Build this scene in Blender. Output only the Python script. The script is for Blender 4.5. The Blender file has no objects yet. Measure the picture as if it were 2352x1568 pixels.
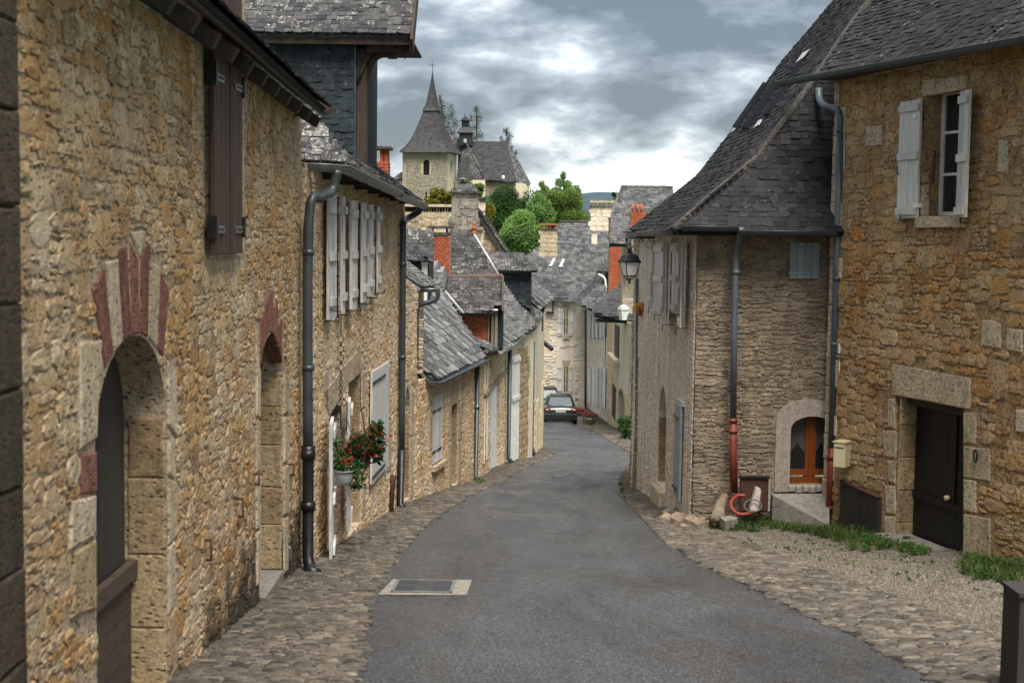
import bpy, bmesh, math, random
import numpy as np
from mathutils import Vector, Matrix
from mathutils.geometry import tessellate_polygon
random.seed(7); rng = np.random.default_rng(7)
scene = bpy.context.scene
COL = scene.collection
V = Vector
# ------------------------------------------------------------------ camera
F35 = 50.0
PITCH = math.atan(255 / 3267.0); ROLL = math.radians(0.75)
cam_d = bpy.data.cameras.new("camera"); cam = bpy.data.objects.new("camera", cam_d); COL.objects.link(cam)
cam_d.lens = F35; cam_d.sensor_width = 36; cam_d.sensor_fit = 'HORIZONTAL'
cam_d.clip_start = 0.1; cam_d.clip_end = 9000
R_CAM = Matrix.Rotation(math.pi / 2 - PITCH, 4, 'X') @ Matrix.Rotation(ROLL, 4, 'Z')
cam.matrix_world = R_CAM
cam_d.dof.use_dof = True; cam_d.dof.focus_distance = 30.0; cam_d.dof.aperture_fstop = 3.5
scene.camera = cam
# ------------------------------------------------------------------ world and sun
SUN_DIR = V((0.12, -0.42, 0.86)).normalized()      # towards the sun
world = bpy.data.worlds.new("World"); scene.world = world; world.use_nodes = True
wt = world.node_tree; wt.nodes.clear()
def wn(t, **k):
    n = wt.nodes.new(t)
    for a, b in k.items(): setattr(n, a, b)
    return n
WO = wn('ShaderNodeOutputWorld'); sky = wn('ShaderNodeTexSky', sky_type='NISHITA'); sky.sun_disc = False
sky.sun_elevation = math.asin(SUN_DIR.z); sky.sun_rotation = math.atan2(SUN_DIR.x, SUN_DIR.y)
bg1 = wn('ShaderNodeBackground'); bg1.inputs[1].default_value = 0.10
wt.links.new(sky.outputs[0], bg1.inputs[0])
tc = wn('ShaderNodeTexCoord'); mp = wn('ShaderNodeMapping'); mp.inputs['Scale'].default_value = (1, 1, 2.5)
mp.inputs['Location'].default_value = (3.3, 1.2, 0.42)
wt.links.new(tc.outputs['Generated'], mp.inputs[0])
n1 = wn('ShaderNodeTexNoise'); n1.inputs['Scale'].default_value = 5.8; n1.inputs['Detail'].default_value = 9; n1.inputs['Roughness'].default_value = .5; n1.inputs['Distortion'].default_value = .1
n2 = wn('ShaderNodeTexNoise'); n2.inputs['Scale'].default_value = 17.0; n2.inputs['Detail'].default_value = 8; n2.inputs['Roughness'].default_value = .6
wt.links.new(mp.outputs[0], n1.inputs[0]); wt.links.new(mp.outputs[0], n2.inputs[0])
mx = wn('ShaderNodeMath', operation='MULTIPLY_ADD'); mx.inputs[1].default_value = .28
wt.links.new(n2.outputs[0], mx.inputs[0])
ms = wn('ShaderNodeMath', operation='MULTIPLY'); ms.inputs[1].default_value = .87; wt.links.new(n1.outputs[0], ms.inputs[0]); wt.links.new(ms.outputs[0], mx.inputs[2])
sx = wn('ShaderNodeSeparateXYZ'); wt.links.new(tc.outputs['Generated'], sx.inputs[0])
mz = wn('ShaderNodeMapRange'); mz.inputs[1].default_value = 0.0; mz.inputs[2].default_value = 0.17; mz.inputs[3].default_value = .03; mz.inputs[4].default_value = -.055
wt.links.new(sx.outputs[2], mz.inputs[0])
ma = wn('ShaderNodeMath', operation='ADD'); wt.links.new(mx.outputs[0], ma.inputs[0]); wt.links.new(mz.outputs[0], ma.inputs[1])
cr = wn('ShaderNodeValToRGB'); e = cr.color_ramp.elements
e[0].position = .45; e[0].color = (.125, .148, .175, 1)
e[1].position = .505; e[1].color = (.235, .27, .31, 1)
for p, c in ((.55, (.40, .45, .49, 1)), (.585, (.66, .69, .71, 1)), (.66, (.93, .93, .91, 1))):
    q = e.new(p); q.color = c
wt.links.new(ma.outputs[0], cr.inputs[0])
bg2 = wn('ShaderNodeBackground'); bg2.inputs[1].default_value = 0.60; wt.links.new(cr.outputs[0], bg2.inputs[0])
mixs = wn('ShaderNodeMixShader'); mixs.inputs[0].default_value = .90
wt.links.new(bg1.outputs[0], mixs.inputs[1]); wt.links.new(bg2.outputs[0], mixs.inputs[2]); wt.links.new(mixs.outputs[0], WO.inputs[0])
sd = bpy.data.lights.new("sun", 'SUN'); sd.energy = 3.0; sd.angle = math.radians(38); sd.color = (1, .93, .83)
sun = bpy.data.objects.new("sun", sd); COL.objects.link(sun)
sun.rotation_euler = SUN_DIR.to_track_quat('Z', 'Y').to_euler()
scene.view_settings.view_transform = 'Standard'; scene.view_settings.look = 'None'
scene.view_settings.exposure = 1.33; scene.view_settings.gamma = 1; scene.view_settings.use_curve_mapping = False
scene.render.engine = 'CYCLES'; scene.cycles.max_bounces = 6; scene.cycles.diffuse_bounces = 4; scene.cycles.glossy_bounces = 3
scene.cycles.transmission_bounces = 4; scene.cycles.transparent_max_bounces = 4; scene.cycles.use_denoising = True
scene.cycles.sample_clamp_indirect = 4.0

# ------------------------------------------------------------------ picture measurements -> places
R3 = R_CAM.to_3x3(); R3i = R3.transposed()
FP = 3266.7
def ray(px, py):
    return R3 @ V((px - 1176, 784 - py, -FP))
def proj(p):
    c = R3i @ V(p)
    if c.z > -0.1: return None
    return (1176 + FP * c.x / -c.z, 784 - FP * c.y / -c.z, -c.z)
def at(px, py, y):
    d = ray(px, py); return d * (y / d.y)
def gz(x, y):
    if y <= 75: z = -(2.245 + .106 * y)
    else: z = -10.195 - .05 * (y - 75)
    return z
def G(px, py):
    d = ray(px, py); a, b = 1.0, 200.0
    for _ in range(50):
        m = (a + b) / 2; p = d * (m / d.y)
        if p.z > gz(p.x, p.y): a = m
        else: b = m
    return d * (a / d.y)
class Frame:
    def __init__(s, o, u, v, n): s.o, s.u, s.v, s.n = V(o), V(u).normalized(), V(v).normalized(), V(n).normalized()
    def uv(s, px, py, d=0.0):
        r = ray(px, py); o = s.o + s.n * d
        t = o.dot(s.n) / r.dot(s.n); p = r * t - s.o
        return (p.dot(s.u), p.dot(s.v))
    def poly(s, pts, d=0.0): return [s.uv(a, b, d) for a, b in pts]
    def P(s, u, v, d=0.0): return s.o + s.u * u + s.v * v + s.n * d
    def depth_at(s, px, py): return s.P(*s.uv(px, py)).y
def wall_frame(p0, p1):
    a = V((p0[0], p0[1], 0)); b = V((p1[0], p1[1], 0)); u = (b - a).normalized()
    n = V((u.y, -u.x, 0))
    if n.dot(-a) < 0: n = -n
    return Frame(a, u, V((0, 0, 1)), n)
def roof_frame(e1, e2, pitch, toward):
    """eave e1-e2; 'toward' = rough horizontal direction the slope faces"""
    e1, e2 = V(e1), V(e2); u = (e2 - e1).normalized()
    w = V((0, 0, 1)).cross(u).normalized()
    if w.dot(V(toward)) > 0: w = -w            # w points up-slope horizontally
    a = math.radians(pitch); v = w * math.cos(a) + V((0, 0, 1)) * math.sin(a)
    v = (v - u * v.dot(u)).normalized(); n = u.cross(v)
    if n.z < 0: n = -n
    return Frame(e1, u, v, n)
def facing_roof(px, py, y0, pitch, yaw=0.0):
    p = at(px, py, y0); a = math.radians(yaw); u = V((math.cos(a), math.sin(a), 0))
    return roof_frame(p, p + u, pitch, (0, -1, 0))
def facing_wall(px, py, y0, yaw=0.0):
    p = at(px, py, y0); a = math.radians(yaw); u = V((math.cos(a), math.sin(a), 0))
    n = V((u.y, -u.x, 0))
    return Frame((p.x, p.y, 0), u, (0, 0, 1), n)

# ------------------------------------------------------------------ materials
class NB:
    def __init__(s, name):
        s.m = bpy.data.materials.new(name); s.m.use_nodes = True; s.t = s.m.node_tree; s.t.nodes.clear()
        s.out = s.t.nodes.new('ShaderNodeOutputMaterial'); s.b = s.t.nodes.new('ShaderNodeBsdfPrincipled')
        s.t.links.new(s.b.outputs[0], s.out.inputs[0])
        s.pos = s.t.nodes.new('ShaderNodeNewGeometry'); s._r = None
    def n(s, t, **k):
        x = s.t.nodes.new(t)
        for a, b in k.items(): setattr(x, a, b)
        return x
    def l(s, a, b): s.t.links.new(a, b)
    def set(s, sock, v):
        if hasattr(v, 'links'): s.l(v, sock)
        else: sock.default_value = v
    def noise(s, scale, detail=4, rough=.55, vec=None, dist=0):
        x = s.n('ShaderNodeTexNoise'); x.inputs['Scale'].default_value = scale; x.inputs['Detail'].default_value = detail
        x.inputs['Roughness'].default_value = rough; x.inputs['Distortion'].default_value = dist
        s.l(vec or s.pos.outputs['Position'], x.inputs['Vector']); return x.outputs[0]
    def sp(s, sc):   # scaled position
        x = s.n('ShaderNodeVectorMath', operation='MULTIPLY'); s.l(s.pos.outputs['Position'], x.inputs[0]); x.inputs[1].default_value = sc; return x.outputs[0]
    def math(s, op, a, b=0.0, c=0.0):
        x = s.n('ShaderNodeMath', operation=op)
        s.set(x.inputs[0], a); s.set(x.inputs[1], b); s.set(x.inputs[2], c); return x.outputs[0]
    def rmap(s, v, a, b, c, d):
        x = s.n('ShaderNodeMapRange'); s.set(x.inputs[0], v)
        for i, q in enumerate((a, b, c, d)): x.inputs[i + 1].default_value = q
        return x.outputs[0]
    def rnd(s):
        if s._r is None:
            o = s.n('ShaderNodeObjectInfo'); a = s.math('ADD', o.outputs['Random'], s.pos.outputs['Random Per Island']); s._r = s.math('FRACT', a)
        return s._r
    def ramp(s, v, cols, const=False):
        x = s.n('ShaderNodeValToRGB'); el = x.color_ramp.elements
        if const: x.color_ramp.interpolation = 'CONSTANT'
        k = len(cols)
        for i, c in enumerate(cols):
            if len(c) == 4: p, c = c[0], c[1:]
            else: p = i / max(1, k - 1) if not const else i / k
            if i < 2: q = el[i]; q.position = p
            else: q = el.new(p)
            q.color = (*c, 1)
        s.l(v, x.inputs[0]); return x.outputs[0]
    def mix(s, f, a, b, mode='MIX'):
        x = s.n('ShaderNodeMix', data_type='RGBA', blend_type=mode)
        s.set(x.inputs[0], f)
        for i, q in ((6, a), (7, b)):
            if hasattr(q, 'links'): s.l(q, x.inputs[i])
            else: x.inputs[i].default_value = (*q, 1)
        return x.outputs[2]
    def bump(s, h, strength=.5, dist=.02, prev=None):
        x = s.n('ShaderNodeBump'); x.inputs['Strength'].default_value = strength; x.inputs['Distance'].default_value = dist
        s.l(h, x.inputs['Height'])
        if prev is not None: s.l(prev, x.inputs['Normal'])
        return x.outputs[0]
    def done(s, col, rough=.9, normal=None, spec=.3, metal=0):
        s.set(s.b.inputs['Base Color'], col if hasattr(col, 'links') else (*col, 1)); s.set(s.b.inputs['Roughness'], rough)
        s.b.inputs['Specular IOR Level'].default_value = spec; s.b.inputs['Metallic'].default_value = metal
        if normal is not None: s.l(normal, s.b.inputs['Normal'])
        return s.m
def stone_mat(name, cols, grain=1.0, stain=None, rough=.92, bumpd=.032, foot=False, tone=None):
    """cols: per-stone palette; stain=(colour, lo, hi, scale) patches of soot, lichen, mould"""
    b = NB(name)
    c = b.ramp(b.rnd(), cols)
    patch = b.noise(2.3, 4, .6)
    c = b.mix(b.rmap(patch, .35, .7, .05, .5), c, b.ramp(b.noise(3.4, 5, .7), [(.28 + .44 * i / (len(cols) - 1), *q) for i, q in enumerate(cols)]))
    g1 = b.noise(14, 6, .7); g2 = b.noise(55, 5, .75)
    c = b.mix(.85 * grain, c, b.ramp(g1, [(.30, .26, .23, .20), (.46, .90, .88, .85), (.68, 1.38, 1.36, 1.32)]), 'MULTIPLY')
    c = b.mix(.75 * grain, c, b.ramp(g2, [(.34, .36, .33, .31), (.49, .98, .98, .98), (.66, 1.36, 1.36, 1.36)]), 'MULTIPLY')
    c = b.mix(.5, c, b.ramp(b.noise(1.6, 6, .7, vec=b.sp((2.2, 2.2, .3))), [(.34, .52, .5, .47), (.5, 1, 1, 1), (.66, 1.12, 1.12, 1.1)]), 'MULTIPLY')
    vz = b.n('ShaderNodeTexVoronoi', feature='F1'); vz.inputs['Scale'].default_value = 14; b.l(b.sp((1, 1, 1.6)), vz.inputs['Vector'])
    pit = b.rmap(vz.outputs['Distance'], .12, .34, 0, 1)
    pitm = b.math('MAXIMUM', pit, b.rmap(b.noise(3.1, 2), .36, .52, 1, 0))
    c = b.mix(b.math('MULTIPLY_ADD', pitm, -.82 * grain, .82 * grain), c, (.07, .05, .035))
    if stain:
        sc, lo, hi, ss = stain
        m = b.rmap(b.noise(ss, 7, .68, dist=.4), lo, hi, 0, .88)
        c = b.mix(m, c, sc)
    if tone:
        c = b.mix(b.rmap(b.noise(.9, 5, .6), .42, .6, 0, .5), c, tone[0]); c = b.mix(b.rmap(b.noise(1.3, 4, .6, vec=b.sp((1, 1, 1.3))), .48, .62, 0, .45), c, tone[1])
    h = b.math('ADD', b.math('MULTIPLY', g1, 1.0), b.math('MULTIPLY', g2, .45))
    h = b.math('ADD', h, b.math('MULTIPLY', pitm, .5))
    if foot:
        sx_ = b.n('ShaderNodeSeparateXYZ'); b.l(b.pos.outputs['Position'], sx_.inputs[0]); hg = b.math('ADD', b.math('MULTIPLY_ADD', sx_.outputs[1], .106, 2.245), sx_.outputs[2])
        near_ = b.rmap(b.math('ADD', sx_.outputs[1], b.math('MULTIPLY', b.noise(1.7, 4), 2.5)), 10.6, 14.2, 0, .85)
        mm = b.math('SUBTRACT', b.math('ADD', b.math('MULTIPLY', b.noise(3.1, 8, .75), 2.3), near_), b.math('MULTIPLY', hg, .75)); c = b.mix(b.rmap(mm, 1.30, 1.75, 0, .9), c, (.026, .026, .024))
    return b.done(c, rough, b.bump(h, 1.0, bumpd), .2)
def slate_mat(name, cols, lichen=.5, scale=1.0):
    b = NB(name); c = b.ramp(b.rnd(), cols)
    c = b.mix(.7, c, b.ramp(b.noise(9, 5, .65), [(.3, .5, .5, .5), (.5, 1, 1, 1), (.7, 1.5, 1.5, 1.5)]), 'MULTIPLY')
    r2 = b.math('FRACT', b.math('MULTIPLY', b.rnd(), 17.3))
    v = b.noise(24 * scale, 4, .8, dist=.8)
    thr = b.math('ADD', v, b.math('MULTIPLY', b.math('SUBTRACT', r2, .5), .16))
    thr = b.math('ADD', thr, b.math('MULTIPLY', b.math('SUBTRACT', b.noise(.7, 3), .5), .35))
    c = b.mix(b.rmap(thr, .74 - .3 * lichen, .78 - .28 * lichen, 0, .9), c, b.ramp(b.noise(31, 3), [(.38, .12, .125, .11), (.5, .27, .275, .25), (.64, .50, .50, .44)]))
    h = b.noise(26, 6, .65)
    return b.done(c, .78, b.bump(h, .8, .014), .22)
def plain(name, col, rough=.6, var=.25, nscale=8, spec=.4, metal=0, bumps=.25, aniso=None):
    b = NB(name); v = b.sp(aniso) if aniso else None
    n = b.noise(nscale, 6, .65, vec=v)
    c = b.mix(var, col, b.ramp(n, [(.3, .35, .35, .35), (.5, 1, 1, 1), (.75, 1.45, 1.42, 1.38)]), 'MULTIPLY')
    return b.done(c, b.rmap(n, .3, .7, max(.05, rough - .12), min(1, rough + .12)), b.bump(n, bumps, .008), spec, metal)
def wood(name, col, rough=.7, var=.7, axis=(14, 14, 1.2)):
    b = NB(name); n = b.noise(3, 8, .7, vec=b.sp(axis), dist=.3)
    r = b.ramp(b.rnd(), [(.82, .82, .82), (1.12, 1.1, 1.08)])
    c = b.mix(var, col, b.ramp(n, [(.3, .35, .33, .3), (.5, 1, 1, 1), (.7, 1.4, 1.38, 1.35)]), 'MULTIPLY')
    c = b.mix(1, c, r, 'MULTIPLY')
    return b.done(c, rough, b.bump(n, .5, .006), .3)
OCHRE = [(.30, .15, .055), (.44, .29, .14), (.52, .41, .26), (.38, .21, .09), (.57, .46, .30), (.46, .33, .19)]
M = {}
M['stoneA'] = stone_mat('ochre_rubble', [(.42, .21, .07), (.56, .40, .22), (.62, .50, .33), (.30, .19, .10), (.52, .34, .15), (.44, .24, .09), (.66, .56, .42), (.56, .42, .24), (.26, .19, .13), (.50, .40, .30)], foot=True, tone=((.60, .51, .37), (.47, .27, .10)))
M['mortarA'] = stone_mat('lime_mortar', [(.48, .38, .27), (.60, .49, .36)], grain=1, foot=True)
M['mouldA'] = stone_mat('mouldy_rubble', [(.36, .22, .11), (.44, .35, .24), (.5, .42, .31)], stain=((.035, .035, .03), .40, .56, 1.7))
M['stoneB'] = stone_mat('honey_rubble', [(.56, .35, .15), (.70, .54, .34), (.76, .63, .46), (.64, .43, .20), (.78, .67, .52), (.44, .29, .15), (.70, .55, .36), (.36, .26, .17)], tone=((.74, .64, .50), (.60, .40, .20)))
M['mortarB'] = stone_mat('pale_mortar', [(.62, .51, .38), (.70, .59, .46)], grain=.9)
M['orange'] = stone_mat('orange_sandstone', [(.42, .20, .05), (.52, .30, .10), (.50, .39, .24), (.34, .16, .05), (.58, .44, .26), (.24, .14, .07), (.42, .26, .12), (.36, .27, .18), (.50, .33, .15)], tone=((.56, .45, .29), (.50, .27, .08)))
M['orangemortar'] = stone_mat('sand_mortar', [(.36, .24, .12), (.44, .32, .19)], grain=1)
M['dressed'] = stone_mat('dressed_limestone', [(.50, .42, .30), (.58, .49, .37), (.42, .34, .23), (.54, .46, .34)], grain=.85, bumpd=.02)
M['dresseddark'] = stone_mat('dressed_brown_stone', [(.34, .25, .15), (.43, .33, .20), (.27, .19, .11)], grain=.8, bumpd=.02)
M['redstone'] = stone_mat('red_sandstone', [(.20, .088, .068), (.26, .12, .09), (.18, .08, .065)], grain=.85, bumpd=.02)
M['white'] = stone_mat('whitewashed_rubble', [(.80, .72, .60), (.85, .79, .69), (.72, .61, .46), (.84, .74, .65), (.66, .55, .40)], grain=.5)
M['whitemortar'] = stone_mat('white_render', [(.76, .69, .59), (.82, .76, .67)], grain=.45)
M['greystone'] = stone_mat('weathered_grey_rubble', [(.22, .17, .12), (.30, .245, .18), (.38, .32, .24), (.26, .205, .15), (.34, .28, .205), (.42, .36, .28)], tone=((.40, .33, .25), (.20, .15, .11)), stain=((.06, .05, .042), .47, .62, .9))
M['greymortar'] = stone_mat('grey_brown_mortar', [(.30, .25, .19), (.38, .32, .24)], stain=((.06, .05, .045), .50, .68, .9))
M['churchstone'] = stone_mat('church_limestone', [(.32, .29, .23), (.38, .34, .27), (.28, .25, .20)], grain=.7)
M['creamplaster'] = stone_mat('cream_render', [(.60, .53, .40), (.62, .56, .44)], grain=.35, bumpd=.008)
M['chimneystone'] = stone_mat('sooty_chimney_stone', [(.22, .21, .19), (.30, .28, .25), (.36, .34, .30)], grain=.8, stain=((.05, .05, .048), .5, .7, 2.5))
M['vignettestone'] = stone_mat('vignette_dark_stone', [(.06, .048, .034), (.095, .075, .052)], grain=.8)  # lens vignette painted in as a near-black stone colour
M['concrete'] = stone_mat('worn_concrete', [(.20, .19, .17), (.25, .235, .21)], grain=.6, bumpd=.006)
M['plaster'] = stone_mat('rough_grey_render', [(.36, .31, .27), (.42, .37, .33)], grain=.45, bumpd=.008)
M['slate'] = slate_mat('dark_slate', [(.028, .03, .034), (.045, .046, .05), (.06, .058, .062), (.036, .038, .042)], .15)
M['slatenear'] = slate_mat('near_dark_slate', [(.009, .009, .011), (.019, .0195, .022), (.016, .015, .018), (.032, .033, .035), (.012, .0125, .014)], .17)
M['slatelichen'] = slate_mat('lichen_slate', [(.022, .023, .027), (.045, .045, .048), (.075, .075, .077), (.035, .034, .04)], .52)
M['slatelight'] = slate_mat('pale_weathered_slate', [(.045, .047, .05), (.10, .103, .106), (.24, .25, .255), (.07, .072, .078), (.14, .145, .15)], .36)
M['slatemid'] = slate_mat('blue_grey_slate', [(.04, .044, .05), (.07, .073, .078), (.13, .132, .135), (.055, .054, .06)], .34)
M['slatewall'] = slate_mat('hung_slate', [(.012, .018, .023), (.03, .042, .05), (.02, .03, .034), (.045, .058, .064)], .06)
M['mortarcap'] = stone_mat('hip_mortar', [(.065, .064, .06), (.105, .10, .095)], grain=.9)
M['ridgewhite'] = plain('lead_flashing', (.42, .43, .44), .5, .5, 6)
M['zinc'] = plain('aged_zinc', (.23, .25, .26), .42, .5, 5, .5, .55)
M['zincdark'] = plain('painted_zinc', (.055, .068, .074), .38, .5, 4, .5, .2)
M['bluepipe'] = plain('blue_grey_pipe_paint', (.085, .105, .125), .4, .5, 4)
M['iron'] = plain('black_cast_iron', (.012, .013, .015), .4, .4, 9)
M['redpipe'] = plain('red_oxide_pipe', (.15, .028, .018), .55, .9, 6)
M['rust'] = plain('rusty_iron', (.07, .03, .018), .8, .6, 12)
M['shutterwhite'] = wood('white_shutter_paint', (.62, .62, .61), .6, .8)
M['shuttergrey'] = wood('pale_grey_shutter_paint', (.56, .56, .54), .6, .6)
M['shutterbrown'] = wood('weathered_brown_shutter', (.075, .047, .038), .75, .8)
M['shutterblue'] = wood('grey_blue_shutter_paint', (.27, .33, .36), .6, .4)
M['doorshadeblack'] = wood('black_door_and_shade', (.012, .012, .013), .5, .6)  # black door paint, also stands in for shade inside openings
M['doorgrey'] = wood('weathered_dark_door', (.045, .04, .036), .75, .8)
M['halfdoor'] = wood('brown_half_door', (.075, .055, .042), .75, .7, (1.2, 2, 14))
M['timber'] = wood('old_timber', (.05, .038, .03), .8, .8)
M['timberlight'] = wood('grey_timber', (.22, .18, .14), .8, .7)
M['orangewood'] = wood('varnished_orange_wood', (.22, .06, .015), .35, .5)
M['boards'] = wood('dark_hatch_boards', (.035, .032, .03), .8, .9)
M['creampaint'] = plain('cream_metal_paint', (.62, .56, .36), .4, .15, 4)
M['brick'] = stone_mat('red_brick', [(.34, .075, .03), (.42, .11, .05), (.28, .06, .03), (.46, .14, .07)], grain=.5, bumpd=.01)
M['brickmortar'] = stone_mat('brick_mortar', [(.40, .24, .17), (.45, .28, .2)], grain=.5)
M['terracotta'] = plain('terracotta', (.34, .11, .05), .8, .5, 12)
M['darkridge'] = plain('weathered_ridge_tile', (.12, .075, .07), .8, .7, 12)
M['whitepaint'] = plain('white_paint', (.72, .72, .70), .5, .3, 5)
M['bark'] = wood('bark', (.07, .055, .04), .9, .8)
M['skyglass'] = plain('dark_skylight_glass', (.014, .016, .02), .85, .2, 3, .03)
M['grateiron'] = plain('worn_grate_iron', (.06, .062, .065), .5, .6, 30)
M['hose'] = plain('red_plastic_hose', (.24, .03, .02), .5, .5, 9)
M['hosegrey'] = plain('grey_plastic_hose', (.10, .12, .13), .4, .2, 9)
M['pot'] = plain('grey_plastic_pot', (.34, .35, .33), .4, .35, 6)
M['potblack'] = plain('black_plastic_pot', (.015, .016, .017), .35, .2, 6)
def glass_dark(name, col=(.02, .022, .024), rough=.08):
    b = NB(name); n = b.noise(1.5, 2); return b.done(b.mix(.5, col, b.ramp(n, [(.3, .5, .5, .5), (.7, 1.4, 1.4, 1.4)]), 'MULTIPLY'), rough, b.bump(n, .05, .01), .6)
M['pane'] = glass_dark('window_glass')
M['curtain'] = glass_dark('curtained_glass', (.10, .10, .095), .2)
b = NB('frosted_lamp_glass'); 
M['lampglass'] = b.done((.78, .78, .76), .35, None, .5)
def leaf_mat(name, cols):
    b = NB(name); c = b.ramp(b.rnd(), cols); c = b.mix(.6, c, b.ramp(b.noise(.35, 3), [(.35, .5, .55, .5), (.65, 1.35, 1.3, 1.1)]), 'MULTIPLY')
    b.b.inputs['Subsurface Weight'].default_value = 0
    tr = b.n('ShaderNodeBsdfTranslucent'); b.l(c, tr.inputs[0]); mxx = b.n('ShaderNodeMixShader'); mxx.inputs[0].default_value = .45
    b.done(c, .6, None, .25); b.l(b.b.outputs[0], mxx.inputs[1]); b.l(tr.outputs[0], mxx.inputs[2]); b.l(mxx.outputs[0], b.out.inputs[0]); return b.m
M['leafdark'] = leaf_mat('dark_green_leaves', [(.025, .07, .022), (.045, .115, .032), (.075, .165, .04)])
M['leafmid'] = leaf_mat('mid_green_leaves', [(.07, .125, .03), (.12, .19, .045), (.18, .25, .06)])
M['leaflight'] = leaf_mat('light_green_leaves', [(.13, .24, .07), (.21, .36, .11), (.30, .46, .17)])
M['leafyellow'] = leaf_mat('yellowing_leaves', [(.10, .16, .03), (.20, .22, .04), (.28, .17, .04)])
M['leafblack'] = leaf_mat('blackish_leaves', [(.025, .04, .018), (.04, .055, .025), (.05, .07, .03)])  # near-black leaf palette of the sparse trees
M['leafpot'] = leaf_mat('pot_plant_leaves', [(.025, .07, .02), (.05, .13, .03), (.10, .22, .05)])
M['grass'] = leaf_mat('grass_blades', [(.035, .08, .018), (.07, .13, .03), (.14, .17, .06), (.20, .17, .09)])
M['petalred'] = leaf_mat('red_petals', [(.50, .02, .02), (.62, .05, .03), (.55, .02, .10)])
M['petalmix'] = leaf_mat('mixed_petals', [(.75, .05, .04), (.85, .62, .06), (.75, .25, .10), (.65, .35, .35)])
M['petaldark'] = leaf_mat('crimson_petals', [(.25, .01, .03), (.40, .03, .08), (.18, .01, .02)])
def asphalt():
    b = NB('wet_asphalt')
    g = b.noise(170, 3, .8); g2 = b.noise(48, 5, .85)
    c = b.mix(.5, b.ramp(g, [(.3, .012, .013, .016), (.5, .038, .040, .044), (.7, .16, .165, .17)]), b.ramp(g2, [(.36, .010, .011, .014), (.5, .036, .038, .042), (.62, .15, .155, .16)]))
    c = b.mix(b.rmap(b.noise(62, 2, .5), .555, .62, 0, .8), c, (.20, .205, .21)); c = b.mix(b.rmap(b.noise(50, 2, .5), .38, .45, .8, 0), c, (.010, .010, .011))
    patch = b.noise(1.0, 5, .6, vec=b.sp((1, .32, 1)), dist=.5)
    c = b.mix(.55, c, b.ramp(patch, [(.38, .6, .6, .62), (.6, 1.3, 1.3, 1.3)]), 'MULTIPLY')
    wet = b.rmap(b.noise(.8, 6, .65, vec=b.sp((1, .45, 1)), dist=.6), .42, .58, .70, .17)
    v = b.n('ShaderNodeTexVoronoi', feature='DISTANCE_TO_EDGE'); v.inputs['Scale'].default_value = .75
    w = b.n('ShaderNodeVectorMath', operation='ADD'); b.l(b.pos.outputs['Position'], w.inputs[0]); nn = b.n('ShaderNodeTexNoise'); nn.inputs['Scale'].default_value = 2.2; nn.inputs['Detail'].default_value = 5; b.l(b.pos.outputs['Position'], nn.inputs['Vector']); b.l(nn.outputs['Color'], w.inputs[1]); b.l(w.outputs[0], v.inputs['Vector']); v.inputs['Scale'].default_value = .42
    crack = b.math('MULTIPLY', b.rmap(v.outputs['Distance'], .0, .006, .8, 0), b.rmap(b.noise(.5, 3), .48, .6, 0, 1)); c = b.mix(crack, c, (.008, .008, .009))
    return b.done(c, wet, b.bump(b.math('ADD', g, b.math('MULTIPLY', g2, 1.6)), .8, .012), .5)
M['asphalt'] = asphalt()
M['cobble'] = stone_mat('river_cobble', [(.03, .027, .024), (.075, .066, .056), (.13, .112, .092), (.055, .05, .046), (.20, .175, .14), (.095, .08, .066), (.05, .052, .055)], grain=.5, rough=.7, bumpd=.008)
M['bed'] = stone_mat('gritty_joint_bed', [(.022, .019, .015), (.055, .046, .036)], grain=1, bumpd=.01)
M['gravelbed'] = stone_mat('fine_gravel', [(.11, .095, .077), (.16, .14, .112)], grain=1, bumpd=.012)
M['pebble'] = stone_mat('gravel_pebbles', [(.08, .072, .06), (.15, .133, .11), (.25, .225, .19), (.125, .11, .09)], grain=.4, bumpd=.004)
b = NB('meadow'); M['terrain'] = b.done(b.ramp(b.noise(.05, 6, .6), [(.3, .03, .055, .02), (.6, .06, .10, .03)]), .9, b.bump(b.noise(.4, 5), .6, .5))
b = NB('haze_tinted_hill'); M['hill'] = b.done(b.ramp(b.noise(.02, 8, .7), [(.35, .035, .065, .08), (.6, .06, .10, .12)]), .9, b.bump(b.noise(.03, 8, .7), 1, 10))  # distance haze painted in as a blue tint on the woods
# ------------------------------------------------------------------ building blocks
ORG = {}
def root(name, label, cat, loc=(0, 0, 0), group=None, kind=None):
    o = bpy.data.objects.new(name, None); COL.objects.link(o); o.location = loc; o.empty_display_size = .3
    o['label'] = label; o['category'] = cat
    if group: o['group'] = group
    if kind: o['kind'] = kind
    ORG[o.name] = V(loc); return o
def sub(name, parent, label=None):
    o = bpy.data.objects.new(name, None); COL.objects.link(o); attach(o, parent); ORG[o.name] = V((0, 0, 0))
    if label: o['label'] = label
    return o
def attach(o, parent):
    if parent is not None:
        o.parent = parent; o.matrix_parent_inverse = Matrix.Translation(-ORG.get(parent.name, V((0, 0, 0))))
def link(name, me, parent=None, label=None, mat=None):
    if mat is not None: me.materials.append(mat)
    o = bpy.data.objects.new(name, me); COL.objects.link(o); attach(o, parent)
    if label: o['label'] = label
    return o
def mesh(name, vs, fs, mat, parent=None, smooth=False, label=None, recalc=False):
    me = bpy.data.meshes.new(name); me.from_pydata([tuple(v) for v in vs], [], fs)
    if recalc:
        bm = bmesh.new(); bm.from_mesh(me); bmesh.ops.recalc_face_normals(bm, faces=bm.faces); bm.to_mesh(me); bm.free()
    if smooth: me.polygons.foreach_set('use_smooth', [True] * len(me.polygons))
    me.update(); return link(name, me, parent, label, mat)
def struct(o, label=None, cat=None):
    o['kind'] = 'structure'
    if label: o['label'] = label
    if cat: o['category'] = cat
    return o
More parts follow.
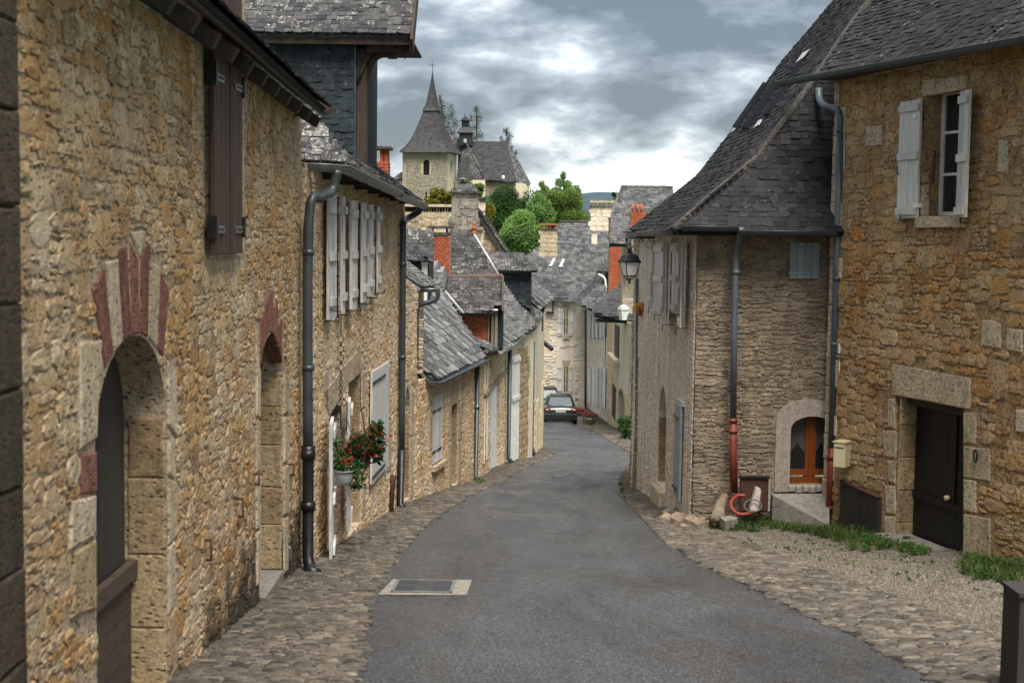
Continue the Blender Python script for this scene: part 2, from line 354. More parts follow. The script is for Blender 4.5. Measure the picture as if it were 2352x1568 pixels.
def tag(o, label, cat, group=None, kind=None):
    o['label'] = label; o['category'] = cat
    if group: o['group'] = group
    if kind: o['kind'] = kind
    return o
BOXF = [(0, 3, 2, 1), (4, 5, 6, 7), (0, 1, 5, 4), (1, 2, 6, 5), (2, 3, 7, 6), (3, 0, 4, 7)]
def fbox(name, F, s0, s1, t0, t1, d0, d1, mat, parent=None, label=None):
    c = [F.P(s, t, d) for d in (d0, d1) for s, t in ((s0, t0), (s1, t0), (s1, t1), (s0, t1))]
    return mesh(name, c, BOXF, mat, parent, label=label, recalc=True)
def boxes(name, F, lst, mat, parent=None, label=None):
    vs, fs = [], []
    for s0, s1, t0, t1, d0, d1 in lst:
        k = len(vs); vs += [F.P(s, t, d) for d in (d0, d1) for s, t in ((s0, t0), (s1, t0), (s1, t1), (s0, t1))]
        fs += [tuple(i + k for i in f) for f in BOXF]
    return mesh(name, vs, fs, mat, parent, label=label, recalc=True)
def wbox(name, c, sx, sy, sz, mat, parent=None, yaw=0, label=None):
    a = math.radians(yaw); F = Frame(c, (math.cos(a), math.sin(a), 0), (0, 0, 1), (math.sin(a), -math.cos(a), 0))
    return fbox(name, F, -sx / 2, sx / 2, 0, sz, -sy / 2, sy / 2, mat, parent, label)
def inset(poly, k):
    cx = sum(p[0] for p in poly) / len(poly); cy = sum(p[1] for p in poly) / len(poly); out = []
    for x, y in poly:
        dx, dy = cx - x, cy - y; L = math.hypot(dx, dy) or 1; kk = min(k, L * .3); out.append((x + dx / L * kk, y + dy / L * kk))
    return out
def block(name, F, poly, d0, d1, mat, parent=None, ch=.012, label=None, gap=.004):
    """dressed stone: prism with a chamfered, slightly shrunken face"""
    pp = []
    for i_, (a, b_) in enumerate(poly):
        c_, d_ = poly[(i_ + 1) % len(poly)]; pp.append((a, b_)); L_ = math.hypot(c_ - a, d_ - b_)
        if L_ > .2 and len(poly) < 9:
            k_ = min(4, int(L_ / .12))
            for m_ in range(1, k_): f_ = m_ / k_; j_ = random.uniform(-.007, .007); pp.append((a + (c_ - a) * f_ + (d_ - b_) / L_ * j_, b_ + (d_ - b_) * f_ - (c_ - a) / L_ * j_))
    p = inset(pp, gap); q = inset(p, ch * 1.6); n = len(p)
    vs = [F.P(a, b_, d0) for a, b_ in p] + [F.P(a, b_, d1 - ch) for a, b_ in p] + [F.P(a, b_, d1) for a, b_ in q]
    fs = [tuple(range(2 * n, 3 * n)), tuple(reversed(range(n)))]
    for i in range(n):
        j = (i + 1) % n; fs += [(i, j, n + j, n + i), (n + i, n + j, 2 * n + j, 2 * n + i)]
    return mesh(name, vs, fs, mat, parent, label=label, recalc=True)
def plate(name, F, outer, holes, d0, d1, mat, parent=None, label=None):
    """flat plate with openings: front at d1, back at d0"""
    loops = [[V((a, b_, 0)) for a, b_ in outer]] + [[V((a, b_, 0)) for a, b_ in h] for h in holes]
    tr = tessellate_polygon(loops); flat = [p for l in loops for p in l]; n = len(flat)
    vs = [F.P(p.x, p.y, d1) for p in flat] + [F.P(p.x, p.y, d0) for p in flat]
    fs = [tuple(t) for t in tr] + [tuple(i + n for i in reversed(t)) for t in tr]
    k = 0
    for l in loops:
        m = len(l)
        for i in range(m): fs.append((k + i, k + (i + 1) % m, n + k + (i + 1) % m, n + k + i))
        k += m
    return mesh(name, vs, fs, mat, parent, label=label, recalc=True)
def sweep(name, pts, r, mat, parent=None, seg=12, label=None, caps=True, half=False, radii=None):
    pts = [V(p) for p in pts]; n = len(pts); vs, fs = [], []
    up = V((0, 0, 1)); prevx = None
    for i, p in enumerate(pts):
        d = ((pts[min(i + 1, n - 1)] - p).normalized() + (p - pts[max(i - 1, 0)]).normalized()).normalized()
        ref = up if abs(d.z) < .9 else V((1, 0, 0))
        x = prevx - d * prevx.dot(d) if prevx is not None and prevx.cross(d).length > .1 else d.cross(ref)
        x.normalize(); y = d.cross(x).normalized(); prevx = x
        rr = radii[i] if radii else r
        for k in range(seg):
            a = 2 * math.pi * k / seg; vs.append(p + x * math.cos(a) * rr + y * math.sin(a) * rr)
    for i in range(n - 1):
        for k in range(seg):
            a, b_ = i * seg + k, i * seg + (k + 1) % seg; fs.append((a, b_, b_ + seg, a + seg))
    if caps: fs += [tuple(range(seg)), tuple(range((n - 1) * seg, n * seg))]
    return mesh(name, vs, fs, mat, parent, True, label, True)
def smooth_path(pts, k=6):
    pts = [V(p) for p in pts]; out = []
    for i in range(len(pts) - 1):
        p0, p1, p2, p3 = pts[max(i - 1, 0)], pts[i], pts[i + 1], pts[min(i + 2, len(pts) - 1)]
        for j in range(k):
            t = j / k; out.append(.5 * ((2 * p1) + (p2 - p0) * t + (2 * p0 - 5 * p1 + 4 * p2 - p3) * t * t + (3 * p1 - 3 * p2 + p3 - p0) * t ** 3))
    out.append(pts[-1]); return out
def gutter(parent, pts, r=.065, mat=None, seams=True):
    """half round channel hung along pts, with a rolled front bead and joint straps"""
    mat = mat or M['zinc']; pts = [V(p) for p in pts]; vs, fs = [], []; K = 9; n = len(pts)
    for i, p in enumerate(pts):
        d = (pts[min(i + 1, n - 1)] - pts[max(i - 1, 0)]); d.z = 0; d.normalize(); x = V((d.y, -d.x, 0))
        for rr in (r, r - .006):
            for k in range(K):
                a = math.pi + math.pi * k / (K - 1); vs.append(p + x * math.cos(a) * rr + V((0, 0, 1)) * math.sin(a) * rr)
    S = 2 * K
    for i in range(n - 1):
        for k in range(K - 1):
            a = i * S + k; fs.append((a, a + 1, a + 1 + S, a + S)); b_ = a + K; fs.append((b_ + S, b_ + S + 1, b_ + 1, b_))
    g = mesh('gutter', vs, fs, mat, parent, True)
    for sgn in (1, -1):
        b_pts = []
        for i, p in enumerate(pts):
            d = (pts[min(i + 1, n - 1)] - pts[max(i - 1, 0)]); d.z = 0; d.normalize(); b_pts.append(p + V((d.y, -d.x, 0)) * r * sgn)
        sweep('bead', b_pts, .009, mat, g, 6)
    if seams:
        L = 0
        for i in range(n - 1):
            seg = pts[i + 1] - pts[i]; l = seg.length; k = int(l / .45)
            for j in range(k):
                c = pts[i] + seg * ((j + .5) / k); d = seg.normalized(); x = V((d.y, -d.x, 0)).normalized(); v2, f2 = [], []
                for e_ in (-.012, .012):
                    for kk in range(K):
                        a = math.pi + math.pi * kk / (K - 1); v2.append(c + d * e_ + (x * math.cos(a) + V((0, 0, 1)) * math.sin(a)) * (r + .006))
                f2 = [(q, q + 1, q + 1 + K, q + K) for q in range(K - 1)]
                mesh('gutter_strap', v2, f2, mat, g, True)
    return g
def pipe(parent, pts, r, mat, name='downpipe', collars=(), label=None, straight=False):
    p = pts if straight else smooth_path(pts, 4)
    o = sweep(name, p, r, mat, parent, 14, label)
    for c, m_ in collars:
        c = V(c); sweep('pipe_collar', [c - V((0, 0, .03)), c + V((0, 0, .03))], r * 1.22, m_, o, 14)
    return o
def hexpipe_clips(parent, x, y, z0, z1, r, n, mat, nrm):
    for i in range(n):
        z = z0 + (z1 - z0) * (i + .5) / n; sweep('pipe_clip', [(x, y, z - .015), (x, y, z + .015)], r * 1.18, mat, parent, 12)

# ------------------------------------------------------------------ many alike pieces
def inpoly(x, y, poly):
    c = False; n = len(poly); j = n - 1
    for i in range(n):
        xi, yi = poly[i]; xj, yj = poly[j]
        if (yi > y) != (yj > y) and x < (xj - xi) * (y - yi) / (yj - yi) + xi: c = not c
        j = i
    return c
def stone_templates(k, rough=.10, flat=False):
    out = []
    for _ in range(k):
        vs = []; N = 4
        for j in range(N):
            for i in range(N):
                x, y = i / (N - 1) - .5, j / (N - 1) - .5
                edge = (i in (0, N - 1)) + (j in (0, N - 1))
                z = (1.0, .86, .66)[edge] + rng.uniform(-.32, .28)
                k2 = 1 - .14 * (edge == 2)
                vs.append((x * k2 + rng.uniform(-rough, rough), y * k2 + rng.uniform(-rough, rough), z))
        fs = [(j * N + i, j * N + i + 1, (j + 1) * N + i + 1, (j + 1) * N + i) for j in range(N - 1) for i in range(N - 1)]
        ring = [0, 1, 2, 3, 7, 11, 15, 14, 13, 12, 8, 4]; b0 = len(vs)
        vs += [(vs[r][0] * 1.04, vs[r][1] * 1.04, -.6) for r in ring]
        for a in range(12):
            c = (a + 1) % 12; fs.append((ring[a], b0 + a, b0 + c, ring[c]))
        out.append((np.array(vs), np.array(fs)))
    return out
def slate_templates(k):
    out = []
    for _ in range(k):
        j = lambda a: rng.uniform(-a, a)
        b0, b1 = j(.06), j(.06); c = rng.uniform(.0, .14)
        top = [(-.49, b0 + c * .7), (-.49 + c, b0), (.49 - c, b1), (.49, b1 + c * .7), (.48, 1), (-.48, 1)]
        vs = [(x, y, 1.0 + (0.25 * j(1) if y < .5 else 0)) for x, y in top] + [(x, y, 0.0) for x, y in top]
        fs = [(0, 1, 4, 5), (1, 2, 3, 4)] + [(i + 6, (i + 1) % 6 + 6, (i + 1) % 6, i) for i in range(6)]
        out.append((np.array(vs, float), np.array(fs)))
    return out
def cobble_templates(k):
    out = []
    for _ in range(k):
        vs, fs = [], []; n = 8
        for r, z in ((1.0, -.6), (.97, .25), (.62, .85)):
            for i in range(n):
                a = 2 * math.pi * i / n; q = 1 + rng.uniform(-.13, .13)
                sq = 1 / max(abs(math.cos(a)), abs(math.sin(a))) ** .45
                vs.append((.5 * r * q * math.cos(a) * sq, .5 * r * q * math.sin(a) * sq, z + rng.uniform(-.08, .08)))
        for l in range(2):
            for i in range(n): fs.append((l * n + i, l * n + (i + 1) % n, (l + 1) * n + (i + 1) % n, (l + 1) * n + i))
        t = 2 * n; fs += [(t, t + 1, t + 2, t + 3), (t, t + 3, t + 4, t + 7), (t + 4, t + 5, t + 6, t + 7)]
        out.append((np.array(vs), np.array(fs)))
    return out
def brick_templates(k):
    out = []
    for _ in range(k):
        q = .47; vs = [(-.5, -.5, -.5), (.5, -.5, -.5), (.5, .5, -.5), (-.5, .5, -.5)] + [(x * .97, y * .93, 1 + rng.uniform(-.1, .1)) for x, y in ((-.5, -.5), (.5, -.5), (.5, .5), (-.5, .5))]
        out.append((np.array(vs), np.array([(4, 5, 6, 7), (0, 1, 5, 4), (1, 2, 6, 5), (2, 3, 7, 6), (3, 0, 4, 7)])))
    return out
TPL = {'stone': stone_templates(14), 'slate': slate_templates(8), 'cobble': cobble_templates(10), 'brick': brick_templates(4), 'block': stone_templates(8, .03)}
MCACHE = {}
def tpl_mesh(kind, i, mat):
    k = (kind, i, mat.name)
    if k not in MCACHE:
        vs, fs = TPL[kind][i]; me = bpy.data.meshes.new(kind); me.from_pydata(vs.tolist(), [], fs.tolist())
        me.materials.append(mat); me.update(); MCACHE[k] = me
    return MCACHE[k]
def joined(name, kind, mats, idx, mat, parent=None, smooth=False):
    """all these pieces as one object, kind stuff"""
    VS, FS, off = [], [], 0
    mats = np.asarray(mats); idx = np.asarray(idx)
    for t, (tv, tf) in enumerate(TPL[kind]):
        A = mats[idx == t]
        if not len(A): continue
        h = np.concatenate([tv, np.ones((len(tv), 1))], 1)
        w = np.einsum('nij,kj->nki', A[:, :3, :], h)
        VS.append(w.reshape(-1, 3)); f = tf[None] + (np.arange(len(A)) * len(tv))[:, None, None] + off
        FS.append(f.reshape(-1, 4)); off += len(A) * len(tv)
    vs = np.concatenate(VS); fs = np.concatenate(FS)
    me = bpy.data.meshes.new(name); me.vertices.add(len(vs)); me.vertices.foreach_set('co', vs.ravel())
    me.loops.add(fs.size); me.loops.foreach_set('vertex_index', fs.ravel().astype(np.int32))
    me.polygons.add(len(fs)); me.polygons.foreach_set('loop_start', np.arange(0, fs.size, 4, dtype=np.int32))
    me.polygons.foreach_set('loop_total', np.full(len(fs), 4, dtype=np.int32)) if bpy.app.version < (4, 1) else None
    me.update(calc_edges=True); me.validate(); me.shade_flat()
    o = link(name, me, parent, None, mat); o['kind'] = 'stuff'; return o
TRIS = [0]
def pieces(name, stuff, kind, mats, mat, parent, sizes, limit=300, minpx=9.0):
    """the pieces that show largest become parts, the rest one joined part"""
    if not mats: return
    idx = [random.randrange(len(TPL[kind])) for _ in mats]; score = []
    for m_, s in zip(mats, sizes):
        c = proj((m_[0][3], m_[1][3], m_[2][3]))
        if c is None or not (-60 < c[0] < 2412 and -60 < c[1] < 1628): score.append(0); continue
        score.append(s * 3472 / c[2])
    order = sorted(range(len(mats)), key=lambda i: -score[i])
    own = [i for i in order if score[i] >= minpx][:limit]; rest = [i for i in order if i not in set(own)]
    T = Matrix.Translation(-ORG.get(parent.name, V((0, 0, 0)))) if parent else Matrix()
    for i in own:
        o = bpy.data.objects.new(name, tpl_mesh(kind, idx[i], mat)); COL.objects.link(o)
        o.parent = parent; o.matrix_parent_inverse = T; o.matrix_basis = Matrix(mats[i])
    if rest: joined(stuff, kind, [mats[i] for i in rest], [idx[i] for i in rest], mat, parent)
def mat4(u, v, n, o): return [[u.x, v.x, n.x, o.x], [u.y, v.y, n.y, o.y], [u.z, v.z, n.z, o.z], [0, 0, 0, 1]]
def vis(p, m_=260):
    c = proj(p); return c is not None and -m_ < c[0] < 2352 + m_ and -m_ < c[1] < 1568 + m_
def masonry(parent, F, poly, avoid, mat, w=(.16, .42), h=(.09, .18), proud=.022, limit=300, minpx=9, kind='stone', wave=.05, gap=.015, name='stone', d=0.0, tilt=3, stuff='rubble_stonework'):
    us = [p[0] for p in poly]; vs = [p[1] for p in poly]; u0, u1, v0, v1 = min(us), max(us), min(vs), max(vs)
    mats, sizes = [], []; v = v0; ph = random.uniform(0, 6)
    if kind == 'stone':
        c = max(.035, h[0] * .75); NU, NV = int((u1 - u0) / c) + 1, int((v1 - v0) / c) + 1; occ = np.zeros((NV, NU), bool)
        wl, wh_, hl, hh_ = max(1, round(w[0] / c)), max(2, round(w[1] / c)), max(1, round(h[0] / c)), max(2, round(h[1] / c))
        for j in range(NV):
            i = 0
            while i < NU:
                if occ[j, i]: i += 1; continue
                free = 1
                while i + free < NU and free < wh_ and not occ[j, i + free]: free += 1
                q = random.random(); a = min(free, int(wl + (wh_ - wl) * q ** 1.6 + .5)); b2 = min(NV - j, int(hl + (hh_ - hl) * (.25 * q + .75 * random.random()) ** 1.5 + .5)); b2 = max(1, min(b2, max(1, int(a * .95)))) ; a = max(1, a)
                if free - a == 1: a = free
                occ[j:j + b2, i:i + a] = True; ww, H = a * c, b2 * c; cu = u0 + i * c + ww / 2 + random.uniform(-.15, .15) * c; cv = v0 + j * c + H / 2 + .5 * wave * math.sin(cu * .9 + ph) + random.uniform(-.2, .2) * c
                i += a
                if not inpoly(cu, cv, poly): continue
                if any(inpoly(cu, cv, s_) or any(inpoly(cu + sx * ww * .42, cv + sy * H * .42, s_) for sx in (-1, 1) for sy in (-1, 1)) for s_ in avoid): continue
                o = F.P(cu, cv, d)
                if not vis(o): continue
                t_ = math.radians(random.uniform(-tilt, tilt)); pu = F.u * math.cos(t_) + F.v * math.sin(t_); pv = F.v * math.cos(t_) - F.u * math.sin(t_)
                mats.append(mat4(pu * (ww - gap), pv * (H - gap), F.n * proud * random.uniform(.5, 1.5), o)); sizes.append(min(ww, H * 1.5))
        pieces(name, stuff, kind, mats, mat, parent, sizes, limit, minpx); return len(mats)
    while v < v1:
        hh = random.uniform(*h); u = u0 - random.uniform(0, w[1])
        while u < u1:
            ww = random.uniform(*w) * (1 if random.random() > .15 else .6); cu = u + ww / 2; cv = v + hh / 2 + wave * .5 * math.sin(cu * .9 + ph + v) + random.uniform(-.5, .5) * wave * hh / .12
            H = hh * random.uniform(.82, 1.12)
            if kind == 'stone' and random.random() < .12: H *= 1.45
            ok = inpoly(cu, cv, poly)
            if ok:
                for a in avoid:
                    if inpoly(cu, cv, a) or any(inpoly(cu + sx * (ww * .42), cv + sy * H * .42, a) for sx in (-1, 1) for sy in (-1, 1)): ok = False; break
            if ok:
                o = F.P(cu, cv, d)
                if vis(o):
                    a = math.radians(random.uniform(-tilt, tilt)); pu = F.u * math.cos(a) + F.v * math.sin(a); pv = F.v * math.cos(a) - F.u * math.sin(a)
                    mats.append(mat4(pu * (ww - gap), pv * (H - gap), F.n * proud * random.uniform(.6, 1.5), o)); sizes.append(min(ww, H * 1.5))
            u += ww
        v += hh
    pieces(name, stuff, kind, mats, mat, parent, sizes, limit, minpx)
    return len(mats)
def row_iv(poly, v):
    xs = []; n = len(poly)
    for i in range(n):
        (x0, y0), (x1, y1) = poly[i], poly[(i + 1) % n]
        if (y0 > v) != (y1 > v): xs.append(x0 + (x1 - x0) * (v - y0) / (y1 - y0))
    xs.sort(); return list(zip(xs[::2], xs[1::2]))
def slates(parent, F, poly, mat, w=.18, e=.11, limit=300, minpx=9, th=.014, name='slate', stuff='slate_courses', holes=(), d=.0, wob=.004):
    us = [p[0] for p in poly]; vs = [p[1] for p in poly]; mats, sizes = [], []; v = min(vs) - e * .2; r = 0
    while v < max(vs):
        u = min(us) - random.uniform(0, w); 
        while u < max(us):
            ww = w * random.uniform(.72, 1.25); cu, cv = u + ww / 2, v + e * .5
            iv = row_iv(poly, cv); hit = [(a, b_) for a, b_ in iv if a < u + ww and b_ > u]
            ua, ub = (max(u, hit[0][0]), min(u + ww, hit[0][1])) if hit else (0, 0)
            if ub - ua > .12 * w and not any(inpoly(cu, cv, hq) for hq in holes):
                cu = (ua + ub) / 2; wf, ww_ = ww, ub - ua
                o = F.P(cu, v + random.uniform(-wob, wob) * 3, d + .012)
                if vis(o, 200):
                    L = e * 2.05; vv = (F.v * L - F.n * (th * 1.5)); nn = F.n
                    a = math.radians(random.uniform(-1.6, 1.6)); uu = F.u * math.cos(a) + F.v * math.sin(a)
                    mats.append(mat4(uu * (ww_ * .985), vv + F.n * random.uniform(-.3, .6) * th, nn * th * random.uniform(.8, 1.4), o + F.n * th * 1.2)); sizes.append(w)
            u += ww
        v += e * random.uniform(.93, 1.07); r += 1
    pieces(name, stuff, 'slate', mats, mat, parent, sizes, limit, minpx); return len(mats)
def reveal2(par, F, s, depth, z0, z1, n, mat, toward=1):
    Fr = Frame(F.P(s, 0, 0), -F.n, (0, 0, 1), F.u * toward); z = z0
    for i in range(n):
        h = (z1 - z0) / n * random.uniform(.75, 1.25) if i < n - 1 else z1 - z
        if h > .05: block('reveal_stone', Fr, rect(0.01, depth, z, min(z + h, z1)), -.02, .014, mat, par, .008)
        z += h
def frame3(o, pu, pv):
    o, pu, pv = V(o), V(pu), V(pv); u = (pu - o).normalized(); v = pv - o; v = (v - u * v.dot(u)).normalized(); n = u.cross(v); n = n if n.z > 0 else -n
    return Frame(o, u, v, n)
def roof(parent, F, poly, mat, w=.18, e=.11, th=.10, limit=300, minpx=9, sth=.014, holes=(), name='roof'):
    plate(name, F, poly, [], -th, 0, mat, parent)
    return slates(parent, F, poly, mat, w, e, limit, minpx, sth, holes=holes)
def bricks(parent, F, s0, s1, t0, t1, mat=None, w=.22, h=.07, d=0, limit=300, minpx=9, avoid=()):
    mat = mat or M['brick']; mats, sizes = [], []; t = t0 + h / 2; r = 0
    while t < t1:
        u = s0 - (w / 2 if r % 2 else 0)
        while u < s1 - .02:
            a, b_ = max(u, s0), min(u + w, s1)
            if b_ - a > .03:
                o = F.P((a + b_) / 2, t, d)
                if not any(inpoly((a + b_) / 2, t, q) for q in avoid):
                    mats.append(mat4(F.u * (b_ - a - .012), F.v * (h - .012), F.n * .012, o)); sizes.append(w)
            u += w
        t += h; r += 1
    pieces('brick', 'brick_courses', 'brick', mats, mat, parent, sizes, limit, minpx)
def arch(s0, s1, zb, zs, za, n=14, power=2.0):
    pts = [(s0, zb), (s0, zs)]; c = (s0 + s1) / 2; r = (s1 - s0) / 2
    for i in range(1, n):
        x = -1 + 2 * i / n; x = math.sin(x * math.pi / 2); pts.append((c + x * r, zs + (za - zs) * (1 - abs(x) ** power) ** (1 / power)))
    return pts + [(s1, zs), (s1, zb)]
def rect(s0, s1, t0, t1): return [(s0, t0), (s1, t0), (s1, t1), (s0, t1)]
def prect(F, x0, x1, y0, y1, d=0.0):
    """picture corners -> rectangle on the frame, taken at the middle heights"""
    s0 = F.uv(x0, (y0 + y1) / 2, d)[0]; s1 = F.uv(x1, (y0 + y1) / 2, d)[0]; xm = (x0 + x1) / 2
    return min(s0, s1), max(s0, s1), F.uv(xm, y1, d)[1], F.uv(xm, y0, d)[1]
def shutter(parent, F, s0, s1, t0, t1, d, mat, planks=4, battens=(.12, .5, .88), straps=None, th=.03, bmat=None, swing=0.0, hinge=0, name='shutter', label=None, brace=False):
    """a board leaf; swing>0 turns it out from the wall about its hinge edge (hinge=0: at s0, 1: at s1)"""
    sh = sub(name, parent, label); W = s1 - s0
    if swing:
        a = math.radians(swing)
        if hinge == 0: o = F.P(s0, 0, d); u = F.u * math.cos(a) + F.n * math.sin(a); n = F.n * math.cos(a) - F.u * math.sin(a)
        else: o = F.P(s1, 0, d) - (F.u * math.cos(a) - F.n * math.sin(a)) * W; u = F.u * math.cos(a) - F.n * math.sin(a); n = F.n * math.cos(a) + F.u * math.sin(a)
        L = Frame(o, u, F.v, n)
    else: L = Frame(F.P(s0, 0, d), F.u, F.v, F.n)
    for i in range(planks):
        fbox('plank', L, W * i / planks + .003, W * (i + 1) / planks - .003, t0, t1, 0, th * random.uniform(.88, 1.05), mat, sh)
    H = t1 - t0
    for f in battens: fbox('batten', L, .01, W - .01, t0 + H * f - .05, t0 + H * f + .05, th * 1.08, th * 1.08 + .028, mat, sh)
    if brace:
        c = [L.P(.02, t0 + H * .14, th * 1.08), L.P(.10, t0 + H * .14, th * 1.08), L.P(W - .02, t0 + H * .48, th * 1.08), L.P(W - .1, t0 + H * .48, th * 1.08)]
        mesh('brace', c + [p + L.n * .025 for p in c], BOXF, mat, sh, recalc=True)
    for f in (straps or ()):
        fbox('hinge_strap', L, -.015, W * .72, t0 + H * f - .02, t0 + H * f + .02, th * 1.1, th * 1.1 + .012, bmat or M['iron'], sh)
    return sh
def window(parent, F, s0, s1, t0, t1, d, nx=2, ny=3, mat=None, pane=None, bar=.045, label=None, name='window'):
    mat = mat or M['whitepaint']; L = [(s0, s0 + bar, t0, t1, d, d + .05), (s1 - bar, s1, t0, t1, d, d + .05), (s0 + bar, s1 - bar, t0, t0 + bar, d, d + .05), (s0 + bar, s1 - bar, t1 - bar, t1, d, d + .05)]
    for i in range(1, nx):
        c = s0 + (s1 - s0) * i / nx; L.append((c - bar * .5, c + bar * .5, t0 + bar, t1 - bar, d + .002, d + .045))
    for j in range(1, ny):
        c = t0 + (t1 - t0) * j / ny; L.append((s0 + bar, s1 - bar, c - bar * .3, c + bar * .3, d + .006, d + .04))
    w = boxes(name, F, L, mat, parent, label)
    for i in range(nx):
        for j in range(ny):
            fbox('pane', F, s0 + (s1 - s0) * i / nx + .01, s0 + (s1 - s0) * (i + 1) / nx - .01, t0 + (t1 - t0) * j / ny + .01, t0 + (t1 - t0) * (j + 1) / ny - .01, d + .015, d + .02, pane or M['pane'], w)
    return w
def planked(parent, F, s0, s1, t0, t1, d, n, mat, name='door', th=.04, horiz=False, label=None):
    dr = sub(name, parent, label)
    for i in range(n):
        if horiz: fbox('plank', F, s0, s1, t0 + (t1 - t0) * i / n + .003, t0 + (t1 - t0) * (i + 1) / n - .003, d, d + th * random.uniform(.9, 1.1), mat, dr)
        else: fbox('plank', F, s0 + (s1 - s0) * i / n + .003, s0 + (s1 - s0) * (i + 1) / n - .003, t0, t1, d, d + th * random.uniform(.9, 1.1), mat, dr)
    return dr
def quoins(parent, F, s, side, t0, t1, mat, hr=(.28, .42), wr=(.2, .42), proud=.03, name='quoin'):
    """alternating long and short corner blocks; returns the strips they fill"""
    t = t0; k = 0; out = []
    while t < t1:
        h = random.uniform(*hr); h = min(h, t1 - t); w = wr[k % 2] * random.uniform(.85, 1.15)
        a, b_ = (s, s + w) if side > 0 else (s - w, s)
        if h > .08: block(name, F, rect(a, b_, t, t + h), -.1, proud * random.uniform(.8, 1.2), mat, parent); out.append(rect(a, b_, t, t + h))
        t += h; k += 1
    return out
def sheet(name, pts, mat, off, kind='structure', parent=None, label=None, cat=None, sub_=0):
    loops = [[V((p[0], p[1], 0)) for p in pts]]; tr = tessellate_polygon(loops)
    vs = [(p[0], p[1], gz(p[0], p[1]) + off) for p in pts]; o = mesh(name, vs, [tuple(t) for t in tr], mat, parent)
    me = o.data
    if me.polygons and sum(p.normal.z for p in me.polygons) < 0: me.flip_normals()
    o['kind'] = kind
    if label: o['label'] = label
    if cat: o['category'] = cat
    return o
TPL['blade'] = [(np.array([(-.5, 0, 0), (.5, 0, 0), (.28 + q, q * .6, .6), (-.28 + q, q * .6, .6), (.03 + 2.2 * q, q, 1), (-.03 + 2.2 * q, q, 1)]), np.array([(0, 1, 2, 3), (3, 2, 4, 5)])) for q in (-.8, .6, 1.4, -1.5)]
TPL['leafcard'] = []
for _ in range(6):
    a = rng.uniform(-.08, .08, (6, 3)); b0 = np.array([(0, -.5, 0), (.30, -.15, .06), (.26, .2, .04), (0, .5, 0), (-.28, .18, .05), (-.3, -.15, .03)]) + a * [1, 1, .8]
    TPL['leafcard'].append((b0, np.array([(0, 1, 2, 3), (0, 3, 4, 5)])))
TPL['pebble'] = [(np.array([(.5, 0, 0), (0, .5, 0), (-.5, 0, 0), (0, -.5, 0), (.22, .05, .5), (.02, .25, .45), (-.25, 0, .5), (0, -.22, .42)]) + rng.uniform(-.08, .08, (8, 3)), np.array([(4, 5, 6, 7), (0, 1, 5, 4), (1, 2, 6, 5), (2, 3, 7, 6), (3, 0, 4, 7)])) for _ in range(5)]
def scatter(name, kind, pts, sizes, mat, parent=None, upright=False, aspect=(1, 1, 1), updir=None):
    n = len(pts); A = np.zeros((n, 4, 4)); A[:, 3, 3] = 1; A[:, :3, 3] = pts
    if upright:
        th = rng.uniform(0, 2 * np.pi, n); tl = rng.uniform(-.35, .35, (n, 2))
        z = np.stack([tl[:, 0], tl[:, 1], np.ones(n)], 1)
        x = np.stack([np.cos(th), np.sin(th), np.zeros(n)], 1)
    else:
        z = rng.normal(size=(n, 3)); x = rng.normal(size=(n, 3))
        if updir is not None: z += updir
    z /= np.linalg.norm(z, axis=1, keepdims=True); x -= (x * z).sum(1, keepdims=True) * z; x /= np.linalg.norm(x, axis=1, keepdims=True); y = np.cross(z, x)
    s = np.asarray(sizes)[:, None]
    A[:, :3, 0] = x * s * aspect[0]; A[:, :3, 1] = y * s * aspect[1]; A[:, :3, 2] = z * s * aspect[2]
    return joined(name, kind, A, rng.integers(0, len(TPL[kind]), n), mat, parent)
def lobes_pts(lobes, n, shell=.55):
    """points spread through overlapping lobes, denser near their surface"""
    vol = np.array([l[3] * l[4] * l[5] for l in lobes]) ** .67; vol /= vol.sum(); idx = rng.choice(len(lobes), n, p=vol)
    L = np.array(lobes)[idx]; d = rng.normal(size=(n, 3)); d /= np.linalg.norm(d, axis=1, keepdims=True)
    r = (shell + (1 - shell) * rng.random(n) ** .5)[:, None] * (1 + .12 * rng.normal(size=(n, 1)))
    return L[:, :3] + d * L[:, 3:6] * r
# ================================================================== GROUND
def build_ground():
    # terrain: one sheet to the horizon
    xs = np.concatenate([-np.geomspace(4000, 60, 26), np.linspace(-50, 50, 41), np.geomspace(60, 4000, 26)])
    ys = np.concatenate([[-60, -30, -10, 0], np.linspace(6, 75, 12), np.linspace(80, 330, 50), np.geomspace(350, 6500, 40)])
    vs = []; 
    for y in ys:
        for x in xs:
            z = gz(x, y) if y < 130 else -12.945
            h = 19.5 * math.exp(-(((x + 14) / 62) ** 2) - (((y - 243) / 48) ** 2))
            if y > 100: z += h
            if y > 330:
                pk = 52 * math.exp(-((x - 150) / 150) ** 2) + 14 * math.exp(-((x + 500) / 900) ** 2) + 16
                z += pk * math.exp(-((y - 2500) / 900) ** 2) + 6 * math.sin(x / 170) * math.exp(-((y - 2500) / 900) ** 2)
            vs.append((x, y, z - .12))
    nx = len(xs); fs = [(j * nx + i, j * nx + i + 1, (j + 1) * nx + i + 1, (j + 1) * nx + i) for j in range(len(ys) - 1) for i in range(nx - 1)]
    o = mesh('terrain', vs, fs, M['terrain'], None, True); o.data.materials.append(M['hill'])
    for p in o.data.polygons:
        if p.center.y > 400: p.material_index = 1
    struct(o, 'green valley ground rising to the church mound and far wooded hill', 'terrain')
build_ground()
def gp(pts): return [(G(a, b).x, G(a, b).y) for a, b in pts]
LEFT_EDGE = gp([(820, 1567), (833, 1470), (846, 1385), (900, 1290), (960, 1222), (1030, 1165), (1098, 1128), (1150, 1105), (1210, 1072), (1262, 1050), (1272, 1041), (1262, 1033), (1250, 1031)])
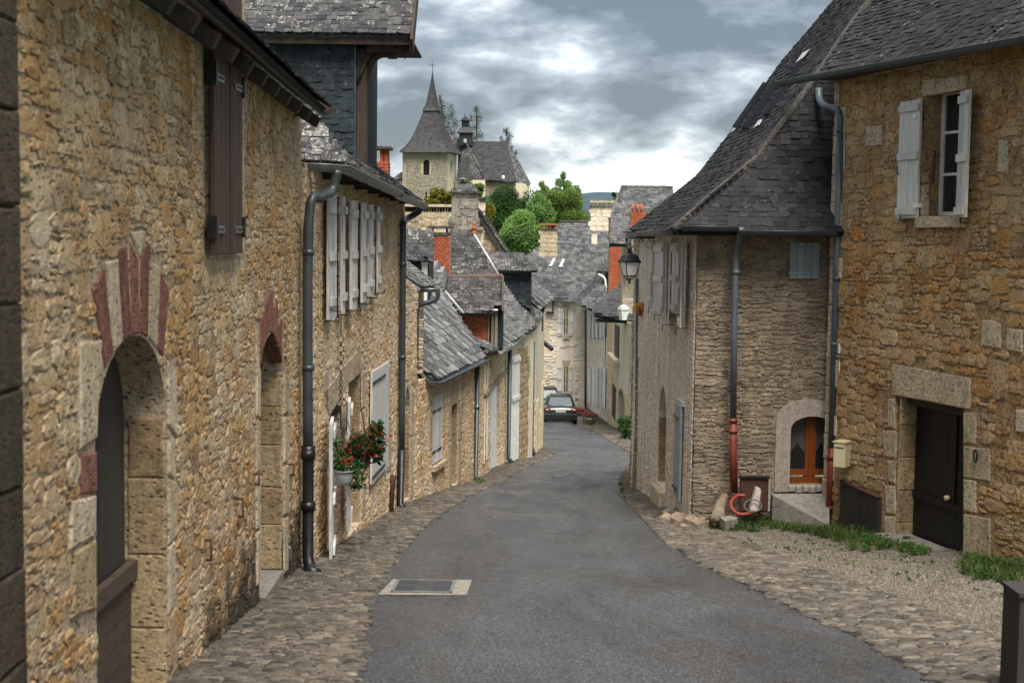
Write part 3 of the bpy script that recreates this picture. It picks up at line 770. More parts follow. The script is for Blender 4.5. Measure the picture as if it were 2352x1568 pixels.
RIGHT_EDGE = gp([(1335, 977), (1380, 1000), (1450, 1040), (1452, 1060), (1432, 1090), (1422, 1120), (1436, 1150), (1470, 1188), (1520, 1238), (1600, 1292), (1720, 1347), (1830, 1400), (1980, 1470), (2150, 1567)])
le0, re0 = LEFT_EDGE[0], RIGHT_EDGE[-1]
near = [(re0[0] + .9, 8.4), (3.3, 3.0), (-1.2, 3.0), (le0[0] - .05, 8.4)]
far = [(1.02, 52), (-.6, 62), (-4, 80), (-4, 90), (3.2, 88.5), (4.45, 87), (4.2, 78)]
road = LEFT_EDGE + far + RIGHT_EDGE + near
bpy_road = sheet('road', road, M['asphalt'], 0.0, label='damp grey asphalt lane running downhill between the houses', cat='road')
# base polygons beside the road
LW = [(-2.46, 3.0), (-2.46, 16.5), (-1.95, 25.2), (-.80, 31.4), (-.16, 38.2), (.58, 41.0), (1.08, 47.7)]
pav_l = [(-1.2, 3.0)] + [near[3]] + LEFT_EDGE[:-1] + [(LEFT_EDGE[-1][0] + .03, LEFT_EDGE[-1][1])] + [(.9, 48.3), (.6, 47.7)] + [(x - .2, y) for x, y in reversed(LW[:-1])]
pl = sheet('pavement', pav_l, M['bed'], .004, label='cobbled verge along the foot of the left-hand houses', cat='pavement')
RIGHT_OUT = gp([(2352, 1545), (2352, 1490), (2200, 1425), (2050, 1372), (1900, 1318), (1760, 1262), (1650, 1229), (1606, 1216)])
pav_r = list(reversed(RIGHT_EDGE)) [:0] + RIGHT_EDGE[3:] + [near[0], (near[0][0] + 1.6, 8.4), (RIGHT_OUT[0][0] + .9, RIGHT_OUT[0][1] - 1)] + RIGHT_OUT + [(2.95, 22.2), (2.9, 27.3), (2.75, 30.5), (3.4, 36), gp([(1462, 1062)])[0]]
pr = sheet('pavement', pav_r, M['bed'], .004, label='cobbled verge along the foot of the right-hand houses', cat='pavement')
grav = RIGHT_OUT[1:][::-1] + [(RIGHT_OUT[0][0] + 2.5, RIGHT_OUT[0][1]), (7.6, 13.5), (6.9, 16.5), (5.0, 22.6), (2.9, 22.4)]
gr = sheet('yard', grav, M['gravelbed'], .008, label='pale gravel yard before the ochre house', cat='yard')
pav_f = gp([(1335, 977), (1345, 935), (1394, 965), (1425, 975), (1470, 1000), (1475, 1052)]) + gp([(1452, 1052), (1450, 1040), (1380, 1000)])
pf = sheet('pavement', pav_f, M['bed'], .006, label='far cobbled verge with flower pots by the bend', cat='pavement')
def cobbles(parent, poly, su=.15, sv=.085, h=.032, limit=300, avoid=()):
    xs = [p[0] for p in poly]; ys = [p[1] for p in poly]; mats, sizes = [], []; y = min(ys); sl = math.atan(-.106)
    vy = V((0, math.cos(sl), math.sin(sl))); nz = V((0, -math.sin(sl), math.cos(sl)))
    while y < max(ys):
        x = min(xs); vv = sv * random.uniform(.8, 1.25)
        while x < max(xs):
            w = su * random.uniform(.6, 1.45); cx, cy = x + w / 2, y + .16 * math.sin(x * 2.1) + .05 * math.sin(x * 6 + y)
            if inpoly(cx, cy, poly) and not any(inpoly(cx, cy, q) for q in avoid):
                o = V((cx, cy, gz(cx, cy) + .006))
                if vis(o, 120):
                    a = random.uniform(-.28, .28); u = V((math.cos(a), math.sin(a), -.106 * math.sin(a))); v = V((-math.sin(a), math.cos(a), -.106 * math.cos(a)))
                    mats.append(mat4(u * (w * .97), v * (vv * random.uniform(.8, 1.1)), nz * h * random.uniform(.6, 1.5), o)); sizes.append(w)
            x += w
        y += vv * .93
    pieces('cobble', 'cobble_paving', 'cobble', mats, M['cobble'], parent, sizes, limit, 9)
pav_l2 = [(a - .02, b_) for a, b_ in pav_l]
cobbles(pl, pav_l, .15, .056, .026)
cobbles(pr, pav_r, .16, .06, .026)
cobbles(pf, pav_f, .2, .12, limit=60)
# gravel
pts = []
while len(pts) < 26000:
    x, y = random.uniform(2.4, 7), random.uniform(11, 23)
    if inpoly(x, y, grav): pts.append((x, y, gz(x, y) + .008))
g = scatter('gravel', 'pebble', pts, rng.uniform(.012, .034, len(pts)), M['pebble'], None, True); tag(g, 'loose pale gravel spread over the yard', 'gravel')
# drain grate
Fg = Frame((0, 0, gz(0, 0)), (1, 0, 0), (0, 1, -.106), (0, .106, 1))
pad = sheet('drain_surround', gp([(903, 1330), (1084, 1332), (1071, 1367), (868, 1366)]), M['concrete'], .006, 'structure', None, 'concrete patch set round the drain grate in the road', 'road patch')
q = gp([(914, 1333.5), (1047, 1334.5), (1039, 1362), (896, 1361)])
gx0, gx1 = (q[0][0] + q[3][0]) / 2, (q[1][0] + q[2][0]) / 2; gy0, gy1 = q[3][1], q[0][1]
gt = root('drain_grate', 'rectangular cast iron drain grate set in concrete on the left of the road', 'drain grate', (gx0, gy0, gz(0, gy0)))
k = Fg.v.y
def gbox(nm, x0, x1, y0, y1, h0, h1, par): return fbox(nm, Fg, x0, x1, y0 / k, y1 / k, h0, h1, M['grateiron'] if nm == 'bar' else M['iron'], par)
gbox('pit', gx0, gx1, gy0, gy1, .009, .011, gt)  # black plate standing in for the shade below the bars
for a in ((gx0, gx1, gy0, gy0 + .03), (gx0, gx1, gy1 - .03, gy1), (gx0, gx0 + .03, gy0, gy1), (gx1 - .03, gx1, gy0, gy1)): boxes('grate_frame', Fg, [(a[0], a[1], a[2] / k, a[3] / k, .010, .022)], M['zinc'], gt)
W3 = (gx1 - gx0 - .06) / 3
for c in range(3):
    xa = gx0 + .03 + W3 * c
    if c != 1:
        n = 9
        for i in range(n): gbox('bar', xa + W3 * i / n, xa + W3 * (i + .55) / n, gy0 + .03, gy1 - .03, .012, .021, gt)
        gbox('bar', xa, xa + W3, (gy0 + gy1) / 2 - .015, (gy0 + gy1) / 2 + .015, .013, .022, gt)
    else:
        n = 8
        for i in range(n): gbox('bar', xa, xa + W3, gy0 + .03 + (gy1 - gy0 - .06) * i / n, gy0 + .03 + (gy1 - gy0 - .06) * (i + .55) / n, .012, .021, gt)

# ================================================================== LEFT SIDE
# ---------- house A: two arched doorways
HA = root('stone_house', 'ochre rubble house with two arched doorways and red voussoirs, nearest on the left', 'house', (-2.5, 10, -3.3))
FA = wall_frame((-2.46, 3.0), (-2.46, 16.5))
sy = lambda y: y - 3.0
zb = lambda y: gz(0, y) - .35
outA = [(sy(6.8), zb(7)), (sy(16.5), zb(16.5)), (sy(16.5), 1.32), (sy(13.1), 1.36), (sy(13.1), 2.75), (sy(11.25), 2.75), (sy(11.25), 1.38), (sy(6.8), 1.42)]
dA0, dA1 = FA.uv(218, 1050)[0], FA.uv(380, 1050)[0]; dA2, dA3 = FA.uv(595, 1080)[0], FA.uv(649, 1080)[0]
d1 = arch(dA0, dA1, -3.3, -1.33, FA.uv(312, 768)[1]); d2 = arch(dA2, dA3, -3.78, FA.uv(648, 852)[1], FA.uv(624, 764)[1], power=1.95)
plate('wall', FA, outA, [d1, d2], -.55, 0, M['mortarA'], HA)
# dressings in red and white stone
av = [d1, d2]
def vou(F, pts, mat, par, proud=.012, d0=-.12, nm='voussoir'):
    p = F.poly(pts); av.append(p); block(nm, F, p, d0, proud, mat, par, .01)
for pts, m_ in (([(210, 663), (237, 612), (258, 812), (239, 850)], 'redstone'), ([(238, 600), (268, 590), (280, 786), (260, 810)], 'dressed'), ([(268, 574), (288, 564), (301, 772), (281, 785)], 'redstone'),
                ([(296, 553), (315, 592), (320, 767), (302, 770)], 'redstone'), ([(296, 533), (331, 530), (318, 594)], 'dressed'), ([(322, 583), (341, 560), (337, 775), (322, 768)], 'redstone'),
                ([(343, 600), (366, 612), (358, 800), (339, 778)], 'dressed'), ([(367, 618), (386, 665), (372, 825), (360, 802)], 'redstone')): vou(FA, pts, M[m_], HA)
for pts, m_ in (([(179, 785), (228, 778), (217, 1010), (179, 1033)], 'dressed'), ([(179, 1040), (217, 1035), (217, 1130), (183, 1135)], 'redstone'), ([(160, 1150), (216, 1135), (216, 1230), (155, 1262)], 'dressed'), ([(165, 1270), (216, 1236), (216, 1400), (160, 1420)], 'dresseddark'),
                ([(382, 826), (401, 850), (401, 1000), (383, 975)], 'dressed'), ([(384, 985), (397, 1005), (397, 1100), (384, 1090)], 'dressed'), ([(384, 1097), (402, 1104), (402, 1230), (384, 1250)], 'dressed'), ([(384, 1256), (398, 1238), (398, 1380), (384, 1410)], 'dressed'), ([(384, 1418), (402, 1390), (402, 1500), (384, 1540)], 'dresseddark')): vou(FA, pts, M[m_], HA, .02, nm='jamb_stone')
for i in range(5):
    a0, a1 = 596 + i * 10.3, 596 + (i + 1) * 10.3 - .7; tp = [720, 684, 664, 690, 735]; bt = [846, 792, 769, 772, 800]; bt2 = [794, 770, 771, 798, 840]
    vou(FA, [(a0, tp[i] + 14), (a1, tp[i] - 4), (a1 - .4, bt2[i] - 6), (a0, bt[i] - 6)], M['redstone'], HA)
for pts in ([(586, 780), (595, 852), (595, 960), (587, 955)], [(587, 962), (595, 965), (595, 1080), (586, 1085)], [(586, 1092), (595, 1088), (595, 1210), (587, 1215)], [(587, 1222), (595, 1217), (595, 1330), (588, 1345)],
            [(650, 856), (662, 862), (661, 950), (650, 950)], [(650, 956), (658, 956), (658, 1060), (650, 1062)], [(650, 1068), (662, 1064), (662, 1180), (650, 1182)], [(650, 1188), (659, 1186), (659, 1310), (650, 1318)]): vou(FA, pts, M['dressed'], HA, .02, nm='jamb_stone')
# reveals of the doorways in big blocks (far jambs face the viewer)
def reveal_blocks(par, x_front, depth, y, z0, z1, n, mat, s=1):
    Fr = Frame((x_front, y, 0), (-1, 0, 0), (0, 0, 1), (0, -1, 0)); z = z0
    for i in range(n):
        h = (z1 - z0) / n * random.uniform(.75, 1.25) if i < n - 1 else z1 - z
        if h > .05: block('reveal_stone', Fr, rect(0, depth, z, min(z + h, z1)), -.02, .014, mat, par, .008)
        z += h
reveal2(HA, FA, dA1, .27, -3.3, -1.36, 4, M['dresseddark'], -1); reveal2(HA, FA, dA3, .4, -3.7, -1.55, 5, M['dresseddark'], -1)
w1 = rect(sy(11.3), sy(13.05), -.36, 3)
stA = av + [w1]
masonry(HA, FA, outA, stA, M['stoneA'], (.06, .34), (.05, .22), .013, 300, 9, gap=.012, wave=.05, tilt=5)
# doors
dr = planked(HA, FA, sy(8.39) - .1, sy(10.1) + .1, -2.45, -.6, -.34, 7, M['doorgrey'], 'door', .05)
hd = planked(HA, FA, sy(8.39) - .05, sy(10.1) - .02, -3.4, -2.42, -.30, 6, M['halfdoor'], 'half_door', .05, True)
fbox('rail', FA, sy(8.45), sy(10.08), -2.50, -2.38, -.26, -.20, M['halfdoor'], hd)
fbox('post', FA, sy(8.42), sy(8.52), -3.4, -2.2, -.26, -.14, M['halfdoor'], hd)
sweep('door_handle', [FA.P(sy(8.62), -1.95, -.27), FA.P(sy(8.62), -1.95, -.21), FA.P(sy(8.62), -2.15, -.21), FA.P(sy(8.62), -2.15, -.27)], .012, M['iron'], dr, 6)
planked(HA, FA, sy(13.83) - .05, sy(15.2) + .05, -3.72, -.9, -.50, 6, M['timber'], 'door', .05)
fbox('threshold', FA, sy(13.86), sy(15.18), -4.2, -3.70, -.48, .02, M['concrete'], HA)
# tall brown shutters
for a, b_, dd in ((483, 517, .05), (520, 548, .05)):
    s0, s1, t0, t1 = prect(FA, a, b_, 300, 583, dd); sh = shutter(HA, FA, s0, s1, t0, 2.6, dd, M['shutterbrown'], 4, (), (), .035)
    for z_ in (FA.uv(515, 527, dd)[1], FA.uv(515, 190, dd)[1]):
        c0 = s0 if a < 500 else s1; sg = 1 if a < 500 else -1
        fbox('hinge_plate', FA, min(c0, c0 + sg * .34), max(c0, c0 + sg * .34), z_ - .03, z_ + .03, dd + .038, dd + .046, M['zinc'], sh)
        for q in range(3): fbox('hinge_bolt', FA, c0 + sg * (.08 + q * .09) - .012, c0 + sg * (.08 + q * .09) + .012, z_ - .012, z_ + .012, dd + .046, dd + .054, M['iron'], sh)
        fbox('hinge_pin', FA, c0 - .035, c0 + .035, z_ - .07, z_ + .11, dd - .02, dd + .06, M['iron'], sh)
s0, s1, t0, t1 = prect(FA, 483, 548, 300, 583)
block('sill', FA, rect(s0 - .05, s1 + .05, t0 - .02, t0 + .0), -.05, .02, M['dressed'], HA)
for k in range(6):
    for c, w_ in ((s0, -.14), (s1, .14)): block('jamb_stone', FA, rect(min(c, c + w_), max(c, c + w_), t0 + k * .48, t0 + k * .48 + .47), -.1, .025, M['dressed'], HA, .01)
fbox('window_dark_sheet', FA, s0, s1, t0, 2.6, .004, .012, M['doorshadeblack'], HA)  # flat black sheet, shade behind the leaves painted on the wall
# dormer head and iron hooks
for px, py, L in ((578, 1100, .10), (540, 1165, .16), (465, 1262, .16), (660, 1078, .12)):
    u_, v_ = FA.uv(px, py); sweep('iron_hook', [FA.P(u_, v_ + L / 2, -.02), FA.P(u_, v_ + L / 2, .07), FA.P(u_, v_ - L / 2, .07), FA.P(u_, v_ - L / 2, .03)], .014, M['rust'], HA, 6)
# eave with rafters, boards, slates
E1, E2 = V((-2.12, 6.9, 1.66)), V((-2.13, 16.25, 1.34))
RA = roof_frame(E1, E2, 36, (1, 0, 0))
roof(HA, RA, rect(0, 9.3, 0, 4.5), M['slatenear'], .19, .13, .05, 120, 9, .02)
for i in range(14):
    y = 7.2 + i * .68; z = 1.60 - (y - 6.9) * .0342
    Fr = Frame((0, y, 0), (-1, 0, 0), (0, 0, 1), (0, -1, 0)); mesh('rafter', [Fr.P(a, b_, d) for d in (0, .09) for a, b_ in ((2.16, z - .07), (2.75, z + .30), (2.75, z + .16), (2.22, z - .18))], BOXF, M['timber'], HA, recalc=True)
for k in range(4): fbox('soffit_board', Frame((-2.14 - k * .1, 6.9, 1.60 + k * .072), (0, 1, -.0342), (-.81, 0, .585), (.585, 0, .81)), 0, 9.3, 0, .115, -.03, 0, M['timber'], HA)
fbox('verge_board', Frame((-2.12, 16.26, 1.28), (-.81, 0, .585), (-.585, 0, -.81), (0, 1, 0)), 0, 4.4, -.12, .02, 0, .03, M['timber'], HA)
mesh('gable_wall', [(-2.5, 16.45, zb(16.4)), (-7, 16.45, zb(16.4)), (-7, 16.45, 4.6), (-2.5, 16.45, 1.4), (-2.5, 16.2, zb(16.4)), (-7, 16.2, zb(16.4)), (-7, 16.2, 4.6), (-2.5, 16.2, 1.4)], BOXF, M['mortarA'], HA, recalc=True)
# ---------- neighbour's corner at the very left, vignette darkness painted into its stone
HN = root('stone_house', 'vignette-darkened quoined house corner cut off by the left edge of the picture', 'house', (-2.4, 5, -3))
FN = wall_frame((-2.42, 3.0), (-2.42, 6.93)); outN = rect(0, 3.93, -3.6, 3.4)
plate('wall', FN, outN, [], -.6, 0, M['vignettestone'], HN)
qs = quoins(HN, FN, 3.93, -1, -3.5, 3.3, M['vignettestone'], (.35, .5), (.45, .7), .03)
masonry(HN, FN, outN, qs, M['vignettestone'], (.18, .4), (.1, .2), .02, 60, 20)
# damp black mould plants the foot of house A (a dark lichen skin, own irregular shape)
# ---------- house B
B0, B1 = (-2.42, 16.55), (-1.93, 25.2)
HB = root('stone_house', 'honey rubble house with white shutters and hanging baskets on the left', 'house', (-2.3, 20, -4.4))
FB = wall_frame(B0, B1); LB = (V((*B1, 0)) - V((*B0, 0))).length
topB = lambda s: .70 - .21 * s / LB
outB = [(0, gz(0, 16.5) - .3), (LB, gz(0, 25.2) - .3), (LB, topB(LB)), (0, topB(0))]
hb = []
ups = [(769, 781, 463, 722), (818, 827, 476, 700), (853, 861, 486, 682)]
for a, b_, c, d in ups: s0, s1, t0, t1 = prect(FB, a, b_, c, d); hb.append(rect(s0, s1, t0, t1))
s0, s1, _, _ = prect(FB, 756, 783, 1000, 1200); dB1 = arch(s0, s1, gz(0, 18) - .0, FB.uv(770, 960)[1], FB.uv(770, 930)[1]); hb.append(dB1)
s0, s1, _, _ = prect(FB, 800, 829, 900, 1190); zt = gz(0, FB.P(s0, 0).y) + .02; dB2 = [(s0, zt), (s1, zt), (s1, FB.uv(829, 856)[1]), (s0, FB.uv(800, 880)[1])]; hb.append(dB2)
plate('wall', FB, outB, hb, -.5, 0, M['mortarB'], HB)
for h_ in hb[:3]:
    window(HB, FB, h_[0][0], h_[1][0], h_[0][1], h_[2][1], -.22, 1, 4, M['whitepaint'])
planked(HB, FB, dB1[0][0] - .05, dB1[-1][0] + .05, dB1[0][1], dB1[1][1] + .3, -.4, 4, M['timber'], 'door')
planked(HB, FB, dB2[0][0] - .05, dB2[1][0] + .05, dB2[0][1], dB2[2][1] + .2, -.45, 4, M['timber'], 'door')
avB = list(hb)
def dstone(F, par, avl, pts, mat, nm='jamb_stone', proud=.014, ch=.008):
    p = F.poly(pts); avl.append(p); block(nm, F, p, -.1, proud, mat, par, ch)
P2 = FB.P(dB2[1][0], 0); reveal2(HB, FB, dB2[1][0], .42, dB2[0][1], dB2[2][1] - .03, 5, M['dresseddark'], -1)
dstone(FB, HB, avB, [(742, 905), (790, 838), (826, 800), (828, 852), (800, 878), (772, 925), (755, 955)], M['dressed'], 'lintel')
for pts in ([(830, 855), (838, 850), (838, 935), (830, 938)], [(830, 944), (836, 940), (836, 1030), (830, 1035)], [(830, 1040), (838, 1036), (838, 1180), (830, 1188)],
            [(886, 840), (896, 834), (896, 960), (886, 960)], [(888, 966), (897, 966), (897, 1080), (888, 1083)], [(740, 860), (752, 850), (752, 925), (742, 935)]): dstone(FB, HB, avB, pts, M['dressed'])
masonry(HB, FB, outB, avB, M['stoneB'], (.07, .38), (.06, .22), .012, 300, 9, gap=.011, wave=.04, tilt=4)
# shutters of the upper windows
for i, (a, b_, c, d) in enumerate(((750, 765, 446, 732), (780, 788, 451, 718), (803, 814, 461, 708), (826, 837, 466, 693), (844, 851, 470, 679), (861, 869, 474, 669))):
    dd = .07 + .012 * (i % 3); s0, s1, t0, t1 = prect(FB, a, b_, c, d, dd)
    sh = shutter(HB, FB, s0, s1, t0, t1, dd, M['shutterwhite'], 3, (.14, .5, .88), (), .035, swing=2, hinge=i % 2)
    if i % 2 == 0:
        c_ = FB.P((s0 + s1) / 2, 0, dd + .10); sweep('espagnolette_rod', [c_ + V((0, 0, t0 + .04)), c_ + V((0, 0, t1 - .04))], .010, M['iron'], sh, 6)
        for f in (.02, .35, .62, .97): z_ = t0 + (t1 - t0) * f; sweep('rod_guide', [c_ + V((0, -.03, z_)), c_ + V((0, .03, z_))], .016, M['iron'], sh, 6)
    c_ = FB.P((s0 + s1) / 2, t0 - .03, dd + .02); sweep('stop_hook', [c_ - FB.n * .09, c_ + FB.n * .10, c_ + FB.n * .10 + V((0, 0, .07))], .009, M['iron'], HB, 6)
# white door leaves and the big white shutter
for a, b_, c, d, sw in ((735, 760, 965, 1282, 9), (780, 799, 918, 1208, 9)):
    dd = .06; s0, s1, t0, t1 = prect(FB, a, b_, c, d, dd); shutter(HB, FB, s0, s1, t0, t1, dd, M['shutterwhite'], 3, (.1, .46, .93), (), .04, swing=sw, hinge=1)
dd = .03; s0, s1, _, _ = prect(FB, 850, 888, 847, 1090, dd); t0 = FB.uv(868, 1091, dd)[1]; t1 = FB.uv(868, 843, dd)[1]
shutter(HB, FB, s0, s1, t0, t1, dd, M['shutterwhite'], 2, (), (.06, .90), .04, name='shutter', label='big plain white shutter with two black strap hinges')
fbox('frame_post', FB, s1, s1 + .08, t0, t1, .0, .05, M['shutterwhite'], HB)
pc = FB.P(*FB.uv(896, 1090), .06); sweep('clay_drain_pipe', [pc, pc + V((-.02, -.02, -.12)), pc + V((-.03, -.2, -.75))], .045, M['rust'], HB, 10, radii=[.07, .05, .042])
# B roof
EB1, EB2 = at(785, 378, 17.2), at(965, 464, 25.0)
RB = roof_frame(EB1, EB2, 36, (1, 0, 0)); LRB = (EB2 - EB1).length
towcut = rect(3.3, 6.2, .55, 9)
roof(HB, RB, [(0, 0), (LRB, 0), (LRB, 4.2), (.9, 4.2)], M['slatelichen'], .17, .12, .06, 300, 9, .02)
hipB = [V((-2.60, 16.95, EB1.z + .02)), V((EB1.x, EB1.y - .2, EB1.z)), V((-2.95, 17.9, 1.55)), V((-3.6, 17.8, 2.0)), V((-3.6, 16.95, 1.5))]
RH = roof_frame(hipB[0], hipB[1], 40, (0, -1, 0)); roof(HB, RH, [(-1.2, 0), (.62, 0), (.1, 1.0), (-1.2, 1.3)], M['slatelichen'], .17, .11, .05, 60, 9, .02)
gutter(HB, [V((-2.62, 16.72, EB1.z - .01)), V((EB1.x - .05, 16.72, EB1.z - .03)), V((EB1.x + .05, 16.9, EB1.z - .03)), EB1 + (EB2 - EB1) * .6 + V((.04, 0, -.03))], .085)
gutter(HB, [EB1 + (EB2 - EB1) * .59 + V((.05, 0, -.06)), EB2 + V((.06, 0, -.04))], .085)
for k in range(7): 
    y = 17.6 + k * 1.15; p = FB.P((y - 16.55) * 1.0, topB(y - 16.5) - .02, 0); fbox('rafter', Frame(p, FB.n, (0, 0, 1), FB.u), -.1, .38, -.06, .05, -.04, .04, M['timber'], HB)
x_ = -2.29; y_ = 16.9; pipe(HB, [V((EB1.x, 16.75, EB1.z - .08)), V((EB1.x - .06, 16.75, EB1.z - .33)), V((-2.22, 16.4, EB1.z - .42)), V((-2.33, 16.22, EB1.z - .72)), V((-2.33, 16.22, -2.72))], .058, M['zincdark'], collars=[((-2.33, 16.22, -.28), M['zincdark']), ((-2.33, 16.22, -1.6), M['zincdark'])], straight=False)
sweep('cast_iron_pipe', [V((-2.33, 16.22, -2.5)), V((-2.33, 16.22, -2.6)), V((-2.33, 16.22, -3.80)), V((-2.28, 16.1, -3.93)), V((-2.20, 16.02, -3.95))], .066, M['iron'], HB, 14, radii=[.085, .066, .066, .07, .07])
for z_ in (-2.6, -3.2): sweep('pipe_collar', [(-2.33, 16.22, z_ - .05), (-2.33, 16.22, z_ + .05)], .085, M['iron'], HB, 14)
e_ = at(964, 474, 25.0); w_ = at(926, 520, 24.4)
pipe(HB, [e_, at(962, 486, 25), at(935, 503, 25), w_, w_ + V((0, 0, -.4)), V((w_.x, w_.y, at(921, 1040, 24.4).z))], .055, M['zincdark'], collars=[((w_.x, w_.y, -.6), M['zincdark']), ((w_.x, w_.y, -2.2), M['zincdark'])])
sweep('cast_iron_pipe', [V((w_.x, w_.y, at(921, 1032, 24.4).z)), V((w_.x - .02, w_.y, gz(0, 24.4) + .05)), V((w_.x + .05, w_.y - .08, gz(0, 24.4) + .02))], .064, M['iron'], HB, 14)
# ---------- slate-hung tower behind
TW = root('slate_hung_tower', 'dark slate-hung timber tower with overhanging roof above the left houses', 'tower', (-3.5, 21.2, 0))
FT = facing_wall(818, 300, 21.0); e0 = FT.uv(818, 300)[0]
outT = rect(-2.6, 0.0, -.2, 2.94)
plate('wall', FT, [(a + e0, b_) for a, b_ in outT], [], -.12, 0, M['slatewall'], TW)
slates(TW, FT, [(e0 - 2.6, -.2), (e0 - .03, -.2), (e0 - .03, 2.95), (e0 - 2.6, 2.95)], M['slatewall'], .14, .10, 300, 9, .02)
fbox('corner_board', FT, e0 - .03, e0 + .0, 0, 2.95, -.05, .035, M['zincdark'], TW)
fbox('corner_post', FT, e0 + .005, e0 + .15, 0, 2.95, -.24, .0, M['timber'], TW)
mesh('side_wall', [FT.P(e0, 0, -.05), FT.P(e0, 0, -3.2), FT.P(e0, 3.1, -3.2), FT.P(e0, 3.1, -.05), FT.P(e0 - .1, 0, -.05), FT.P(e0 - .1, 0, -3.2), FT.P(e0 - .1, 3.1, -3.2), FT.P(e0 - .1, 3.1, -.05)], BOXF, M['slatewall'], TW, recalc=True)
arc = [(e0 + .08, FT.uv(838, 215)[1]), (e0 + .13, FT.uv(845, 170)[1]), (e0 + .24, FT.uv(860, 135)[1]), (e0 + .42, FT.uv(885, 120)[1]), (e0 + .56, FT.uv(900, 113)[1])]
sweep('curved_bracket', smooth_path([FT.P(a, b_, -.1) for a, b_ in arc], 5), .05, M['timber'], TW, 8)
sweep('brace', [FT.P(e0 + .02, FT.uv(822, 190)[1], .02), FT.P(e0 + .20, FT.uv(850, 110)[1], .0)], .03, M['timber'], TW, 6)
sweep('brace', [FT.P(e0 + .02, FT.uv(822, 122)[1], .0), FT.P(e0 + .12, FT.uv(845, 112)[1], .0)], .03, M['timber'], TW, 6)
bz = FT.uv(900, 112)[1]
fbox('wall_plate', FT, e0 + .0, e0 + .70, bz - .0, bz + .13, -.16, .0, M['timber'], TW)
fbox('wall_plate', FT, e0 + .45, e0 + .58, bz - .13, bz, -.2, .0, M['timber'], TW)
RT = facing_roof(550, 78, 20.75, 44); r1 = RT.uv(945, 103)[0]
ez = FT.uv(760, 80, .25)[1]
RT = roof_frame((e0 - 2.7 + FT.o.x, 20.72, ez), (e0 + 1 + FT.o.x, 20.72, ez), 42, (0, -1, 0)); L0 = 2.7 + (945 - 818) / FP * 20.8
roof(TW, RT, rect(0, L0, 0, 2.2), M['slatelichen'], .135, .105, .07, 300, 9, .018)
fbox('eave_board', FT, e0 - 2.7, e0 - 2.7 + L0, ez - .13, ez - .02, .16, .24, M['timber'], TW)
fbox('verge_board', Frame(RT.P(L0, 0, -.1), RT.v, RT.n, RT.u), -.12, 2.3, -.16, .12, 0, .035, M['timber'], TW)
fbox('tie_beam', FT, e0 + .15, e0 - 2.7 + L0 - .03, ez - .22, ez - .10, -.1, .1, M['timber'], TW)
fbox('soffit_board', FT, e0 - 2.7, e0 - 2.7 + L0, ez - .03, ez, -2.2, .22, M['timber'], TW)
sweep('hanging_iron', [FT.P(FT.uv(931, 125)[0], ez - .1, .1), FT.P(FT.uv(931, 140)[0], FT.uv(931, 139)[1], .1)], .01, M['iron'], TW, 6)
# brick chimney behind
CH = root('brick_chimney', 'red brick chimney with open slab cap beside the slate tower', 'chimney', (at(868, 400, 27).x, 27, .2))
FC = facing_wall(845, 395, 27); c0, c1 = FC.uv(840, 360)[0], FC.uv(890, 360)[0]; cz1 = FC.uv(870, 372)[1]
fbox('chimney_stack', FC, c0, c1, -.6, cz1, -.5, 0, M['brickmortar'], CH); bricks(CH, FC, c0, c1, -.1, cz1, None, .20, .062)
FCs = Frame(FC.P(c1, 0, 0), (0, 1, 0), (0, 0, 1), (1, 0, 0)); bricks(CH, FCs, 0, .5, -.1, cz1, None, .20, .062)
for a in (c0, (c0 + c1) / 2 + .06, c1 - .08): fbox('cap_post', FC, a, a + .08, cz1, cz1 + .24, -.45, -.02, M['brick'], CH)
fbox('cap_slab', FC, c0 - .04, c1 + .06, cz1 + .24, cz1 + .29, -.56, .06, M['mortarcap'], CH)
# chain, baskets
cy = 17.6; cx = at(783, 800, cy).x
zt, zb2 = at(783, 716, cy).z, at(783, 985, cy).z
chn = root('hanging_chain', 'rusty iron chain with large rings hanging below the shutters over a plant pot', 'chain', (cx, cy, zb2))
sweep('rod', [(cx, cy, zt), (cx, cy, zt - .30)], .007, M['rust'], chn, 6)
z = zt - .30; i = 0
while z > zt - 1.13:
    R_ = .036 if i % 4 in (0, 2) and i < 8 else .02; h_ = R_ * 1.15; ring = []
    for kk in range(13):
        a = 2 * math.pi * kk / 12; ring.append(V((cx + (R_ * math.cos(a) if i % 2 == 0 else R_ * .25 * math.cos(a)), cy + (0 if i % 2 == 0 else R_ * math.cos(a)), z - h_ + h_ * math.sin(a))))
    sweep('chain_link', ring, .006, M['rust'], chn, 6, caps=False); z -= h_ * 1.8; i += 1
sweep('hook', smooth_path([(cx, cy, z), (cx + .0, cy, zb2 + .05), (cx + .02, cy, zb2), (cx + .05, cy, zb2 - .005), (cx + .075, cy, zb2 + .02), (cx + .08, cy, zb2 + .35)], 4), .009, M['iron'], chn, 6)
for q in (-.01, .02): sweep('support_bar', [(cx, cy, zt), (cx - .30, cy + q, zt + .05)], .01, M['rust'], chn, 6)
def bowl(name, c, r, h, mat, par):
    vs, fs = [], []; n = 24; prof = [(0, 0), (.62, 0), (.80, .25), (.95, .7), (1, 1), (1.05, 1.0), (1.05, 1.06), (.95, 1.06), (.9, .9), (0, .85)]
    for rr, zz in prof:
        for i in range(n): a = 2 * math.pi * i / n; vs.append((c[0] + r * rr * math.cos(a), c[1] + r * rr * math.sin(a), c[2] + h * zz))
    for l in range(len(prof) - 1):
        for i in range(n): fs.append((l * n + i, l * n + (i + 1) % n, (l + 1) * n + (i + 1) % n, (l + 1) * n + i))
    return mesh(name, vs, fs, mat, par, True, recalc=True)
py_ = 17.5; pc = at(791, 1112, py_); hb1 = root('hanging_basket', 'grey bowl hanging basket of trailing green leaves, lower of the two baskets', 'hanging basket', pc)
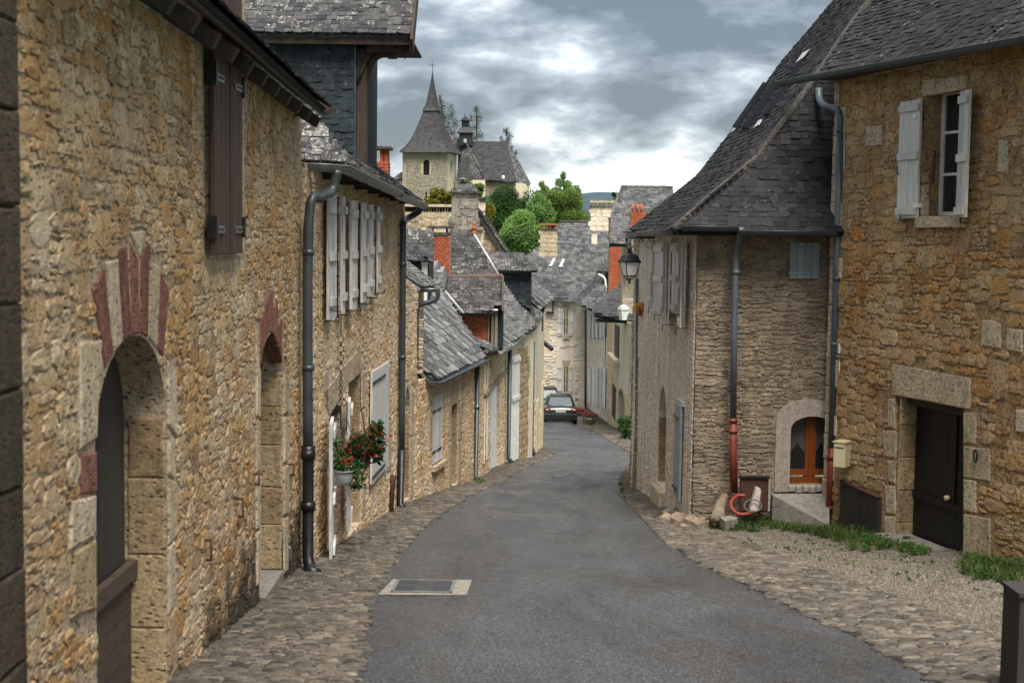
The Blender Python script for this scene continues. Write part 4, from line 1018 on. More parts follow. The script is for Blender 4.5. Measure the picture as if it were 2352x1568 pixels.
bowl('bowl', pc, .122, .17, M['pot'], hb1)
for a in (0, 2.1, 4.2): sweep('wire', [pc + V((.115 * math.cos(a), .115 * math.sin(a), .17)), at(786, 982, 17.6)], .004, M['iron'], hb1, 5)
lb = [(pc.x, pc.y, pc.z + .25, .16, .13, .13), (pc.x - .09, pc.y, pc.z + .42, .06, .06, .2), (pc.x + .18, pc.y, pc.z + .12, .10, .1, .2), (pc.x + .12, pc.y, pc.z + .05, .06, .06, .12)]
f_ = scatter('foliage', 'leafcard', lobes_pts(lb, 620, .3), rng.uniform(.03, .055, 620), M['leafpot'], hb1)
f_ = scatter('blossom', 'leafcard', lobes_pts([(pc.x - .05, pc.y - .03, pc.z - .09, .04, .03, .03), (pc.x + .02, pc.y - .05, pc.z + .3, .1, .1, .05)], 46, .2), rng.uniform(.025, .04, 46), M['petalred'], hb1)
bc = at(828, 1074, 18.3); hb2 = root('hanging_basket', 'black hanging basket of red begonias before the big white shutter', 'hanging basket', bc)
bowl('bowl', bc, .135, .13, M['potblack'], hb2)
lb = [(bc.x + .02, bc.y, bc.z + .30, .22, .2, .18), (bc.x + .18, bc.y, bc.z + .34, .14, .12, .20), (bc.x - .12, bc.y, bc.z + .2, .1, .1, .12), (bc.x + .2, bc.y, bc.z + .55, .1, .06, .1), (bc.x + .22, bc.y, bc.z + .15, .1, .1, .1)]
scatter('foliage', 'leafcard', lobes_pts(lb, 460, .35), rng.uniform(.05, .12, 460), M['leafdark'], hb2, aspect=(.8, 1.2, 1))
scatter('blossom', 'leafcard', lobes_pts([(l[0], l[1] - .05, l[2] - .03, l[3] * 1.1, l[4] * 1.1, l[5]) for l in lb[:3]] + [(bc.x + .33, bc.y, bc.z + .4, .08, .06, .07), (bc.x + .3, bc.y - .05, bc.z + .22, .08, .05, .05), (bc.x + .12, bc.y - .1, bc.z - .03, .07, .04, .03)], 190, .7), rng.uniform(.03, .06, 190), M['petalred'], hb2)
for k in range(9):
    a = random.uniform(0, 6.28); sweep('stem', smooth_path([bc + V((0, 0, .1)), bc + V((.1 * math.cos(a), .1 * math.sin(a), .35)), bc + V((.24 * math.cos(a) + .06, .2 * math.sin(a), .45 + .2 * random.random()))], 4), .006, M['redstone'], hb2, 5)
rp = at(828, 850, 18.3); sweep('hanging_rod', [rp, V((rp.x, rp.y, at(0, 915, 18.3).z)), V((rp.x + .06, rp.y, bc.z + .5)), bc + V((.06, 0, .42))], .008, M['rust'], hb2, 6)
for a in (0, 2.1, 4.2): sweep('wire', [bc + V((.13 * math.cos(a), .13 * math.sin(a), .13)), bc + V((.06, 0, .42))], .004, M['iron'], hb2, 5)
# ================================================================== LEFT ROW, further down
def eave_gutter(par, pts, r=.06, mat=None): return gutter(par, pts, r, mat or M['zinc'], False)
# ---------- narrow house B2 and low house C share the facade line C0-C1
C0, C1, D1, E1_, F1_ = (-1.90, 25.25), (-.80, 31.4), (-.16, 38.2), (.58, 41.0), (1.08, 47.7)
HC = root('stone_house', 'low honey stone house with steep pale slate roof and one white shuttered window', 'house', (-1.3, 28.3, -5.2))
FCw = wall_frame(C0, C1); LC = (V((*C1, 0)) - V((*C0, 0))).length
PC1, PC2 = at(1000, 871, 26.9), at(1113, 819, 31.5)
topC = lambda s: PC1.z + .02 + (PC2.z - PC1.z) * s / LC
outC = [(0, gz(0, 25) - .3), (LC, gz(0, 31.4) - .3), (LC, topC(LC)), (0, topC(0) + 1.6), ]
outC = [(0, gz(0, 25) - .3), (LC, gz(0, 31.4) - .3), (LC, topC(LC)), (.85, topC(.85)), (.85, -1.05), (0, -.95)]
a0, a1, _, _ = prect(FCw, 928, 942, 950, 1100); dC1 = arch(a0, a1, FCw.uv(935, 1146)[1], FCw.uv(935, 950)[1], FCw.uv(935, 888)[1], power=1.6)
a0, a1, b0_, b1_ = prect(FCw, 993, 1017, 905, 1062); wC = rect(a0, a1, b0_, b1_)
a0, a1, _, b1_ = prect(FCw, 1037, 1051, 928, 1118); dC2 = rect(a0, a1, gz(0, FCw.P(a0, 0).y) + .0, b1_)
hC = [dC1, wC, dC2]; plate('wall', FCw, outC, hC, -.45, 0, M['mortarB'], HC)
avC = list(hC)
for pts, m_ in (([(1037, 866 + 20), (1052, 872), (1052, 925), (1037, 932)], 'dressed'), ([(1030, 935), (1036, 932), (1036, 1010), (1030, 1012)], 'dressed'), ([(1030, 1018), (1036, 1016), (1036, 1118), (1030, 1124)], 'dressed'), ([(1052, 930), (1059, 926), (1059, 1010), (1052, 1010)], 'dressed'), ([(1052, 1016), (1058, 1016), (1058, 1110), (1052, 1112)], 'dressed'),
                ([(943, 890), (950, 900), (949, 1000), (943, 1000)], 'dressed'), ([(943, 1006), (949, 1004), (949, 1140), (943, 1146)], 'dressed'), ([(995, 880), (1016, 868), (1016, 898), (994, 908)], 'dressed'), ([(985, 940), (992, 938), (992, 1030), (985, 1034)], 'dressed')): dstone(FCw, HC, avC, pts, M[m_])
masonry(HC, FCw, outC, avC, M['stoneB'], (.08, .38), (.07, .24), .012, 260, 9, gap=.011, wave=.04, tilt=4)
P_ = FCw.P(dC2[1][0], 0); reveal2(HC, FCw, dC2[1][0], .36, dC2[0][1], dC2[2][1], 5, M['dresseddark'], -1); reveal2(HC, FCw, dC1[-1][0], .36, dC1[0][1], dC1[1][1], 5, M['dresseddark'], -1)
planked(HC, FCw, dC1[0][0] - .03, dC1[-1][0] + .03, dC1[0][1], dC1[1][1] + .4, -.38, 3, M['timber'], 'door'); planked(HC, FCw, dC2[0][0] - .03, dC2[1][0] + .03, dC2[0][1], dC2[2][1] + .05, -.4, 3, M['timber'], 'door')
mid = (wC[0][0] + wC[1][0]) / 2
for a, b_ in ((wC[0][0], mid - .01), (mid + .01, wC[1][0])): shutter(HC, FCw, a, b_, wC[0][1] + .02, wC[2][1] - .02, -.04, M['shutterwhite'], 3, (), (.18, .78), .035)
fbox('sill', FCw, wC[0][0] - .08, wC[1][0] + .08, wC[0][1] - .09, wC[0][1], -.1, .10, M['dressed'], HC)
RC = roof_frame(PC1, PC2, 42, (1, 0, 0))
polyC = RC.poly([(1000, 871), (1113, 819), (1108, 806), (1062, 745), (1012, 664), (990, 640), (952, 660), (952, 842)]); roof(HC, RC, polyC, M['slatelight'], .24, .17, .08, 300, 9, .022)
eave_gutter(HC, [RC.P(*RC.uv(953, 836), .0) + V((0, 0, -.04)), PC1 + V((-.12, -.1, -.03)), PC1 + V((.05, 0, -.05)), PC2 + V((.05, 0, -.04))], .075)
sweep('valley_flashing', [RC.P(*RC.uv(1011, 664), .06), RC.P(*RC.uv(1062, 722), .04)], .028, M['ridgewhite'], HC, 8)
pp = at(1097, 840, 31.3); pipe(HC, [pp, V((pp.x - .02, pp.y, gz(0, 31.3) + .1)), V((pp.x + .05, pp.y - .1, gz(0, 31.3) + .03))], .055, M['zincdark'], straight=True, collars=[((pp.x, pp.y, -3.9), M['zinc'])])
# ---------- B2 narrow upper house behind pipe
H2 = root('narrow_house', 'narrow house with brown window under a small slate roof beside the second downpipe', 'house', (-1.9, 26, -2))
F2 = facing_wall(932, 700, 26.6); k0, k1 = F2.uv(926, 700)[0], F2.uv(968, 700)[0]
plate('wall', F2, F2.poly([(915, 870), (957, 870), (957, 661), (930, 642), (915, 632)]), [], -2.2, 0, M['mortarB'], H2)
masonry(H2, F2, rect(k0 - .3, k1, F2.uv(940, 860)[1], F2.uv(940, 655)[1]), [rect(*prect(F2, 932, 949, 650, 800))], M['stoneB'], (.1, .25), (.07, .13), .015, 60)
a0, a1, b0_, b1_ = prect(F2, 933, 948, 668, 795); window(H2, F2, a0, a1, b0_, b1_, .012, 1, 2, M['shutterbrown']); fbox('frame_post', F2, a1, a1 + .04, b0_, b1_, .01, .05, M['whitepaint'], H2)
R2_ = frame3(at(966, 662, 26.2), at(1008, 657, 28.6), at(925, 632, 26.3))
roof(H2, R2_, R2_.poly([(925, 632), (966, 662), (1011, 664), (982, 640), (925, 598)]), M['slatelight'], .16, .10, .06, 60, 9, .02)
eave_gutter(H2, [at(966, 664, 26.6), at(1011, 663, 26.6)], .06); pg = 26.6
pipe(H2, [at(1006, 668, pg), at(1001, 688, pg), at(965, 700, pg), at(958, 716, pg), at(957, 760, pg), at(956, 838, pg)], .045, M['zincdark'])
# ---------- dormer cottage D1 (lichen dormer, white frame) with brick chimney and finialled roof
HD = root('slate_roofed_house', 'grey slate roofed house with lichened dormer, red brick chimney and terracotta finial', 'house', (-1.6, 37, -6))
Rd1 = facing_roof(935, 599, 31, 62); roof(HD, Rd1, Rd1.poly([(925, 599), (982, 597), (996, 600), (996, 540), (975, 536), (925, 538)]), M['slatelichen'], .12, .085, .10, 80, 8, .02)
Fd1 = facing_wall(936, 610, 31.2); plate('dormer_wall', Fd1, rect(*prect(Fd1, 920, 984, 601, 760)), [], -2, -.05, M['slatewall'], HD)
a = prect(Fd1, 936, 967, 606, 640); fbox('dormer_pane', Fd1, *a, -.03, -.02, M['pane'], HD)
a = prect(Fd1, 968.5, 981.5, 607, 731); fbox('dormer_post', Fd1, *a, -.05, .05, M['whitepaint'], HD); a = prect(Fd1, 968, 983, 602, 608); fbox('dormer_cap', Fd1, *a, -.05, .09, M['whitepaint'], HD)
Rd2 = facing_roof(1090, 636, 36, 56)
roof(HD, Rd2, Rd2.poly([(1025, 636), (1146, 636), (1118, 588), (1089, 538), (1033, 538), (1033, 600)]), M['slatelichen'], .17, .085, .12, 300, 7, .02)
sweep('hip_flashing', [Rd2.P(*Rd2.uv(1089, 540), .05), Rd2.P(*Rd2.uv(1118, 588), .05), Rd2.P(*Rd2.uv(1145, 634), .05)], .03, M['ridgewhite'], HD, 8)
sweep('ridge', [Rd2.P(*Rd2.uv(1030, 538), 0), Rd2.P(*Rd2.uv(1090, 538), 0)], .06, M['mortarcap'], HD, 8)
Rd3 = roof_frame(at(985, 670, 32.5), at(1010, 640, 36), 40, (.9, -.3, 0)); Rd3 = facing_roof(1000, 650, 34, 45, -20)
roof(HD, Rd3, Rd3.poly([(982, 668), (1022, 668), (1028, 634), (992, 598), (982, 600)]), M['slatelight'], .16, .1, .1, 60, 8, .02)
fz = Rd2.P(*Rd2.uv(1089, 539)); vs_ = [(.07, 0), (.09, .05), (.05, .09), (.05, .13), (.085, .17), (.04, .21), (.03, .25), (.055, .29), (.01, .33)]
sweep('finial', [fz + V((0, 0, z_)) for _, z_ in vs_], .05, M['terracotta'], HD, 12, radii=[r for r, _ in vs_])
Fk = facing_wall(993, 541, 34.5); a = prect(Fk, 993, 1033, 541, 640); a = (a[0], a[1], a[2] - .3, a[3]); fbox('chimney_stack', Fk, *a, -.6, 0, M['brickmortar'], HD); bricks(HD, Fk, *a, None, .105, .055, minpx=8)
for p_ in (991, 1024): q_ = prect(Fk, p_, p_ + 3, 524, 541); fbox('cap_post', Fk, *q_, -.5, 0, M['mortarcap'], HD)
q_ = prect(Fk, 990, 1030, 534, 541); fbox('cap_slab', Fk, q_[0], q_[1], q_[2], q_[3], -.5, .03, M['mortarcap'], HD)
q_ = prect(Fk, 984, 1040, 519, 525); fbox('cap_slab', Fk, q_[0], q_[1], q_[2], q_[3], -.6, .06, M['mortarcap'], HD)
plate('rear_wall', facing_wall(1000, 600, 38.5), [(-3, -9), (1.1, -9), (1.1, -2.2), (-3, -2.2)], [], -.3, 0, M['mortarB'], HD)
# ---------- house D with gabled slate dormer over brick
HG = root('timber_dormer_house', 'house with lichened dormer over red brick and timber, sagging slate roof at the lane', 'house', (-.6, 35, -6))
FD = wall_frame(C1, D1); LD = (V((*D1, 0)) - V((*C1, 0))).length
e1, e2 = at(1112, 822, 31.6), at(1189, 779, 38.2)
outD = [(0, gz(0, 31.4) - .3), (LD, gz(0, 38.2) - .3), (LD, e2.z + .1), (0, FD.uv(1100, 800)[1])]
a0, a1, _, b1_ = prect(FD, 1126, 1145, 880, 1075); gD = [(a0, gz(0, FD.P(a0, 0).y)), (a1, gz(0, FD.P(a1, 0).y)), (a1, FD.uv(1145, 866)[1]), (a0, FD.uv(1126, 890)[1])]
a0, a1, b0_, b1_ = prect(FD, 1171, 1190, 850, 1050)
plate('wall', FD, outD, [gD], -.45, 0, M['mortarB'], HG)
planked(HG, FD, gD[0][0], gD[1][0], gz(0, 35.8) - .1, gD[2][1] + .3, -.08, 5, M['whitepaint'], 'garage_door', .03, label='pale grey garage door')
s_a, s_b = FD.uv(1110, 900)[0], FD.uv(1168, 830)[0]
sweep('timber_lintel', [FD.P(s_a, FD.uv(1118, 900)[1], .03), FD.P(s_b, FD.uv(1166, 842)[1], .03)], .06, M['timberlight'], HG, 6)
masonry(HG, FD, outD, [gD], M['stoneB'], (.10, .32), (.08, .16), .018, 200, 9, gap=.015)
for xx in (1110, 1116): u_, v_ = FD.uv(xx, 950); fbox('wall_cable', FD, u_ - .02, u_ + .02, gz(0, 32) + .2, FD.uv(xx, 830)[1], .02, .05, M['whitepaint'], HG)
# lower lean-to roof
RL = roof_frame(e1 + V((0, 0, .0)), e2, 34, (1, 0, 0))
RL2 = roof_frame(at(1060, 772, 31.5), at(1140, 806, 33.5), 25, (.6, -1, 0))
roof(HG, RL, RL.poly([(1122, 812), (1165, 802), (1189, 779), (1200, 765), (1150, 752), (1120, 780)]), M['slatelight'], .2, .13, .08, 120, 8, .02)
roof(HG, RL2, RL2.poly([(1056, 750), (1090, 752), (1137, 768), (1190, 782), (1163, 803), (1122, 806), (1096, 786), (1058, 757)]), M['slatelight'], .2, .13, .06, 120, 8, .02)
eave_gutter(HG, [at(1150, 808, 33.2), at(1165, 802, 34.5), at(1176, 793, 36), at(1190, 778, 38.2)], .06)
# gabled dormer
Rg = facing_roof(1062, 720, 33.6, 52)
roof(HG, Rg, Rg.poly([(1056, 720), (1134, 718), (1134, 640), (1009, 640), (1010, 664)]), M['slatelichen'], .15, .085, .1, 300, 7, .02)
Rg2 = facing_roof(1131, 706, 33.75, 52); roof(HG, Rg2, Rg2.poly([(1132, 704), (1152, 704), (1154, 637), (1132, 640)]), M['slatelichen'], .15, .085, .1, 60, 7, .02)
sweep('ridge', [Rg.P(*Rg.uv(1009, 637), .0), Rg.P(*Rg.uv(1155, 635), .0)], .07, M['darkridge'], HG, 10)
Fg2 = facing_wall(1080, 740, 34.0); a = prect(Fg2, 1060, 1124, 722, 800); fbox('brick_wall', Fg2, *a, -1, 0, M['brickmortar'], HG); bricks(HG, Fg2, *a, None, .16, .06, minpx=8)
for x0, x1 in ((1121, 1124), (1128, 1134), (1136, 1143)): a = prect(Fg2, x0, x1, 716, 800); fbox('timber_post', Fg2, *a, -.2, .05, M['timberlight'], HG)
a = prect(Fg2, 1143, 1156, 650, 800); fbox('side_wall', Fg2, *a, -1.5, -.15, M['slatewall'], HG); a = prect(Fg2, 1124, 1145, 716, 800); fbox('opening_shade_block', Fg2, *a, -.6, -.3, M['doorshadeblack'], HG)  # black block between the posts stands in for shade in the opening
a = prect(Fg2, 1153, 1157, 634, 712); fbox('verge_board', Fg2, *a, -.1, .2, M['timberlight'], HG)
# ---------- house with slate-hung dormer (G/E)
HE = root('slate_dormer_house', 'house with blue slate-hung dormer and steep hipped slate roof over the lane', 'house', (.3, 40, -7))
FE = wall_frame(D1, E1_); LE = (V((*E1_, 0)) - V((*D1, 0))).length
outE = [(0, gz(0, 38.2) - .3), (LE, gz(0, 41) - .3), (LE, FE.uv(1222, 757)[1]), (0, FE.uv(1165, 790)[1])]
plate('wall', FE, outE, [], -.45, 0, M['mortarB'], HE)
a0, a1, b0_, b1_ = prect(FE, 1190, 1213, 790, 1056); masonry(HE, FE, rect(a0, a1, b0_ - .2, b1_), [], M['dresseddark'], (.18, .3), (.16, .26), .02, 60, 8, kind='block', wave=0, name='stone')
a0, a1, b0_, b1_ = prect(FE, 1171, 1189, 925, 1056, .03); shutter(HE, FE, a0, a1, b0_, b1_, .03, M['whitepaint'], 3, (), (), .04, name='door', label='pale blue-white board door')
a0, a1, b0_, b1_ = prect(FE, 1173, 1191, 815, 925, .04); shutter(HE, FE, a0, a1, b0_, b1_, .04, M['shutterwhite'], 3, (.1, .9), (), .04)
pp = at(1171, 800, 38.0); pipe(HE, [pp, V((pp.x, pp.y, gz(0, 38) + .15)), V((pp.x + .1, pp.y - .1, gz(0, 38) + .05))], .06, M['zincdark'], straight=True)
a0, a1, b0_, b1_ = prect(FE, 1214, 1221, 770, 1058); fbox('corner_render', FE, a0, a1, b0_, b1_, 0, .04, M['creamplaster'], HE)
Rf = facing_roof(1160, 772, 39.5, 56)
roof(HE, Rf, Rf.poly([(1149, 772), (1203, 772), (1220, 757), (1231, 751), (1189, 704), (1158, 656), (1149, 690)]), M['slatemid'], .2, .105, .12, 300, 7, .02)
Rf2 = roof_frame(at(1231, 752, 40.6), at(1246, 722, 44), 44, (1, -.2, 0))
roof(HE, Rf2, Rf2.poly([(1231, 752), (1246, 722), (1222, 708), (1158, 656), (1189, 704)]), M['slatelichen'], .2, .12, .1, 60, 7, .02)
eave_gutter(HE, [at(1189, 778, 38.3), at(1205, 768, 39.6), at(1221, 755, 41)], .07)
Fs = facing_wall(1146, 622, 41.5); a = Fs.poly([(1140, 623), (1221, 622), (1221, 713), (1200, 700), (1172, 678), (1140, 650)]); plate('dormer_wall', Fs, a, [], -2.5, 0, M['slatewall'], HE); slates(HE, Fs, [(p[0], p[1]) for p in a], M['slatewall'], .2, .085, 90, 7, .012)
Rs = facing_roof(1119, 623, 41.2, 50); roof(HE, Rs, Rs.poly([(1122, 622), (1234, 622), (1202, 587), (1119, 585)]), M['slatelichen'], .16, .085, .08, 150, 7, .02)
sweep('hip_ridge', [Rs.P(*Rs.uv(1201, 587), .02), Rs.P(*Rs.uv(1234, 622), .02)], .04, M['mortarcap'], HE, 8); sweep('ridge', [Rs.P(*Rs.uv(1119, 585), .0), Rs.P(*Rs.uv(1202, 587), .0)], .05, M['mortarcap'], HE, 8)
# ---------- last house of the left row
HF = root('stone_house', 'last cream house of the left row, at the bend beside the parked cars', 'house', (.9, 45, -7))
FF = wall_frame(E1_, F1_); LF = (V((*F1_, 0)) - V((*E1_, 0))).length
outF = [(0, gz(0, 41) - .3), (LF, gz(0, 47.7) - .3), (LF, FF.uv(1250, 712)[1]), (0, FF.uv(1222, 757)[1])]
plate('wall', FF, outF, [], -3.5, 0, M['creamplaster'], HF)
masonry(HF, FF, [(1.2, gz(0, 41) - .3), (LF, gz(0, 47.7) - .3), (LF, FF.uv(1250, 950)[1]), (1.2, FF.uv(1230, 905)[1])], [], M['stoneB'], (.2, .4), (.15, .3), .02, 80, 8, kind='block', wave=0)
pp = at(1224, 785, 41.2); pipe(HF, [pp, V((pp.x, pp.y, gz(0, 41.2) + .3)), V((pp.x + .08, pp.y - .1, gz(0, 41.2) + .1))], .065, M['zincdark'], straight=True)
for x0, x1, y0, y1 in ((1231, 1235, 920, 1050), (1243, 1246, 880, 1040)): a = prect(FF, x0, x1, y0, y1); fbox('corner_render', FF, *a, 0, .03, M['creampaint'], HF)
Rh = roof_frame(at(1246, 706, 45), at(1272, 682, 54), 40, (1, -.3, 0)); roof(HF, Rh, Rh.poly([(1222, 683), (1246, 706), (1271, 682), (1222, 640)]), M['slatelight'], .26, .2, .1, 80, 7, .02)
eave_gutter(HF, [at(1222, 757, 41), at(1231, 745, 42.5), at(1243, 722, 45), at(1249, 706, 47.5)], .06); eave_gutter(HF, [at(1247, 707, 47.6), at(1272, 684, 54)], .06)
a = facing_wall(1222, 700, 46); plate('rear_wall', a, a.poly([(1200, 690), (1248, 706), (1248, 760), (1200, 760)]), [], -3, 0, M['timber'], HF)
aw = facing_wall(1251, 790, 48); sweep('awning', [at(1249, 787, 48), at(1268, 801, 47.5)], .09, M['slatelichen'], HF, 4)
# small weeds at the foot of the left row
pts = [G(1103 + random.uniform(-9, 9), 1108 + random.uniform(-4, 4)) + V((0, 0, 0)) for _ in range(90)]
g = scatter('weeds', 'blade', [tuple(p) for p in pts], rng.uniform(.06, .14, 90), M['grass'], None, True, (.14, 1, 1)); tag(g, 'small tuft of weeds by the downpipe on the left verge', 'weeds', kind='stuff')
# ---------- gabled house with the big stone chimney
HS = root('gabled_house', 'gabled house with broad weathered stone chimney and long capped parapet above the roofs', 'house', (-2, 50, -8))
Fz = facing_wall(1066, 500, 48)
a = prect(Fz, 1037, 1097, 443, 545); fbox('chimney_stack', Fz, a[0], a[1], a[2], a[3], -.9, 0, M['chimneystone'], HS)
masonry(HS, Fz, rect(*a), [], M['chimneystone'], (.28, .5), (.22, .4), .03, 40, 8, kind='block', wave=0)
b0 = [Fz.P(*Fz.uv(x, 443), d) for x, d in ((1034, .06), (1100, .06), (1100, -.96), (1034, -.96))]; ap = [Fz.P(*Fz.uv(x, 422), -.45) for x in (1058, 1074)]
mesh('chimney_cap', b0 + ap, [(0, 1, 5, 4), (1, 2, 5), (2, 3, 4, 5), (3, 0, 4), (0, 3, 2, 1)], M['mortarcap'], HS, recalc=True)
Fcap = roof_frame(b0[0], b0[1], math.degrees(math.atan2(ap[0].z - b0[0].z, .5)), (0, -1, 0)); slates(HS, Fcap, Fcap.poly([(1034, 443), (1100, 443), (1074, 423), (1058, 423)]), M['slatelichen'], .16, .1, 20, 6, .02)
a = prect(Fz, 1031, 1104, 439.5, 443.5); fbox('chimney_cornice', Fz, *a, -1, .1, M['mortarcap'], HS)
tp = Fz.P(*Fz.uv(1062, 421), -.45); sweep('vent_pipe', [tp, tp + V((0, 0, .15))], .03, M['zincdark'], HS, 8); mesh('vent_hood', [tp + V((.2 * math.cos(i), .2 * math.sin(i), .15)) for i in np.linspace(0, 2 * math.pi, 9)[:8]] + [tp + V((0, 0, .21))], [(i, (i + 1) % 8, 8) for i in range(8)] + [tuple(range(8))], M['zinc'], HS)
a = prect(Fz, 980, 1110, 520, 527); fbox('stone_ledge', Fz, *a, -.8, .12, M['chimneystone'], HS)
a = prect(Fz, 1033, 1110, 527, 560); fbox('wall', Fz, *a, -.8, .0, M['mortarB'], HS); masonry(HS, Fz, rect(*a), [], M['churchstone'], (.15, .3), (.1, .2), .02, 20, 8)
Fy = facing_wall(1000, 500, 50); a = prect(Fy, 920, 1036, 487, 560); fbox('parapet_wall', Fy, *a, -.8, 0, M['mortarB'], HS); masonry(HS, Fy, rect(*prect(Fy, 962, 1034, 488, 520)), [], M['dressed'], (.35, .6), (.2, .3), .02, 20, 8, kind='block', wave=0)
masonry(HS, Fy, rect(*prect(Fy, 920, 962, 485, 545)), [], M['churchstone'], (.3, .45), (.22, .32), .03, 24, 8, kind='block', wave=0)
a = prect(Fy, 920, 1036, 475, 487); fbox('slot_shade_block', Fy, *a, -.7, -.25, M['timber'], HS)  # dark block painting the shade in the gaps behind the balusters
for i in range(11): x_ = 964 + i * 6.3; a = prect(Fy, x_, x_ + (1.5 if i % 3 else 3), 475, 487.5); fbox('baluster', Fy, *a, -.3, .0, M['dressed'], HS)
a = prect(Fy, 918, 1037, 469, 475); fbox('coping', Fy, *a, -.9, .12, M['dressed'], HS)
Fx = facing_wall(1100, 480, 51); a = prect(Fx, 1096, 1114, 457, 530); fbox('chimney_stack', Fx, *a, -.7, 0, M['chimneystone'], HS); masonry(HS, Fx, rect(*prect(Fx, 1096, 1114, 458, 505)), [], M['white'], (.14, .2), (.25, .35), .02, 10, 6, kind='block', wave=0); a = prect(Fx, 1092, 1117, 452, 457); fbox('cap_slab', Fx, *a, -.8, .08, M['mortarcap'], HS)
Fw = facing_wall(1110, 560, 49.5); a = Fw.poly([(1085, 640), (1160, 640), (1158, 586), (1112, 515), (1098, 495), (1085, 520)]); plate('gable_wall', Fw, a, [], -5, 0, M['mortarB'], HS); masonry(HS, Fw, a, [], M['greystone'], (.15, .4), (.1, .2), .02, 60, 8)
p0, p1 = Fw.P(*Fw.uv(1097, 490), -.1), Fw.P(*Fw.uv(1161, 587), -.1); dd_ = (p1 - p0); Ff = Frame(p0, dd_, (0, 1, 0), dd_.cross(V((0, 1, 0))) * -1); Ff = Ff if Ff.n.z > 0 else Frame(p0, dd_, (0, 1, 0), dd_.cross(V((0, 1, 0))))
fbox('verge', Ff, -.1, dd_.length + .1, -.25, 5, -.06, .08, M['slate'], HS); slates(HS, Frame(p0, (0, 1, 0), -dd_, Ff.n), rect(-.3, 5, -dd_.length, 0), M['slatelichen'], .2, .14, 0, 8, .03, d=.07)
# ================================================================== RIGHT SIDE
# ---------- R1: ochre house on the right
H1 = root('stone_house', 'orange sandstone house with white shuttered window and black door, nearest on the right', 'house', (5.8, 19, -4.4))
R1a, R1b = (4.95, 22.2), (6.99, 14.95)
F1 = wall_frame(R1a, R1b); LR = (V((*R1b, 0)) - V((*R1a, 0))).length
out1 = [(0, -4.95), (LR, -4.4), (LR, 2.5), (0, 2.5)]
ww = prect(F1, 2120, 2213, 212, 494); wt_ = [F1.uv(2120, 223)[1], F1.uv(2120, 496)[1]]; wH = rect(ww[0], ww[1], wt_[1], F1.uv(2213, 203)[1])
dH = [(F1.uv(2057, 1240)[0], gz(0, 20.9) + .0), (F1.uv(2213, 1273)[0], gz(0, 19) + .02), (F1.uv(2213, 937)[0], F1.uv(2213, 938)[1]), (F1.uv(2057, 907)[0], F1.uv(2057, 908)[1])]
wh = prect(F1, 1937, 2028, 1120, 1215); hH = F1.poly([(1937, 1218), (2028, 1222), (2028, 1142), (2010, 1135), (1937, 1106)])
plate('wall', F1, out1, [wH, dH], -.5, 0, M['orangemortar'], H1)
av1 = [wH, dH, hH]
def ds(pts, mat='dressed', nm='jamb_stone', proud=.014): dstone(F1, H1, av1, pts, M[mat], nm, proud)
for pts in ([(2049, 836), (2231, 868), (2230, 938), (2213, 936), (2057, 906), (2049, 905)],): ds(pts, 'dressed', 'lintel')
for pts in ([(2040, 915), (2057, 915), (2057, 985), (2040, 980)], [(2028, 988), (2057, 988), (2057, 1052), (2030, 1048)], [(2040, 1056), (2057, 1058), (2057, 1110), (2040, 1106)], [(2034, 1114), (2057, 1116), (2057, 1180), (2036, 1178)], [(2032, 1184), (2057, 1186), (2057, 1242), (2034, 1242)],
            [(2214, 948), (2243, 948), (2243, 1020), (2214, 1018)], [(2214, 1024), (2275, 1030), (2275, 1105), (2214, 1095)], [(2214, 1100), (2243, 1104), (2243, 1178), (2214, 1172)], [(2214, 1180), (2276, 1190), (2274, 1280), (2213, 1272)],
            [(2105, 225), (2119, 222), (2119, 340), (2105, 342)], [(2100, 346), (2119, 344), (2119, 420), (2100, 422)], [(2105, 426), (2119, 424), (2119, 496), (2105, 496)]): ds(pts)
ds([(2118, 184), (2222, 172), (2222, 204), (2118, 222)], 'dressed', 'lintel'); ds([(2110, 497), (2216, 497), (2216, 523), (2110, 523)], 'dressed', 'sill', .07)
for pts in ([(2296, 320), (2318, 322), (2318, 400), (2292, 395)], [(2258, 735), (2280, 735), (2300, 745), (2300, 800), (2255, 795)], [(2315, 752), (2350, 757), (2350, 810), (2312, 803)], [(1990, 288), (2028, 288), (2028, 334), (1988, 338)], [(2335, 940), (2400, 950), (2400, 1000), (2335, 990)]): ds(pts, 'dressed', 'stone', .02)
for q in quoins(H1, F1, 0, 1, -4.2, 2.4, M['dressed'], (.30, .44), (.16, .34), .03): av1.append(q)
masonry(H1, F1, out1, av1, M['orange'], (.10, .50), (.08, .30), .016, 300, 9, gap=.014, wave=.04, tilt=4)
# window recess
s0, s1, t0, t1 = wH[0][0], wH[1][0], wH[0][1], wH[2][1]
window(H1, F1, s0, s1, t0, t1 + .05, -.32, 2, 3, M['whitepaint'], M['pane'], .06)
sweep('window_latch', [F1.P(s0 + .1, t0 + .9, -.12), F1.P(s0 + .12, t0 + .45, -.10)], .015, M['rust'], H1, 6)
a = prect(F1, 2068, 2113, 232, 500, .05); z0, z1 = F1.uv(2090, 501, .05)[1], F1.uv(2090, 233, .05)[1]
shutter(H1, F1, a[0], a[1] + .02, z0, z1, .05, M['shuttergrey'], 2, (.06, .53, .94), (), .035, label='left leaf, flat against the wall')
a = prect(F1, 2208, 2243, 207, 498, .05); z0, z1 = F1.uv(2225, 499, .05)[1], F1.uv(2225, 209, .05)[1]
shutter(H1, F1, a[0], a[1], z0, z1, .06, M['shuttergrey'], 2, (.05, .47, .93), (), .04, swing=14, hinge=0, label='right leaf standing slightly open')
